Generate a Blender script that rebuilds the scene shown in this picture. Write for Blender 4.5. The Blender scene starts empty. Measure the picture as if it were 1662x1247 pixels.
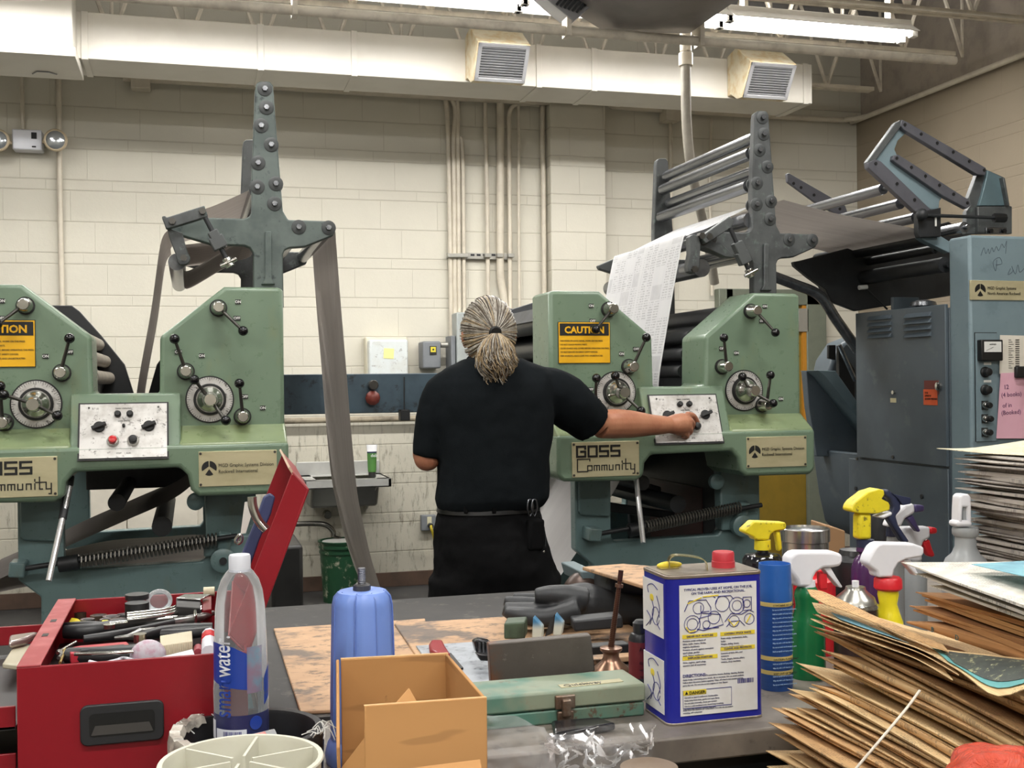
import bpy, bmesh, math, random
from mathutils import Vector, Matrix, Euler
random.seed(7)
scn = bpy.context.scene
COL = scn.collection
# ---------------------------------------------------------------- camera
IW, IH, FPX = 1662, 1247, 1850.0
YAW, PIT, ROL, CH = .275, -.0028, -.011, 1.43
FW = Vector((math.sin(YAW)*math.cos(PIT), math.cos(YAW)*math.cos(PIT), math.sin(PIT)))
R0 = Vector((math.cos(YAW), -math.sin(YAW), 0)); U0 = R0.cross(FW)
RT = math.cos(ROL)*R0 + math.sin(ROL)*U0
UP = -math.sin(ROL)*R0 + math.cos(ROL)*U0
CAM = Vector((0, 0, CH))
cd = bpy.data.cameras.new('camera'); cam = bpy.data.objects.new('camera', cd); COL.objects.link(cam)
cam.matrix_world = Matrix.Translation(CAM) @ Matrix((RT, UP, -FW)).transposed().to_4x4()
cd.sensor_width = 36; cd.lens = 36*FPX/IW; cd.clip_start = .05; cd.clip_end = 60
scn.camera = cam
# ---------------------------------------------------------------- world, exposure
w = bpy.data.worlds.new('world'); scn.world = w; w.use_nodes = True
w.node_tree.nodes['Background'].inputs[0].default_value = (.8, .85, .9, 1)
w.node_tree.nodes['Background'].inputs[1].default_value = .02
scn.view_settings.view_transform = 'Standard'; scn.view_settings.look = 'None'
scn.view_settings.gamma = 1; scn.view_settings.use_curve_mapping = False
scn.view_settings.exposure = 0.62
TUBE_W = 30.0          # watts of each fluorescent fixture
# rows of fluorescent fixtures: (x, y) of each fixture's middle; only the far row shows, the other rows are added unseen for their light
LAMPS = [(3.57, 5.95), (2.36, 5.95), (1.15, 5.95), (-.06, 5.95), (-1.27, 5.95), (-2.2, 3.0), (.2, 3.0), (2.6, 3.0), (-2.2, .2), (.2, .2), (2.6, .2), (-1.0, -2.4), (1.4, -2.4)]
LAMP_Z = 3.50
for lx, ly in LAMPS:
    ld = bpy.data.lights.new('tube_light', 'AREA'); ld.shape = 'RECTANGLE'; ld.size = 1.15; ld.size_y = .12
    ld.energy = TUBE_W*(.66 if ly > 5 else .66 if ly > 2 else .8); ld.color = (1, .98, .95)
    lo = bpy.data.objects.new('tube_light', ld); COL.objects.link(lo); lo.location = (lx, ly, LAMP_Z-.055)
    lu = ld.copy(); lu.energy = ld.energy*(.48 if ly > 4 else 1.1 if ly > 2 else .6); lu.size_y = .05; l2 = bpy.data.objects.new('tube_fill_light', lu); COL.objects.link(l2); l2.location = (lx, ly, LAMP_Z+.066); l2.rotation_euler = (math.pi if not 2 < ly < 4 else math.radians(110), 0, 0)  # added fill lamp brightens the ceiling; the bench row's faces the duct
# ---------------------------------------------------------------- helpers
def P(px, py, X=None, Y=None, Z=None, D=None):
    "the world point seen at a photo pixel, at a known distance (a plane of the place)"
    d = FW + RT*((px-IW/2)/FPX) - UP*((py-IH/2)/FPX)
    t = D if D is not None else X/d.x if X is not None else Y/d.y if Y is not None else (Z-CH)/d.z
    return CAM + d*t
def s2l(c): c /= 255.0; return c/12.92 if c <= .04045 else ((c+.055)/1.055)**2.4
def S(r, g, b): return (s2l(r), s2l(g), s2l(b), 1)
class N:
    "tiny node maths"
    def __init__(s, t, k): s.t, s.k = t, k
    def _o(s, op, a, b=None, c=None):
        n = s.t.nodes.new('ShaderNodeMath'); n.operation = op
        for i, v in enumerate((a, b, c)):
            if v is None: continue
            if isinstance(v, N): s.t.links.new(v.k, n.inputs[i])
            else: n.inputs[i].default_value = v
        return N(s.t, n.outputs[0])
    def __add__(s, o): return s._o('ADD', s, o)
    def __sub__(s, o): return s._o('SUBTRACT', s, o)
    def __rsub__(s, o): return s._o('SUBTRACT', o, s)
    def __mul__(s, o): return s._o('MULTIPLY', s, o)
    def __truediv__(s, o): return s._o('DIVIDE', s, o)
    def fract(s): return s._o('FRACT', s)
    def floor(s): return s._o('FLOOR', s)
    def abs(s): return s._o('ABSOLUTE', s)
    def sin(s): return s._o('SINE', s)
    def gt(s, v): return s._o('GREATER_THAN', s, v)
    def lt(s, v): return s._o('LESS_THAN', s, v)
    def mn(s, v): return s._o('MINIMUM', s, v)
    def mx(s, v): return s._o('MAXIMUM', s, v)
    def step(s, a, b):
        n = s.t.nodes.new('ShaderNodeMapRange'); n.interpolation_type = 'SMOOTHSTEP'
        s.t.links.new(s.k, n.inputs['Value']); n.inputs['From Min'].default_value = a; n.inputs['From Max'].default_value = b
        return N(s.t, n.outputs[0])
class MT:
    "material under construction"
    def __init__(s, name):
        s.m = bpy.data.materials.new(name); s.m.use_nodes = True; s.t = s.m.node_tree
        s.b = s.t.nodes['Principled BSDF']; s.tc = s.t.nodes.new('ShaderNodeTexCoord')
    def xyz(s, src='Object'):
        n = s.t.nodes.new('ShaderNodeSeparateXYZ'); s.t.links.new(s.tc.outputs[src], n.inputs[0])
        return [N(s.t, o) for o in n.outputs]
    def noise(s, sc, det=3, rough=.55, stretch=None, src='Object', dist=0):
        n = s.t.nodes.new('ShaderNodeTexNoise'); n.inputs['Scale'].default_value = sc; n.inputs['Detail'].default_value = det
        n.inputs['Roughness'].default_value = rough; n.inputs['Distortion'].default_value = dist
        if stretch:
            mp = s.t.nodes.new('ShaderNodeMapping'); mp.inputs['Scale'].default_value = stretch
            s.t.links.new(s.tc.outputs[src], mp.inputs[0]); s.t.links.new(mp.outputs[0], n.inputs['Vector'])
        else: s.t.links.new(s.tc.outputs[src], n.inputs['Vector'])
        return N(s.t, n.outputs[0])
    def voro(s, sc, stretch=None):
        n = s.t.nodes.new('ShaderNodeTexVoronoi'); n.inputs['Scale'].default_value = sc
        mp = s.t.nodes.new('ShaderNodeMapping'); mp.inputs['Scale'].default_value = stretch or (1, 1, 1)
        s.t.links.new(s.tc.outputs['Object'], mp.inputs[0]); s.t.links.new(mp.outputs[0], n.inputs['Vector'])
        return N(s.t, n.outputs[0])
    def mix(s, f, a, b):
        n = s.t.nodes.new('ShaderNodeMix'); n.data_type = 'RGBA'
        def put(i, v):
            if isinstance(v, N): s.t.links.new(v.k, n.inputs[i])
            elif hasattr(v, 'links'): s.t.links.new(v, n.inputs[i])
            else: n.inputs[i].default_value = v
        put(0, f); put(6, a); put(7, b)
        return n.outputs[2]
    def col(s, c):
        if hasattr(c, 'links'): s.t.links.new(c, s.b.inputs['Base Color'])
        else: s.b.inputs['Base Color'].default_value = c
    def bump(s, h, st=.3, d=.002):
        n = s.t.nodes.new('ShaderNodeBump'); n.inputs['Strength'].default_value = st; n.inputs['Distance'].default_value = d
        s.t.links.new(h.k, n.inputs['Height']); s.t.links.new(n.outputs[0], s.b.inputs['Normal'])
    def set(s, **k):
        for a, v in k.items():
            i = s.b.inputs[a.replace('_', ' ')]
            if isinstance(v, N): s.t.links.new(v.k, i)
            else: i.default_value = v
        return s
MATS = {}
def M(name, c, rough=.5, metal=0, c2=None, var=.5, sc=9, bump=0, bsc=80, stretch=None, lo=.4, hi=.7, c3=None, **kw):
    "plain procedural material: base colour with optional patches of a second and third colour, optional bump"
    if name in MATS: return MATS[name]
    k = MT(name); k.set(Roughness=rough, Metallic=metal)
    out = c
    if c2 is None: c2 = tuple(v*.86 for v in c[:3])+(1,)
    out = k.mix(k.noise(sc, 4, .6, stretch).step(lo, hi)*var, c, c2)
    if c3: out = k.mix(k.noise(sc*3.1, 5, .7, stretch).step(.56, .68), out, c3)
    k.col(out)
    if bump: k.bump(k.noise(bsc, 3, .6, stretch), bump)
    for a, v in kw.items(): k.b.inputs[a.replace('_', ' ')].default_value = v
    MATS[name] = k.m
    return k.m
def glass(name, c, rough=.05, ior=1.45, thin=.75):
    "clear thin plastic or glass: part transparent, part glossy"
    if name in MATS: return MATS[name]
    m = bpy.data.materials.new(name); m.use_nodes = True; t = m.node_tree; t.nodes.clear()
    o = t.nodes.new('ShaderNodeOutputMaterial'); tr = t.nodes.new('ShaderNodeBsdfTransparent'); tr.inputs[0].default_value = c
    g = t.nodes.new('ShaderNodeBsdfPrincipled'); g.inputs['Base Color'].default_value = c; g.inputs['Roughness'].default_value = rough
    fr = t.nodes.new('ShaderNodeFresnel'); fr.inputs[0].default_value = ior
    ma = t.nodes.new('ShaderNodeMath'); ma.operation = 'MULTIPLY_ADD'; ma.inputs[1].default_value = 1.0; ma.inputs[2].default_value = 1-thin; ma.use_clamp = True
    mx = t.nodes.new('ShaderNodeMixShader'); t.links.new(fr.outputs[0], ma.inputs[0]); t.links.new(ma.outputs[0], mx.inputs[0])
    t.links.new(tr.outputs[0], mx.inputs[1]); t.links.new(g.outputs[0], mx.inputs[2]); t.links.new(mx.outputs[0], o.inputs[0])
    MATS[name] = m
    return m
def emit(name, c, s):
    m = bpy.data.materials.new(name); m.use_nodes = True; b = m.node_tree.nodes['Principled BSDF']
    b.inputs['Base Color'].default_value = (1, 1, 1, 1); b.inputs['Emission Color'].default_value = c; b.inputs['Emission Strength'].default_value = s
    return m
def V(*a): return Vector(a if len(a) > 1 else a[0])
class MB:
    def __init__(s): s.bm = bmesh.new()
    def face(s, pts):
        try: return s.bm.faces.new([s.bm.verts.new(p) for p in pts])
        except ValueError: return None
    def hexa(s, p):
        "8 corners: bottom ring of 4, top ring of 4"
        v = [s.bm.verts.new(q) for q in p]
        for f in ((3, 2, 1, 0), (4, 5, 6, 7), (0, 1, 5, 4), (1, 2, 6, 5), (2, 3, 7, 6), (3, 0, 4, 7)): s.bm.faces.new([v[i] for i in f])
        return s
    def box(s, x0, x1, y0, y1, z0, z1):
        return s.hexa([(x0, y0, z0), (x1, y0, z0), (x1, y1, z0), (x0, y1, z0), (x0, y0, z1), (x1, y0, z1), (x1, y1, z1), (x0, y1, z1)])
    def obox(s, c, sx, sy, sz, rot=(0, 0, 0)):
        m = Euler(rot).to_matrix(); c = V(c)
        return s.hexa([c + m @ V(a*sx/2, b*sy/2, d*sz/2) for d in (-1, 1) for a, b in ((-1, -1), (1, -1), (1, 1), (-1, 1))])
    def bar(s, a, b, wd, ht, up=(0, 0, 1)):
        "rectangular bar from a to b"
        a, b = V(a), V(b); d = (b-a).normalized(); u = V(up); sd = d.cross(u).normalized()*wd/2; u = sd.cross(d).normalized()*ht/2
        return s.hexa([a-sd-u, b-sd-u, b+sd-u, a+sd-u, a-sd+u, b-sd+u, b+sd+u, a+sd+u])
    def ring(s, c, ax, r, n, ph=0):
        ax = V(ax).normalized(); u = ax.orthogonal().normalized() if abs(ax.z) > .9 or abs(ax.z) < .001 and False else (V(0, 0, 1).cross(ax)).normalized() if abs(ax.z) < .99 else V(1, 0, 0)
        u = (u-ax*u.dot(ax)).normalized(); v = ax.cross(u)
        return [s.bm.verts.new(V(c)+(u*math.cos(ph+6.28318*i/n)+v*math.sin(ph+6.28318*i/n))*r) for i in range(n)]
    def loft(s, rings, cap=True, closed=False):
        n = len(rings[0])
        pr = list(zip(rings, rings[1:])) + ([(rings[-1], rings[0])] if closed else [])
        for a, b in pr:
            for i in range(n):
                try: s.bm.faces.new((a[i], a[(i+1) % n], b[(i+1) % n], b[i]))
                except ValueError: pass
        if cap and not closed: s.bm.faces.new(rings[0][::-1]); s.bm.faces.new(rings[-1])
        return s
    def cyl(s, a, b, r, r2=None, n=20):
        a, b = V(a), V(b); r2 = r if r2 is None else r2
        return s.loft([s.ring(a, b-a, r, n), s.ring(b, b-a, r2, n)])
    def lathe(s, prof, o=(0, 0, 0), ax=(0, 0, 1), n=28, cap=True):
        "prof: (radius, height along ax)"
        o = V(o); ax = V(ax).normalized()
        return s.loft([s.ring(o+ax*h, ax, max(r, 1e-5), n) for r, h in prof], cap)
    def tube(s, pts, r, n=8, closed=False, sub=0):
        pts = [V(p) for p in pts]
        if sub: pts = smooth(pts, sub, closed)
        m = len(pts); rr = r if isinstance(r, (list, tuple)) else [r]*m
        if len(rr) != m: rr = [rr[min(len(rr)-1, int(i*(len(rr)-1)/(m-1)))]*(1-(i*(len(rr)-1)/(m-1)) % 1) + rr[min(len(rr)-1, int(i*(len(rr)-1)/(m-1))+1)]*((i*(len(rr)-1)/(m-1)) % 1) for i in range(m)]
        rings = []; u = None
        for i, p in enumerate(pts):
            if closed: d = pts[(i+1) % m]-pts[i-1]
            else: d = pts[min(i+1, m-1)]-pts[max(i-1, 0)]
            d.normalize()
            if u is None: u = d.orthogonal().normalized()
            u = (u-d*u.dot(d)).normalized(); v = d.cross(u)
            rings.append([s.bm.verts.new(p+(u*math.cos(6.28318*k/n)+v*math.sin(6.28318*k/n))*rr[i]) for k in range(n)])
        return s.loft(rings, True, closed)
    def prism(s, pts, ext):
        "closed planar outline (3D points) pushed along ext"
        a = [s.bm.verts.new(p) for p in pts]; e = V(ext); b = [s.bm.verts.new(V(p)+e) for p in pts]; n = len(a)
        s.bm.faces.new(a[::-1]); s.bm.faces.new(b)
        for i in range(n): s.bm.faces.new((a[i], a[(i+1) % n], b[(i+1) % n], b[i]))
        return s
    def xz(s, pts, y0, y1): return s.prism([(x, y0, z) for x, z in pts], (0, y1-y0, 0))
    def yz(s, pts, x0, x1): return s.prism([(x0, y, z) for y, z in pts], (x1-x0, 0, 0))
    def xy(s, pts, z0, z1): return s.prism([(x, y, z0) for x, y in pts], (0, 0, z1-z0))
    def sph(s, c, r, n=16, m=10):
        rx, ry, rz = r if isinstance(r, (tuple, list)) else (r, r, r); c = V(c); rings = []
        for j in range(m+1):
            t = math.pi*(j/m)*.998+.003; rings.append([s.bm.verts.new(c+V(rx*math.sin(t)*math.cos(6.28318*i/n), ry*math.sin(t)*math.sin(6.28318*i/n), -rz*math.cos(t))) for i in range(n)])
        return s.loft(rings)
    def sheet(s, rows, th=0):
        "grid of points; optional thickness along local normal"
        g = [[s.bm.verts.new(p) for p in r] for r in rows]
        fs = []
        for a, b in zip(g, g[1:]):
            for i in range(len(a)-1):
                try: fs.append(s.bm.faces.new((a[i], a[i+1], b[i+1], b[i])))
                except ValueError: pass
        if th:
            s.bm.normal_update()
            bmesh.ops.solidify(s.bm, geom=fs, thickness=th)
        return s
    def build(s, name, mat, parent=None, bev=0, ang=38, seg=2, sm=True, **props):
        bmesh.ops.recalc_face_normals(s.bm, faces=s.bm.faces)
        me = bpy.data.meshes.new(name)
        off = parent_loc(parent) if parent else None
        if off is None:
            lo = Vector((1e9,)*3); hi = -lo
            for v in s.bm.verts:
                for i in range(3): lo[i] = min(lo[i], v.co[i]); hi[i] = max(hi[i], v.co[i])
            off = V((lo.x+hi.x)/2, (lo.y+hi.y)/2, lo.z)
            if not parent: off = off
        bmesh.ops.translate(s.bm, verts=s.bm.verts, vec=-off)
        s.bm.to_mesh(me); s.bm.free()
        me.materials.append(mat)
        if sm:
            me.polygons.foreach_set('use_smooth', [True]*len(me.polygons)); me.set_sharp_from_angle(angle=math.radians(ang))
        o = bpy.data.objects.new(name, me); COL.objects.link(o)
        if parent: o.parent = parent
        else: o.location = off
        if bev:
            m = o.modifiers.new('bevel', 'BEVEL'); m.width = bev; m.segments = seg; m.limit_method = 'ANGLE'; m.angle_limit = math.radians(40); m.harden_normals = False
        for k, v in props.items(): o[k] = v
        return o
def parent_loc(o):
    v = V(0, 0, 0)
    while o: v = v+o.location; o = o.parent
    return v
def smooth(pts, k, closed=False):
    "Catmull-Rom through pts"
    pts = [V(p) for p in pts]; n = len(pts); out = []
    for i in range(n if closed else n-1):
        g = (lambda j: pts[j % n]) if closed else (lambda j: pts[max(0, min(n-1, j))])
        a, b, c, d = g(i-1), g(i), g(i+1), g(i+2)
        for q in range(k):
            t = q/k; out.append(.5*((2*b)+(c-a)*t+(2*a-5*b+4*c-d)*t*t+(3*b-a-3*c+d)*t**3))
    if not closed: out.append(pts[-1])
    return out
def thing(name, label, cat, loc, group=None):
    o = bpy.data.objects.new(name, None); COL.objects.link(o); o.location = loc; o.empty_display_size = .05
    o['label'] = label; o['category'] = cat
    if group: o['group'] = group
    return o
def tag(o, label, cat, group=None):
    o['label'] = label; o['category'] = cat
    if group: o['group'] = group
    return o
def struct(o): o['kind'] = 'structure'; return o
def copy_tree(o, parent=None):
    c = o.copy(); COL.objects.link(c); c.parent = parent
    for ch in list(o.children): copy_tree(ch, c)
    return c
def text(s, size, at, xd, yd, mat, parent, name='lettering', align='LEFT', sx=1, bold=0, line=1.0, lift=.0006, valign='TOP_BASELINE'):
    "flat lettering lying on a surface: at = start point, xd = reading direction, yd = up"
    cu = bpy.data.curves.new(name, 'FONT'); cu.body = s; cu.size = size; cu.align_x = align; cu.align_y = valign; cu.space_line = line; cu.offset = bold; cu.extrude = .0003
    cu.resolution_u = 2
    to = bpy.data.objects.new(name, cu); me = bpy.data.meshes.new_from_object(to); bpy.data.objects.remove(to)
    xd = V(xd).normalized(); yd = V(yd); yd = (yd-xd*yd.dot(xd)).normalized(); zd = xd.cross(yd)
    m = Matrix((xd*sx, yd, zd)).transposed(); off = parent_loc(parent) if parent else V(0, 0, 0)
    for v in me.vertices: v.co = m @ v.co + V(at) + zd*lift - off
    me.materials.clear(); me.materials.append(mat)
    o = bpy.data.objects.new(name, me); COL.objects.link(o); o.parent = parent
    return o
# ================================================================ THE ROOM
XR, YB, XL, YF, ZC = 5.07, 7.9, -4.2, -4.0, 4.15
def wall_mat(name, base, grime):
    k = MT(name); x, y, z = k.xyz('Object')
    # object origin is the wall's lower middle: pattern of two full courses, a thin one, a full one, a thin one
    t = ((z-.042)/.75+4).fract()*.75
    j = t.abs()
    idx = N(k.t, (t*0).k)
    for e in (.203, .406, .475, .678, .75): j = j.mn((t-e).abs()); idx = idx+t.gt(e)
    u = (x+y)
    off = ((idx*.37).fract())*.4+((z-.042)/.75+4).floor()*.117
    v = ((u+off)/.405+40).fract()*.405
    vj = v.mn((v-.405).abs())
    wob = k.noise(14, 3)*.003
    joint = (j-wob+.001).mn(vj*1.5-wob+.003)
    g = joint.step(.0005, .006)
    rough = k.noise(55, 4, .7)
    blot = k.noise(2.2, 4, .6).step(.35, .75)
    c = k.mix(blot*.5, base, tuple(q*.9 for q in base[:3])+(1,))
    c = k.mix((1-g)*.30, c, S(132, 120, 100))
    if grime:
        st = k.noise(9, 5, .75, (3.5, 3.5, .8)).step(.5, .72); low = 1-z.step(.85, 1.35); sink = 1-(x-grime).abs().step(.5, 1.0); c = k.mix(st*low*.75, c, S(70, 62, 50)); c = k.mix(low*.28, c, S(110, 105, 80))
    k.col(c); k.set(Roughness=.72)
    k.bump(g*1.2+rough*.4, .45, .005)
    return k.m
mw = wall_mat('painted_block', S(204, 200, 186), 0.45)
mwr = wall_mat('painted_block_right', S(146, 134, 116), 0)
def setting(name, mb, mat, **k): return struct(mb.build(name, mat, None, **k))
mfloor = M('dark_floor', S(58, 58, 58), .55, c2=S(40, 39, 38), var=.8, sc=3, c3=S(72, 71, 68), bump=.2, bsc=40)
setting('floor', MB().box(XL, XR+.2, YF, YB+.2, -.1, 0), mfloor)
setting('wall_back', MB().box(XL, XR+.2, YB, YB+.2, 0, ZC+.1), mw)
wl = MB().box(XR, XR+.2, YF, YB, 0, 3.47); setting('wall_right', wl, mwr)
mplas = M('grey_upper_wall', S(172, 162, 150), .8, c2=S(140, 132, 125), bump=.3, bsc=20)
setting('wall_right_upper', MB().box(XR+.04, XR+.2, YF, YB, 3.47, ZC+.1), mplas)
setting('wall_left', MB().box(XL-.2, XL, YF, YB+.2, 0, ZC+.1), mw)
setting('wall_front', MB().box(XL, XR+.2, YF-.2, YF, 0, ZC+.1), mw)
# corrugated roof deck
d = MB(); pts = []
x = XL
while x < XR+.2: pts += [(x, 0), (x+.05, 0), (x+.075, .04), (x+.125, .04), (x+.15, 0)]; x += .15
top = [(p[0], ZC+p[1]) for p in pts]
for yy in (0,):
    y0 = YF
    d2 = []
    row0 = [(YF, z) for z in (0,)]
deck = MB(); ys = []
y = YF
while y < YB+.2:
    ys += [(y, ZC), (y+.05, ZC), (y+.075, ZC+.04), (y+.125, ZC+.04)]; y += .15
deck.sheet([[(XL, a, b), (XR+.2, a, b)] for a, b in ys])
mdeck = M('roof_deck', S(150, 148, 146), .6, c2=S(110, 110, 112), var=.6)
setting('ceiling', deck, mdeck, ang=20)
setting('baseboard_back', MB().box(XL, XR, YB-.012, YB, 0, .102), M('brown_rubber', S(88, 68, 56), .5, c2=S(60, 50, 42)), bev=.003)
# pilaster of the same blocks
setting('wall_pilaster', MB().box(2.50, 2.92, 7.78, YB, 0, 3.5), mw, bev=.008)
# bar joists along X
mj = M('painted_steel', S(216, 208, 192), .55, c2=S(150, 142, 132), var=.5)
def joist(y, z0, x1=XR-.05, x0=XL+.05):
    b = MB(); h = ZC-z0-.03
    for dy in (-.022, .022): b.box(x0, x1-.25, y+dy-.018, y+dy+.018, z0-.004, z0+.022)
    b.box(x0, x1, y-.045, y+.045, ZC-.045, ZC-.012)
    x = x0+.2; up = True; p = V(x, y, z0+.01)
    n = 0
    while x < x1-.3:
        q = V(x+.22, y, (ZC-.03) if up else z0+.01); b.tube([p, q], .013, 6); p = q; x += .22; up = not up; n += 1
        if n % 4 == 0: b.tube([V(x, y, z0), V(x, y, ZC-.03)], .011, 6)
    return b
for y, z0 in ((4.4, 3.5), (5.05, 3.54), (5.66, 3.52), (6.33, 3.5), (7.24, 3.5), (3.3, 3.5), (2.2, 3.5), (1.1, 3.5), (0, 3.5), (-1.2, 3.5), (-2.4, 3.5)):
    o = joist(y, z0).build('trim_1', mj); o['kind'] = 'structure'
# ---------------------------------------------------------------- duct
md = M('duct_paint', S(206, 202, 192), .45, c2=S(192, 187, 177), var=.5, sc=3, bump=.05, bsc=5)
t = thing('air_duct', 'long cream painted rectangular air duct hanging below the ceiling joists', 'air duct', (1.7, 6.9, 3.25))
XD0, XD1 = -4.1, 4.0
b = MB().box(XD0, XD1, 6.75, 7.12, 3.25, 3.51); b.build('duct_body', md, t, bev=.004)
for x in (-.545, P(423, 60, Y=6.74).x, P(575, 60, Y=6.74).x, P(875, 90, Y=6.74).x, P(965, 100, Y=6.74).x, 3.95):
    fl = MB()
    x0, x1 = x-.018, x+.018
    for y0, y1, z0, z1 in ((6.742, 6.75, 3.246, 3.514), (6.742, 7.125, 3.244, 3.25)): fl.box(x0, x1, y0, y1, z0, z1)
    fl.build('seam', md, t, bev=.002)
# diffusers: louvred boxes
mlv = M('louver_grey', S(150, 150, 152), .4, .3); mdk = M('duct_dark', S(40, 42, 44), .8)
mrust = M('stained_cream', S(216, 206, 180), .55, c2=S(196, 168, 116), var=.8, sc=18, bump=.1)
def diffuser(xc, lab):
    t = thing('air_diffuser', lab, 'air vent', (xc, 6.65, 3.25), 'louvred outlets on the duct')
    w_ = .125
    p = [(6.748, 3.52), (6.62, 3.545), (6.425, 3.405), (6.555, 3.21), (6.62, 3.215), (6.70, 3.262), (6.748, 3.262)]
    MB().yz(p, xc-w_*1.28, xc+w_*1.28).build('hood', mrust if lab[0] != 'x' else md, t, bev=.004)
    a, c = V(0, 6.422, 3.400), V(0, 6.550, 3.212); nrm = V(0, -(a.z-c.z), -(a.y-c.y)*-1); dd = (c-a); nn = V(0, -dd.z*-1, dd.y*1).normalized()
    nn = V(0, dd.z, -dd.y).normalized()
    fr = MB(); W = w_*1.24
    for s, e, wd in ((.0, .09, W), (.91, 1., W)):
        fr.hexa([V(xc-W, 0, 0)+a+dd*e, V(xc+W, 0, 0)+a+dd*e, V(xc+W, 0, 0)+a+dd*s, V(xc-W, 0, 0)+a+dd*s] + [V(xc-W, 0, 0)+a+dd*e+nn*.012, V(xc+W, 0, 0)+a+dd*e+nn*.012, V(xc+W, 0, 0)+a+dd*s+nn*.012, V(xc-W, 0, 0)+a+dd*s+nn*.012])
    for q in (-1, 1):
        x0, x1 = xc+q*W, xc+q*(W-.022)
        fr.hexa([V(x0, 0, 0)+a+dd, V(x1, 0, 0)+a+dd, V(x1, 0, 0)+a, V(x0, 0, 0)+a] + [V(x0, 0, 0)+a+dd+nn*.012, V(x1, 0, 0)+a+dd+nn*.012, V(x1, 0, 0)+a+nn*.012, V(x0, 0, 0)+a+nn*.012])
    fr.build('frame', mlv, t, bev=.002)
    MB().hexa([V(xc-W+.02, 0, 0)+a+dd*.9, V(xc+W-.02, 0, 0)+a+dd*.9, V(xc+W-.02, 0, 0)+a+dd*.1, V(xc-W+.02, 0, 0)+a+dd*.1] + [q+nn*.001 for q in (V(xc-W+.02, 0, 0)+a+dd*.9, V(xc+W-.02, 0, 0)+a+dd*.9, V(xc+W-.02, 0, 0)+a+dd*.1, V(xc-W+.02, 0, 0)+a+dd*.1)]).build('grille_back', mdk, t)
    for i in range(12):
        q = a+dd*(.12+.76*i/11); MB().bar(V(xc-W+.022, 0, 0)+q+nn*.005, V(xc+W-.022, 0, 0)+q+nn*.005, .0025, .012, up=(0, -.9, .45)).build('slat', mlv, t)
diffuser(1.79, 'cream duct outlet with grey louvres, nearer the middle of the duct')
diffuser(3.54, 'yellow-stained duct outlet with grey louvres at the right end of the duct')
# box on the duct, far left
t = thing('duct_branch_box', 'cream sheet metal box stepping down from the duct above the emergency light', 'duct box', (-.79, 6.6, 3.18))
MB().box(-1.02, -.585, 6.5, 6.748, 3.22, 3.8).build('box_body', md, t, bev=.004)
MB().box(-1.04, -.57, 6.48, 6.98, 3.185, 3.235).build('box_lip', md, t, bev=.004)
b = MB(); b.tube([P(53, 120, Z=3.183), P(60, 116, Z=3.18), P(78, 117, Z=3.18), P(92, 121, Z=3.183)], .004, 6); b.build('handle', mlv, t)
# ---------------------------------------------------------------- fluorescent fixtures
mtube = emit('tube_glow', (1, .98, .95, 1), 15); mfix = M('fixture_white', S(232, 230, 225), .35)
protof = None
for i, (lx, ly) in enumerate(LAMPS):
    if protof is None:
        hl = .60
        L = thing('fluorescent_fixture', 'x', 'ceiling light', (lx, ly, LAMP_Z), 'strip lights under the roof joists')
        MB().xz([(lx-hl, LAMP_Z), (lx+hl, LAMP_Z), (lx+hl, LAMP_Z+.06), (lx-hl, LAMP_Z+.06)], ly-.05, ly+.05).build('housing', mfix, L, bev=.006)
        MB().yz([(ly-.13, LAMP_Z-.028), (ly-.05, LAMP_Z+.03), (ly+.05, LAMP_Z+.03), (ly+.13, LAMP_Z-.028), (ly+.125, LAMP_Z-.03), (ly+.045, LAMP_Z+.02), (ly-.045, LAMP_Z+.02), (ly-.125, LAMP_Z-.03)], lx-hl, lx+hl).build('reflector', mfix, L)
        for q in (-.06, .06):
            MB().cyl((lx-hl+.03, ly+q, LAMP_Z-.024), (lx+hl-.03, ly+q, LAMP_Z-.024), .0185).build('tube', mtube, L)
            for e in (-1, 1): MB().box(lx+e*hl-.02, lx+e*hl+.02, ly+q-.022, ly+q+.022, LAMP_Z-.05, LAMP_Z).build('socket', mfix, L, bev=.004)
        for e in (-.8, .8): MB().box(lx+e*hl-.012, lx+e*hl+.012, ly-.03, ly+.03, LAMP_Z+.058, ZC-.02).build('hanger', mj, L)
        if i == 0: protof = L
        if i == 0: L['label'] = 'lit white strip light under the joists on the right'
    else:
        L = copy_tree(protof); L.location = (lx, ly, LAMP_Z); L['label'] = 'lit strip light %s' % ['half hidden behind the grey heater', 'glaring at the top edge left of the heater', 'above the left tower, out of the picture', 'above the left press, out of the picture', 'added unseen over the bench, leftmost of its row', 'added unseen over the bench, middle of its row', 'added unseen over the bench, rightmost of its row', 'added unseen over the camera, leftmost of its row', 'added unseen over the camera, middle of its row', 'added unseen over the camera, rightmost of its row', 'added unseen by the front wall, left one', 'added unseen by the front wall, right one'][i-1]
# grey hanging heater
mh = M('heater_grey', S(122, 116, 112), .6, c2=S(100, 96, 94), var=.6, sc=4)
t = thing('unit_heater', 'big grey heater casing hanging from the ceiling between the two strip lights', 'heater', (2.1, 4.7, 3.33))
o0 = [P(a, c, Y=5.5) for a, c in ((900, -60), (905, 6), (985, 55), (1118, 55), (1138, 40), (1142, 0), (1142, -70))]
MB().prism(o0, (0, -.8, 0)).build('casing', mh, t, bev=.01)
b = MB().prism([P(x, y, Y=5.35) for x, y in ((868, -20), (896, 6), (932, 34), (960, 10), (985, -30))], (0, .12, 0)); b.build('outlet', mlv, t, bev=.004)
for i in range(10):
    a = P(903+i*6.5, 8+i*2.4 if i < 5 else 20-(i-5)*5, Y=5.34); MB().bar(a, a+V(.06, 0, .075), .012, .004, (0, 1, 0)).build('louver', mdk, t)
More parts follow.
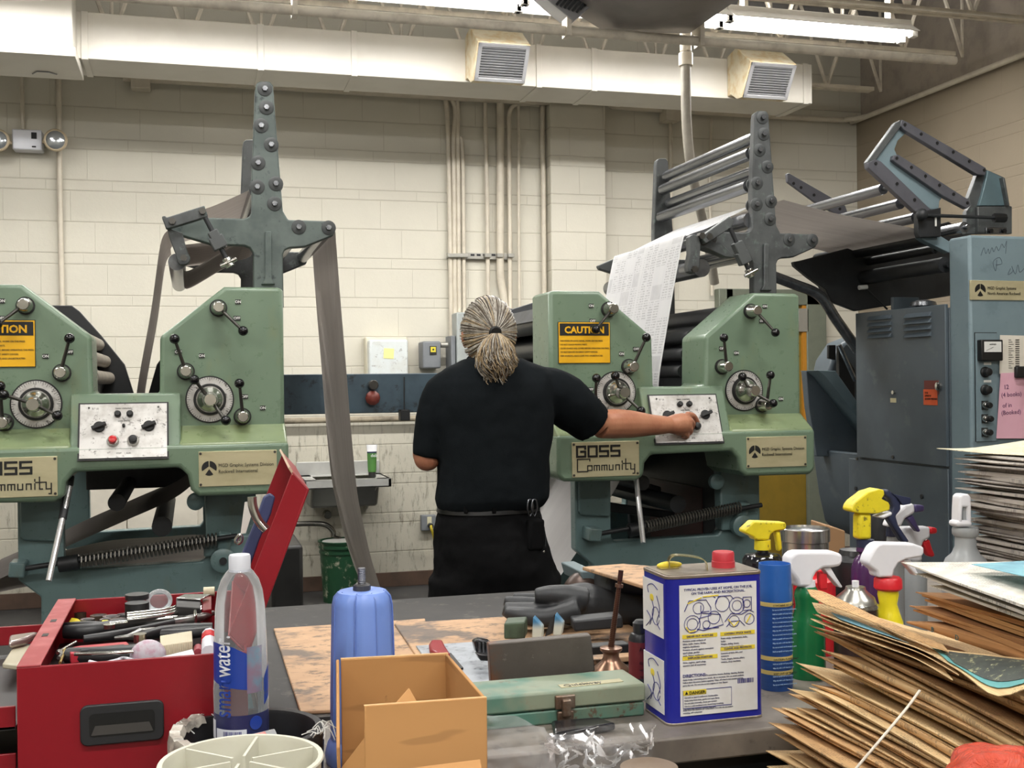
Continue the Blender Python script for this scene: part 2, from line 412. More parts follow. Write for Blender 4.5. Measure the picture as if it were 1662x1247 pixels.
# ---------------------------------------------------------------- conduits on the back wall
mc = M('conduit_paint', S(205, 197, 180), .45, c2=S(180, 170, 155))
def conduit(pts, r, lab, Y=7.86, straps=()):
    pp = [P(a, c, Y=Y) for a, c in pts]
    b = MB(); b.tube(pp, r, 10, sub=6 if len(pp) > 2 else 0)
    for a, c in straps:
        q = P(a, c, Y=Y); b.box(q.x-r*2.4, q.x+r*2.4, q.y-r*1.3, YB, q.z-.012, q.z+.012)
    return tag(b.build('conduit', mc), lab, 'conduit', 'painted conduits on the back wall')
conduit([(95, 100), (97, 300), (101, 500), (104, 640)], .017, 'thin cream conduit running down past the round emergency lamp head')
conduit([(35, 100), (37, 210)], .012, 'short thin cream conduit feeding the top of the emergency light')
C_ = [([(722, 158), (726, 190), (729, 300), (732, 500), (735, 760)], .016, 'leftmost of the four close cream conduits above the man'),
      ([(731, 158), (739, 180), (736, 230), (737, 320), (740, 700)], .017, 'second of the four close cream conduits, kinked near its top'),
      ([(742, 158), (743, 220), (744, 330), (747, 700)], .016, 'third of the four close cream conduits'),
      ([(747, 222), (750, 240), (752, 320), (755, 700)], .014, 'rightmost of the four close conduits, with an elbow entering the wall'),
      ([(787, 158), (789, 260), (791, 360), (794, 700)], .015, 'single cream conduit between the four close ones and the fat one'),
      ([(812, 158), (812, 300), (812, 440), (817, 480), (826, 560), (828, 650)], .028, 'fat cream conduit that bends right above the man'),
      ([(875, 170), (838, 170), (827, 184), (826, 215), (827, 320), (829, 700)], .016, 'cream conduit curving over at its top beside the fat one'),
      ([(841, 165), (842, 240), (842, 360), (845, 700)], .011, 'thinnest cream conduit right of the curved one'),
      ([(881, 165), (880, 230), (882, 300), (884, 560)], .018, 'cream conduit with a coupling hugging the pilaster side'),
      ([(1088, 190), (1089, 300), (1091, 520)], .014, 'thin cream conduit dropping from the small junction box'),
      ([(1154, 192), (1153, 260), (1152, 300), (1156, 480)], .011, 'thinnest conduit behind the right press rollers')]
for pts, r, lab in C_: conduit(pts, r, lab)
a = P(726, 415, Y=7.87); c = P(830, 415, Y=7.87)
t = MB(); t.box(a.x, c.x, 7.862, YB, a.z-.022, a.z+.022)
for i in range(5): pass
st = tag(t.build('strut_channel', M('galvanised', S(165, 163, 155), .4, .5), bev=.003), 'short steel strut clamping the row of cream conduits', 'strut')
for px in (731, 739, 747, 755, 791, 811, 829):
    q = P(px, 415, Y=7.84); MB().box(q.x-.022, q.x+.022, 7.82, 7.865, q.z-.014, q.z+.014).build('clamp', MATS['galvanised'], st, bev=.003)
for px in (767, 777, 787, 801): q = P(px, 414, Y=7.86); MB().box(q.x-.014, q.x+.014, 7.859, 7.863, q.z-.007, q.z+.007).build('slot', mdk, st)
# conduit along the top of both walls, turning the corner
pp = [P(240, 135, Y=7.83), P(700, 152, Y=7.83), P(1060, 181, Y=7.72), P(1300, 196, Y=7.78), P(1370, 199, Y=7.8)]
zc = 3.43
b = MB(); b.tube([V(-.4, 7.84, zc), V(2.3, 7.84, zc), V(2.45, 7.75, zc), V(3.0, 7.75, zc), V(3.1, 7.84, zc), V(4.75, 7.84, zc), V(4.93, 7.8, zc), V(5.01, 7.68, zc), V(5.02, 7.3, zc), V(5.02, 1, zc)], .02, 10, sub=5)
tag(b.build('conduit', mc), 'long cream conduit running level under the ceiling and round the corner', 'conduit', 'painted conduits on the back wall')
q = P(1090, 190, Y=7.8); tag(MB().box(q.x-.06, q.x+.06, 7.76, YB, q.z-.03, q.z+.07).build('junction_box', mc, bev=.006), 'small cream junction box high on the wall above the right press', 'junction box')
q = P(228, 134, Y=7.8); tag(MB().box(q.x-.06, q.x+.06, 7.78, YB, q.z-.04, q.z+.06).build('junction_box', mc, bev=.006), 'small cream junction box tucked under the duct left of the tall tower', 'junction box')
# fat hanging conduit in front of the duct
b = MB(); b.tube([V(P(1113, 45, Y=5.6).x, 5.6, ZC+.02), P(1113, 45, Y=5.6), P(1113, 95, Y=5.6), P(1114, 190, Y=5.6), P(1120, 260, Y=5.65), P(1132, 320, Y=5.8), P(1150, 400, Y=6.0), P(1160, 460, Y=6.1)], .027, 14, sub=6)
t = tag(b.build('flexible_conduit', M('conduit_dirty', S(158, 152, 140), .5, c2=S(128, 122, 112))), 'fat pale conduit dropping in front of the duct and curving behind the rollers', 'conduit')
q = P(1113, 97, Y=5.6); MB().cyl(q-V(0, 0, .035), q+V(0, 0, .035), .038).build('coupling', mc, t, bev=.004)
q = P(1113, 75, Y=5.6); MB().cyl(q-V(0, 0, .03), q+V(0, 0, .09), .031).build('sleeve', mc, t, bev=.004)
# long pipe hung below the joists
b = MB(); b.tube([P(-60, -20, Y=5.4)+V(-1, 0, 0)]+[V(x, 5.4, P(540, 22, Y=5.4).z) for x in (-3, 0, 3.0)], .024, 12)
za = (P(700, 34, Y=5.4).z+P(1100, 64, Y=5.4).z)/2
b = MB(); b.tube([V(-4, 5.4, za), V(P(1550, 97, Y=5.4).x, 5.4, za)], .024, 12)
t = tag(b.build('ceiling_pipe', mj), 'long cream pipe hung level just below the roof joists', 'pipe')
for px in (478, 920, 1135):
    q = P(px, 50, Y=5.4); MB().box(q.x-.012, q.x+.012, 5.36, 5.44, za-.03, za+.2).build('hanger', mj, t)
# ---------------------------------------------------------------- emergency light
mwht = M('white_plastic', S(216, 218, 226), .4)
t = thing('emergency_light', 'white emergency light box with two round lamp heads high on the left wall', 'emergency light', (-1.0, 7.85, 2.93))
a, c = P(20, 210, Y=7.8), P(69, 245, Y=7.8)
MB().box(a.x, c.x, 7.78, YB, c.z, a.z).build('housing', mwht, t, bev=.008)
q = P(55, 220, Y=7.775); MB().box(q.x-.016, q.x+.016, 7.776, 7.79, q.z-.02, q.z+.02).build('test_window', mdk, t)
q = P(55, 238, Y=7.775); MB().box(q.x-.012, q.x+.012, 7.776, 7.79, q.z-.004, q.z+.004).build('indicator', mdk, t)
mbei = M('yellowed_plastic', S(176, 160, 132), .5)
for px, e in ((91, 1), (-3, -1)):
    q = P(px, 229, Y=7.75)
    hd = MB().lathe([(.03, .07), (.05, .05), (.068, 0), (.072, -.03), (.066, -.035)], q+V(0, 0, 0), (0, 1, 0), 24).build('lamp_head', mbei, t)
    MB().sph(q+V(0, -.03, 0), (.06, .02, .06)).build('lens', M('lamp_lens', S(170, 175, 178), .15, .6), hd)
    MB().bar(V(c.x if e > 0 else a.x, 7.8, q.z), q+V(-e*.04, .03, 0), .02, .02).build('arm', mbei, t, bev=.003)
# ---------------------------------------------------------------- wall things between the presses
t = thing('towel_dispenser', 'white paper towel dispenser on the back wall with a yellow note on it', 'dispenser', P(630, 606, Y=7.8))
a, c = P(599, 551, Y=7.72), P(663, 625, Y=7.72)
MB().box(a.x, c.x, 7.72, YB, c.z, a.z).build('casing', M('dispenser_white', S(208, 214, 214), .35, c2=S(190, 190, 180), c3=S(150, 150, 145)), t, bev=.015, seg=3)
MB().box(a.x-.012, c.x+.012, 7.80, YB, c.z, a.z+.02).build('back_cover', M('dispenser_cream', S(205, 200, 180), .5), t, bev=.012)
q = P(631, 574, Y=7.718); MB().obox(q, .07, .002, .07, (0, .06, 0)).build('sticky_note', M('note_yellow', S(225, 222, 150), .7), t)
t = thing('switch_box', 'grey safety switch box with a yellow label beside the towel dispenser', 'switch box', P(705, 600, Y=7.8))
a, c = P(686, 554, Y=7.74), P(716, 598, Y=7.74)
mgb = M('grey_enamel', S(118, 122, 126), .45, c2=S(104, 108, 112))
MB().box(a.x, c.x, 7.74, YB, c.z, a.z).build('casing', mgb, t, bev=.012, seg=3)
q = P(703, 569, Y=7.738); MB().box(q.x-.024, q.x+.024, 7.735, 7.741, q.z-.03, q.z+.03).build('label', M('label_black', S(32, 32, 30), .5), t)
MB().box(q.x-.018, q.x+.018, 7.733, 7.736, q.z-.012, q.z+.024).build('label_yellow', M('label_yellow', S(214, 200, 60), .5), t); MB().box(q.x-.006, q.x+.006, 7.731, 7.734, q.z, q.z+.012).build('label_mark', MATS['label_black'], t)
q = P(719, 560, Y=7.78); MB().cyl(q-V(.02, 0, 0), q+V(.035, 0, 0), .02).build('fitting', MATS['galvanised'], t, bev=.003)
# breaker panel and box behind the man's head
t = thing('electrical_panel', 'tall pale grey electrical panel on the wall behind the man', 'electrical panel', P(770, 620, Y=7.8))
a, c = P(741, 507, Y=7.7), P(850, 720, Y=7.7)
MB().box(a.x, c.x, 7.7, YB, c.z, a.z).build('casing', M('panel_grey', S(160, 166, 164), .4, c2=S(145, 150, 150)), t, bev=.01)
a, c = P(732, 545, Y=7.72), P(741, 720, Y=7.72)
tag(MB().box(a.x, c.x, 7.72, YB, c.z, a.z).build('wireway', mgb, bev=.005), 'narrow grey wireway standing left of the pale electrical panel', 'wireway')
# dirty shelf trim behind rail
b = MB(); za = P(560, 682, Y=7.8).z; b.tube([V(-1.5, 7.84, za), V(1.9, 7.84, za)], .02, 10)
tag(b.build('conduit', M('dirty_trim', S(150, 140, 120), .6, c2=S(90, 82, 70), var=1, sc=8)), 'low dirty cream conduit running level behind the blue crossbeam', 'conduit', 'painted conduits on the back wall')
# ---------------------------------------------------------------- sink
mss = M('stainless', S(196, 196, 192), .32, .45, c2=S(170, 170, 166), sc=5)
t = thing('hand_sink', 'small stainless steel hand sink on the back wall with splashback', 'sink', (.98, 7.6, .7))
x0, x1, y0, y1, zt = .69, 1.26, 7.40, YB, .80
b = MB(); b.box(x0, x1, y0, y1, zt-.055, zt-.045)
b.box(x0, x1, y0, y0+.02, zt-.055, zt); b.box(x0, x0+.02, y0, y1, zt-.055, zt); b.box(x1-.02, x1, y0, y1, zt-.055, zt)
b.box(x0, x1, y0, y0+.07, zt-.004, zt); b.box(x0, x0+.09, y0, y1, zt-.004, zt); b.box(x1-.09, x1, y0, y1, zt-.004, zt); b.box(x0, x1, y1-.14, y1, zt-.004, zt)
b.build('basin', mss, t, bev=.004)
MB().yz([(7.5, zt-.05), (7.86, zt-.05), (7.86, zt-.2), (7.6, zt-.2)], x0+.06, x1-.06).build('bowl', M('bowl_dark', S(120, 120, 116), .4, .6), t, bev=.02)
MB().box(x0, x1, YB-.02, YB-.002, zt-.01, zt+.09).build('splashback', mss, t, bev=.004)
MB().yz([(YB-.005, zt-.05), (y0+.06, zt-.06), (YB-.005, zt-.25)], x1-.09, x1-.085).build('bracket', mss, t)
q = [P(476, 851, Y=7.65), P(505, 850, Y=7.65), P(528, 852, Y=7.65), P(540, 862, Y=7.65), P(542, 872, Y=7.65), P(552, 876, Y=7.6)]
b = MB(); b.tube(q, .018, 12, sub=5); b.build('drain_pipe', M('chrome_pipe', S(120, 118, 112), .25, .9), t)
q = P(530, 834, Y=7.86); MB().cyl(q, q+V(0, -.08, 0), .028).build('drain_cap', MATS['chrome_pipe'], t, bev=.004)
# cleanser tube
t = thing('cleanser_tube', 'green and white squeeze tube standing on its cap on the sink', 'tube', P(605, 776, Y=7.55))
q = P(604, 772, Y=7.55); q.z = zt; x = q.x; y = 7.55
def ov(cx, cy, z, rx, ry, bm, n=20): return [bm.bm.verts.new((cx+rx*math.cos(6.28318*i/n), cy+ry*math.sin(6.28318*i/n), z)) for i in range(n)]
b = MB(); b.loft([ov(x, y, zt, .026, .024, b), ov(x, y, zt+.035, .024, .022, b)]); b.build('cap', MATS['label_black'], t, bev=.002)
b = MB(); b.loft([ov(x, y, zt+.035, .027, .024, b), ov(x, y, zt+.06, .029, .022, b), ov(x, y, zt+.16, .032, .013, b)]); b.build('body', M('tube_green', S(72, 120, 56), .4, c2=S(60, 100, 50)), t)
b = MB(); b.loft([ov(x, y, zt+.16, .032, .013, b), ov(x, y, zt+.17, .033, .012, b)]); b.build('band', M('tube_navy', S(35, 40, 70), .4), t)
b = MB(); b.loft([ov(x, y, zt+.17, .033, .012, b), ov(x, y, zt+.215, .037, .003, b)]); b.build('crimp', M('tube_white', S(220, 220, 222), .4), t)
text('deb', .03, (x-.012, y-.024, zt+.135), (1, 0, 0), (0, 0, 1), MATS['tube_white'], t)
# outlet with yellow cord
t = thing('wall_outlet', 'grey surface wall outlet low on the wall left of the man', 'outlet', P(696, 862, Y=7.86))
a, c = P(684, 837, Y=7.85), P(708, 861, Y=7.85)
MB().box(a.x, c.x, 7.85, YB, c.z, a.z).build('box', mgb, t, bev=.005)
q = P(697, 846, Y=7.848); MB().box(q.x-.016, q.x+.016, 7.845, 7.851, q.z-.03, q.z+.03).build('socket_face', M('ivory', S(205, 200, 170), .5), t, bev=.004)
t = thing('power_cord', 'yellow power cord with black plug hanging from the outlet', 'cord', P(700, 905, Y=7.8))
q = P(698, 853, Y=7.84); MB().cyl(q+V(0, .004, 0), q+V(0, -.04, 0), .018).build('plug', MATS['label_black'], t, bev=.004)
b = MB(); b.tube([q+V(0, -.035, 0), P(700, 858, Y=7.78), P(704, 872, Y=7.8), P(706, 890, Y=7.82), P(708, 930, Y=7.8), V(1.68, 7.75, .012), V(2.0, 7.6, .012)], .009, 8, sub=5); b.build('cable', M('cord_yellow', S(200, 180, 50), .5), t)
# bucket, bin
t = thing('green_bucket', 'scuffed green plastic pail under the sink drain', 'bucket', (.92, 7.55, 0))
mgr = M('pail_green', S(22, 66, 40), .45, c2=S(14, 42, 28), c3=S(150, 150, 130), sc=5)
cx, cy = P(553, 900, Y=7.5).x, 7.5
zt_ = P(553, 880, Y=7.4).z
b = MB().lathe([(.115, 0), (.135, zt_-.08), (.14, zt_-.08), (.14, zt_-.065), (.137, zt_-.065), (.138, zt_-.045), (.145, zt_-.045), (.145, zt_-.03), (.139, zt_-.03), (.141, zt_-.008), (.148, zt_-.008), (.148, zt_), (.135, zt_), (.11, .02)], (cx, cy, 0)); b.build('pail', mgr, t)
b = MB(); b.lathe([(.12, zt_-.02), (.12, zt_-.005)], (cx, cy, 0)); b.build('contents', M('pail_grey', S(150, 150, 145), .6), t)
t = thing('shop_cabinet', 'low black metal cabinet on casters beside the left press', 'cabinet', (.55, 6.6, 0))
mbl = M('black_metal', S(46, 45, 44), .5, c2=S(34, 33, 32), var=.8, sc=5)
x0 = P(440, 900, Y=6.2).x; x1 = P(492, 900, Y=6.2).x
MB().box(x0, x1, 6.2, 6.7, .1, P(480, 885, Y=6.2).z).build('cabinet_body', mbl, t, bev=.02)
for q in (x0+.05, x1-.03): MB().cyl((q-.015, 6.23, .045), (q+.015, 6.23, .045), .045).build('caster', MATS['label_black'], t, bev=.004)
# cream wall cabinet seen through the left press
t = thing('base_cupboard', 'cream two door cupboard on the back wall seen under the left press', 'cupboard', (-.55, 7.6, 0))
mcr = M('cupboard_cream', S(206, 200, 186), .5)
a, c = P(130, 800, Y=7.4), P(330, 900, Y=7.4)
MB().box(a.x, c.x, 7.42, YB-.03, .05, .95).build('body', mcr, t, bev=.004)
mid = P(206, 850, Y=7.4).x
for u, v in ((mid-.42, mid-.004), (mid+.004, mid+.42)):
    dr = MB().box(u, v, 7.4, 7.42, .08, .93).build('door', mcr, t, bev=.003)
    hx = v-.1 if v < mid else u+.1
    MB().tube([(hx, 7.4, .42), (hx, 7.375, .43), (hx, 7.375, .52), (hx, 7.4, .53)], .007, 6).build('handle', MATS['chrome_pipe'], dr)
# door on the back wall behind the right press
mfr = M('door_frame_green', S(112, 118, 104), .5, c2=S(98, 104, 92)); mye = M('door_yellow', S(134, 110, 34), .5, c2=S(116, 96, 32))
xa, xb = P(1176, 500, Y=7.85).x, P(1338, 500, Y=7.85).x
d = MB(); zt = P(1250, 470, Y=7.85).z
d.box(xa-.06, xa+.06, 7.82, YB, 0, zt); d.box(xb-.17, xb, 7.82, YB, 0, zt); d.box(xa, xb, 7.82, YB, zt-.12, zt)
struct(d.build('door_1', mfr, bev=.006))
dl = MB().box(xa+.06, xb-.17, 7.855, 7.89, 0.02, zt-.12).build('door_2', mye, bev=.004); struct(dl)
q = P(1305, 520, Y=7.84); MB().box(q.x-.06, q.x+.03, 7.82, 7.856, q.z-.09, q.z+.09).build('door_lock_plate', M('lock_plate', S(176, 176, 170), .3, .6), dl, bev=.004)
MB().box(q.x-.02, q.x+.04, 7.83, 7.856, q.z-1.0, q.z+.13).build('door_edge_strip', M('strip_ochre', S(186, 128, 40), .5), dl)
# ================================================================ THE PRESSES
def press_green(name, a, b_, c3):
    k = MT(name); x, y, z = k.xyz('Object')
    n1 = k.noise(4, 4, .6, None); n2 = k.noise(28, 5, .75); n3 = k.noise(7, 4, .7, (1, 1, .35))
    c = k.mix(n1.step(.35, .7)*.6, a, b_)
    c = k.mix(n3.step(.55, .75)*.45, c, c3)
    c = k.mix(n2.step(.66, .74)*.35, c, S(70, 78, 66))
    k.col(c); k.set(Roughness=n2.step(.3, .7)*.12+.26); k.bump(k.noise(18, 2), .06, .003)
    return k.m
mpg = press_green('press_green', S(110, 130, 108), S(99, 119, 100), S(122, 126, 86))
mteal = press_green('press_teal', S(106, 130, 130), S(92, 114, 116), S(104, 104, 84)); mspr = M('spring_steel', S(116, 113, 106), .35, .7, c2=S(70, 68, 64))
mtow = M('tower_steel', S(80, 83, 83), .5, .1, c2=S(58, 60, 61), var=.9, sc=9, c3=S(92, 102, 98), bump=.1, bsc=30)
mdark = M('machine_black', S(38, 40, 42), .5, c2=S(22, 23, 24), var=.8, sc=7)
mroll = M('roller_grey', S(128, 130, 133), .26, .8, c2=S(92, 94, 98), var=.8, sc=6, stretch=(4, .3, 4))
mchr = M('chrome', S(200, 198, 192), .16, .95, c2=S(150, 148, 142)); mball = M('ball_black', S(18, 18, 20), .12)
mrub = M('rod_dark', S(90, 88, 84), .3, .8)
mbrass = M('plate_brass', S(204, 196, 160), .34, .45, c2=S(176, 168, 130), var=.6, sc=5, stretch=(1, 1, 3))
mblk = M('ink_black', S(20, 20, 20), .5); mwt = M('tag_white', S(225, 225, 220), .5)
mpanel = M('panel_white', S(212, 210, 206), .3, .2, c2=S(176, 172, 166), var=.9, sc=16, c3=S(120, 116, 112))
myel = M('sign_yellow', S(232, 176, 20), .4, c2=S(222, 166, 18))
def web_mat(name, a, b_, lines=False, rough=.8):
    k = MT(name); x, y, z = k.xyz('Object')
    c = k.mix(k.noise(3, 3, .6, (.4, 6, .4)).step(.3, .7)*.6, a, b_)
    if lines:
        uv = k.t.nodes.new('ShaderNodeUVMap'); s_ = k.t.nodes.new('ShaderNodeSeparateXYZ'); k.t.links.new(uv.outputs[0], s_.inputs[0])
        u, v = N(k.t, s_.outputs[0]), N(k.t, s_.outputs[1])
        # columns of fine print running along the web, with pictures boxed in
        colu = ((u*13).fract()-.5).abs().lt(.40); row = ((v*90).fract()-.5).abs().lt(.26)
        wd = k.t.nodes.new('ShaderNodeTexWhiteNoise'); cb = k.t.nodes.new('ShaderNodeCombineXYZ')
        k.t.links.new((u*120).floor().k, cb.inputs[0]); k.t.links.new((v*90).floor().k, cb.inputs[1]); k.t.links.new(cb.outputs[0], wd.inputs[0])
        word = N(k.t, wd.outputs[0]).gt(.25)
        blk = k.t.nodes.new('ShaderNodeTexWhiteNoise'); cb2 = k.t.nodes.new('ShaderNodeCombineXYZ')
        k.t.links.new((u*6.5).floor().k, cb2.inputs[0]); k.t.links.new((v*13).floor().k, cb2.inputs[1]); k.t.links.new(cb2.outputs[0], blk.inputs[0])
        pic = N(k.t, blk.outputs[0]); show = pic.gt(.35); pict = pic.gt(.82)
        ed = (((u*6.5).fract()-.5).abs().lt(.42))*(((v*13).fract()-.5).abs().lt(.42))
        sm = k.noise(30, 3)
        gut = ((u*2).fract()-.5).abs().gt(.46)
        c = k.mix(colu*row*word*show*(1-pict)*.42, c, S(120, 120, 122))
        c = k.mix(pict*ed*(sm*.5), c, S(140, 140, 142)); c = k.mix(gut*.9, c, a)
    k.col(c); k.set(Roughness=rough)
    tr = k.t.nodes.new('ShaderNodeBsdfTranslucent'); mx = k.t.nodes.new('ShaderNodeMixShader'); mx.inputs[0].default_value = .25
    tr.inputs[0].default_value = a
    o = k.t.nodes['Material Output']; k.t.links.new(k.b.outputs[0], mx.inputs[1]); k.t.links.new(tr.outputs[0], mx.inputs[2]); k.t.links.new(mx.outputs[0], o.inputs[0])
    return k.m
mweb = web_mat('web_grey', S(172, 164, 156), S(150, 142, 134))
mwebp = web_mat('web_printed', S(232, 232, 232), S(224, 224, 226), True)
def web(name, prof, ya, yb, mat, lab, n=6, cat='paper web', twist=None):
    "a continuous sheet of paper: profile in x,z (near edge) carried from ya to yb"
    pr = smooth([V(x, 0, z) for x, z in prof], 6); L = [0]
    for a, c in zip(pr, pr[1:]): L.append(L[-1]+(c-a).length)
    b = MB(); rows = [[(p.x+(twist(p, i/n) if twist else 0), ya+(yb-ya)*i/n, p.z) for i in range(n+1)] for p in pr]
    b.sheet(rows); bm = b.bm; bm.verts.ensure_lookup_table(); uvl = bm.loops.layers.uv.new('UVMap')
    for f in bm.faces:
        for lp in f.loops:
            k = lp.vert.index if lp.vert.index >= 0 else 0
    bm.verts.index_update()
    for f in bm.faces:
        for lp in f.loops:
            k = lp.vert.index; lp[uvl].uv = ((k % (n+1))/n, L[k//(n+1)])
    return tag(b.build(name, mat, None, ang=60), lab, cat)
PY0, PY1 = 3.95, 5.15      # operator side face, far frame
def tower_outline():
    z1 = lambda x, y: P(x/2.968, y/2.968, Y=4.2)
    z2 = lambda x, y: P(240+x/4.797, 220+y/4.797, Y=4.2)
    o = [z1(1226, 445), z1(1232, 415), z1(1248, 405), z1(1296, 405), z1(1312, 425), z1(1325, 600), z1(1345, 850), z2(1045, 600), z2(1085, 668), z2(1395, 678), z2(1435, 695), z2(1453, 735), z2(1435, 790), z2(1215, 878), z2(1100, 885), z2(1062, 900), z2(1045, 935), z2(1050, 1175), z2(815, 1175), z2(815, 925), z2(790, 885), z2(745, 868), z2(500, 862), z2(170, 765), z2(150, 725), z2(330, 655), z2(480, 652), z2(740, 660), z2(785, 645), z2(803, 610), z2(803, 300), z2(815, 60)]
    return [(p.x+.202, p.z if p.z > 1.80 else 1.70) for p in o]
TO = tower_outline()
def loc(x, y, Y, k=1): p = P(x, y, Y=Y); return (p.x+.202, p.z)
DISCS = [loc(a/2.968, c/2.968, 4.2) for a, c in ((1272, 442), (1280, 531), (1255, 617), (1303, 708), (1240, 795))]+[loc(240+a/4.797, 220+c/4.797, 4.2) for a, c in ((847, 415), (990, 390), (980, 545), (1167, 725), (1397, 730))]
def control(t, hub, ball, r=.02, ln=.055, Y=PY0, bar=True, hl=None):
    h = P(*hub, Y=Y-ln); e = P(*ball, Y=Y-ln-.015)
    g = MB(); g.cyl(V(h.x, Y+.002, h.z), V(h.x, Y-.008, h.z), r*1.45, n=28); g.build('escutcheon', mblk, t)
    lv = MB(); lv.lathe([(r*1.25, 0), (r*1.25, .012), (r, .02), (r, ln-.004), (r*.85, ln)], (h.x, Y-.006, h.z), (0, -1, 0), 12 if bar else 24)
    lv = lv.build('lever_hub', mchr, t, bev=.0015)
    MB().tube([V(h.x, Y-ln+.012, h.z)+(e-h).normalized()*r*.6, V(e.x, e.y, e.z)], [.0062, .005], 10).build('lever_rod', mrub, lv)
    MB().sph(e, .0165, 18, 12).build('ball_knob', mball, lv)
def dial(t, c, balls, hub_end, Y=PY0):
    q = P(*c, Y=Y-.004)
    d = MB(); d.cyl((q.x, Y+.001, q.z), (q.x, Y-.004, q.z), .079, n=40); d.build('dial_rim', mblk, t)
    d = MB(); d.lathe([(.0745, 0), (.0745, .004), (.05, .004), (.05, 0)], (q.x, Y-.002, q.z), (0, -1, 0), 40); dd = d.build('dial_ring', mpanel, t)
    m = MB()
    for i in range(60):
        a = 6.28318*i/60; r0 = .068 if i % 5 else .062
        m.bar((q.x+r0*math.cos(a), Y-.0068, q.z+r0*math.sin(a)), (q.x+.074*math.cos(a), Y-.0068, q.z+.074*math.sin(a)), .0012, .0008, (0, 1, 0))
    m.build('dial_marks', mblk, dd)
    d = MB(); d.lathe([(.053, 0), (.053, .012), (.05, .016)], (q.x, Y-.002, q.z), (0, -1, 0), 40); d.build('dial_black_ring', mblk, t)  # plain black ring between dial ring and hub
    h = MB(); h.lathe([(.046, .008), (.045, .022), (.036, .036), (.026, .048), (.022, .06), (.022, .088), (.0185, .094)], (q.x, Y-.002, q.z), (0, -1, 0), 36)
    hb = h.build('handwheel_hub', mchr, t, ang=30)
    for b in balls:
        e = P(*b, Y=Y-.085); st = V(q.x, Y-.05, q.z); st = st+(e-st).normalized()*.025
        MB().tube([st, e], [.0062, .0052], 10).build('lever_rod', mrub, hb); MB().sph(e, .0165, 18, 12).build('ball_knob', mball, hb)
def onoff(t, px, py, s, Y=PY0):
    q = P(px, py, Y=Y-.001)
    w_ = .009 if s == 'ON' else .0115
    a = MB().box(q.x-w_, q.x+w_, Y-.0025, Y, q.z-.0075, q.z+.0075).build('tag_plate', mblk, t)
    text(s, .0125, (q.x, Y-.0026, q.z-.0042), (1, 0, 0), (0, 0, 1), mwt, a, align='CENTER', bold=.0003)
def logo(t, c, r, mat, Y):
    "three swept blades in a disc"
    b = MB()
    for k in (0, 1, 2):
        a0 = math.radians((36, 156, 270-26)[k]); a1 = math.radians((84+60-6, 156+48+36-12+6, 270+26)[k])
        if k == 0: a0, a1 = math.radians(-22), math.radians(86)
        if k == 1: a0, a1 = math.radians(94), math.radians(202)
        if k == 2: a0, a1 = math.radians(238), math.radians(302)
        st = {0: V(.05, 0, .25), 1: V(-.05, 0, .25), 2: V(0, 0, -.1)}[k]
        pts = [V(c[0], Y, c[1])+st*r]+[V(c[0]+r*math.cos(a0+(a1-a0)*i/14), Y, c[1]+r*math.sin(a0+(a1-a0)*i/14)) for i in range(15)]
        b.prism(pts, (0, -.0008, 0))
    return b.build('emblem', mat, t)
def stroke(t, lines, o, sx, sz, wd, Y, mat, name='lettering'):
    b = MB(); i = 0
    for ln in lines:
        for (x0, z0), (x1, z1) in zip(ln, ln[1:]):
            a = V(o[0]+x0*sx, Y, o[1]+z0*sz); c = V(o[0]+x1*sx, Y, o[1]+z1*sz); d = (c-a).normalized()*wd*.5; i += 1
            b.bar(a-d, c+d, wd, .0009+.0001*(i % 5), (0, 1, 0))
    return b.build(name, mat, t, sm=False)
def screw(t, x, z, Y, r=.0045): MB().cyl((x, Y, z), (x, Y-.002, z), r, n=10).build('plate_screw', mrub, t)
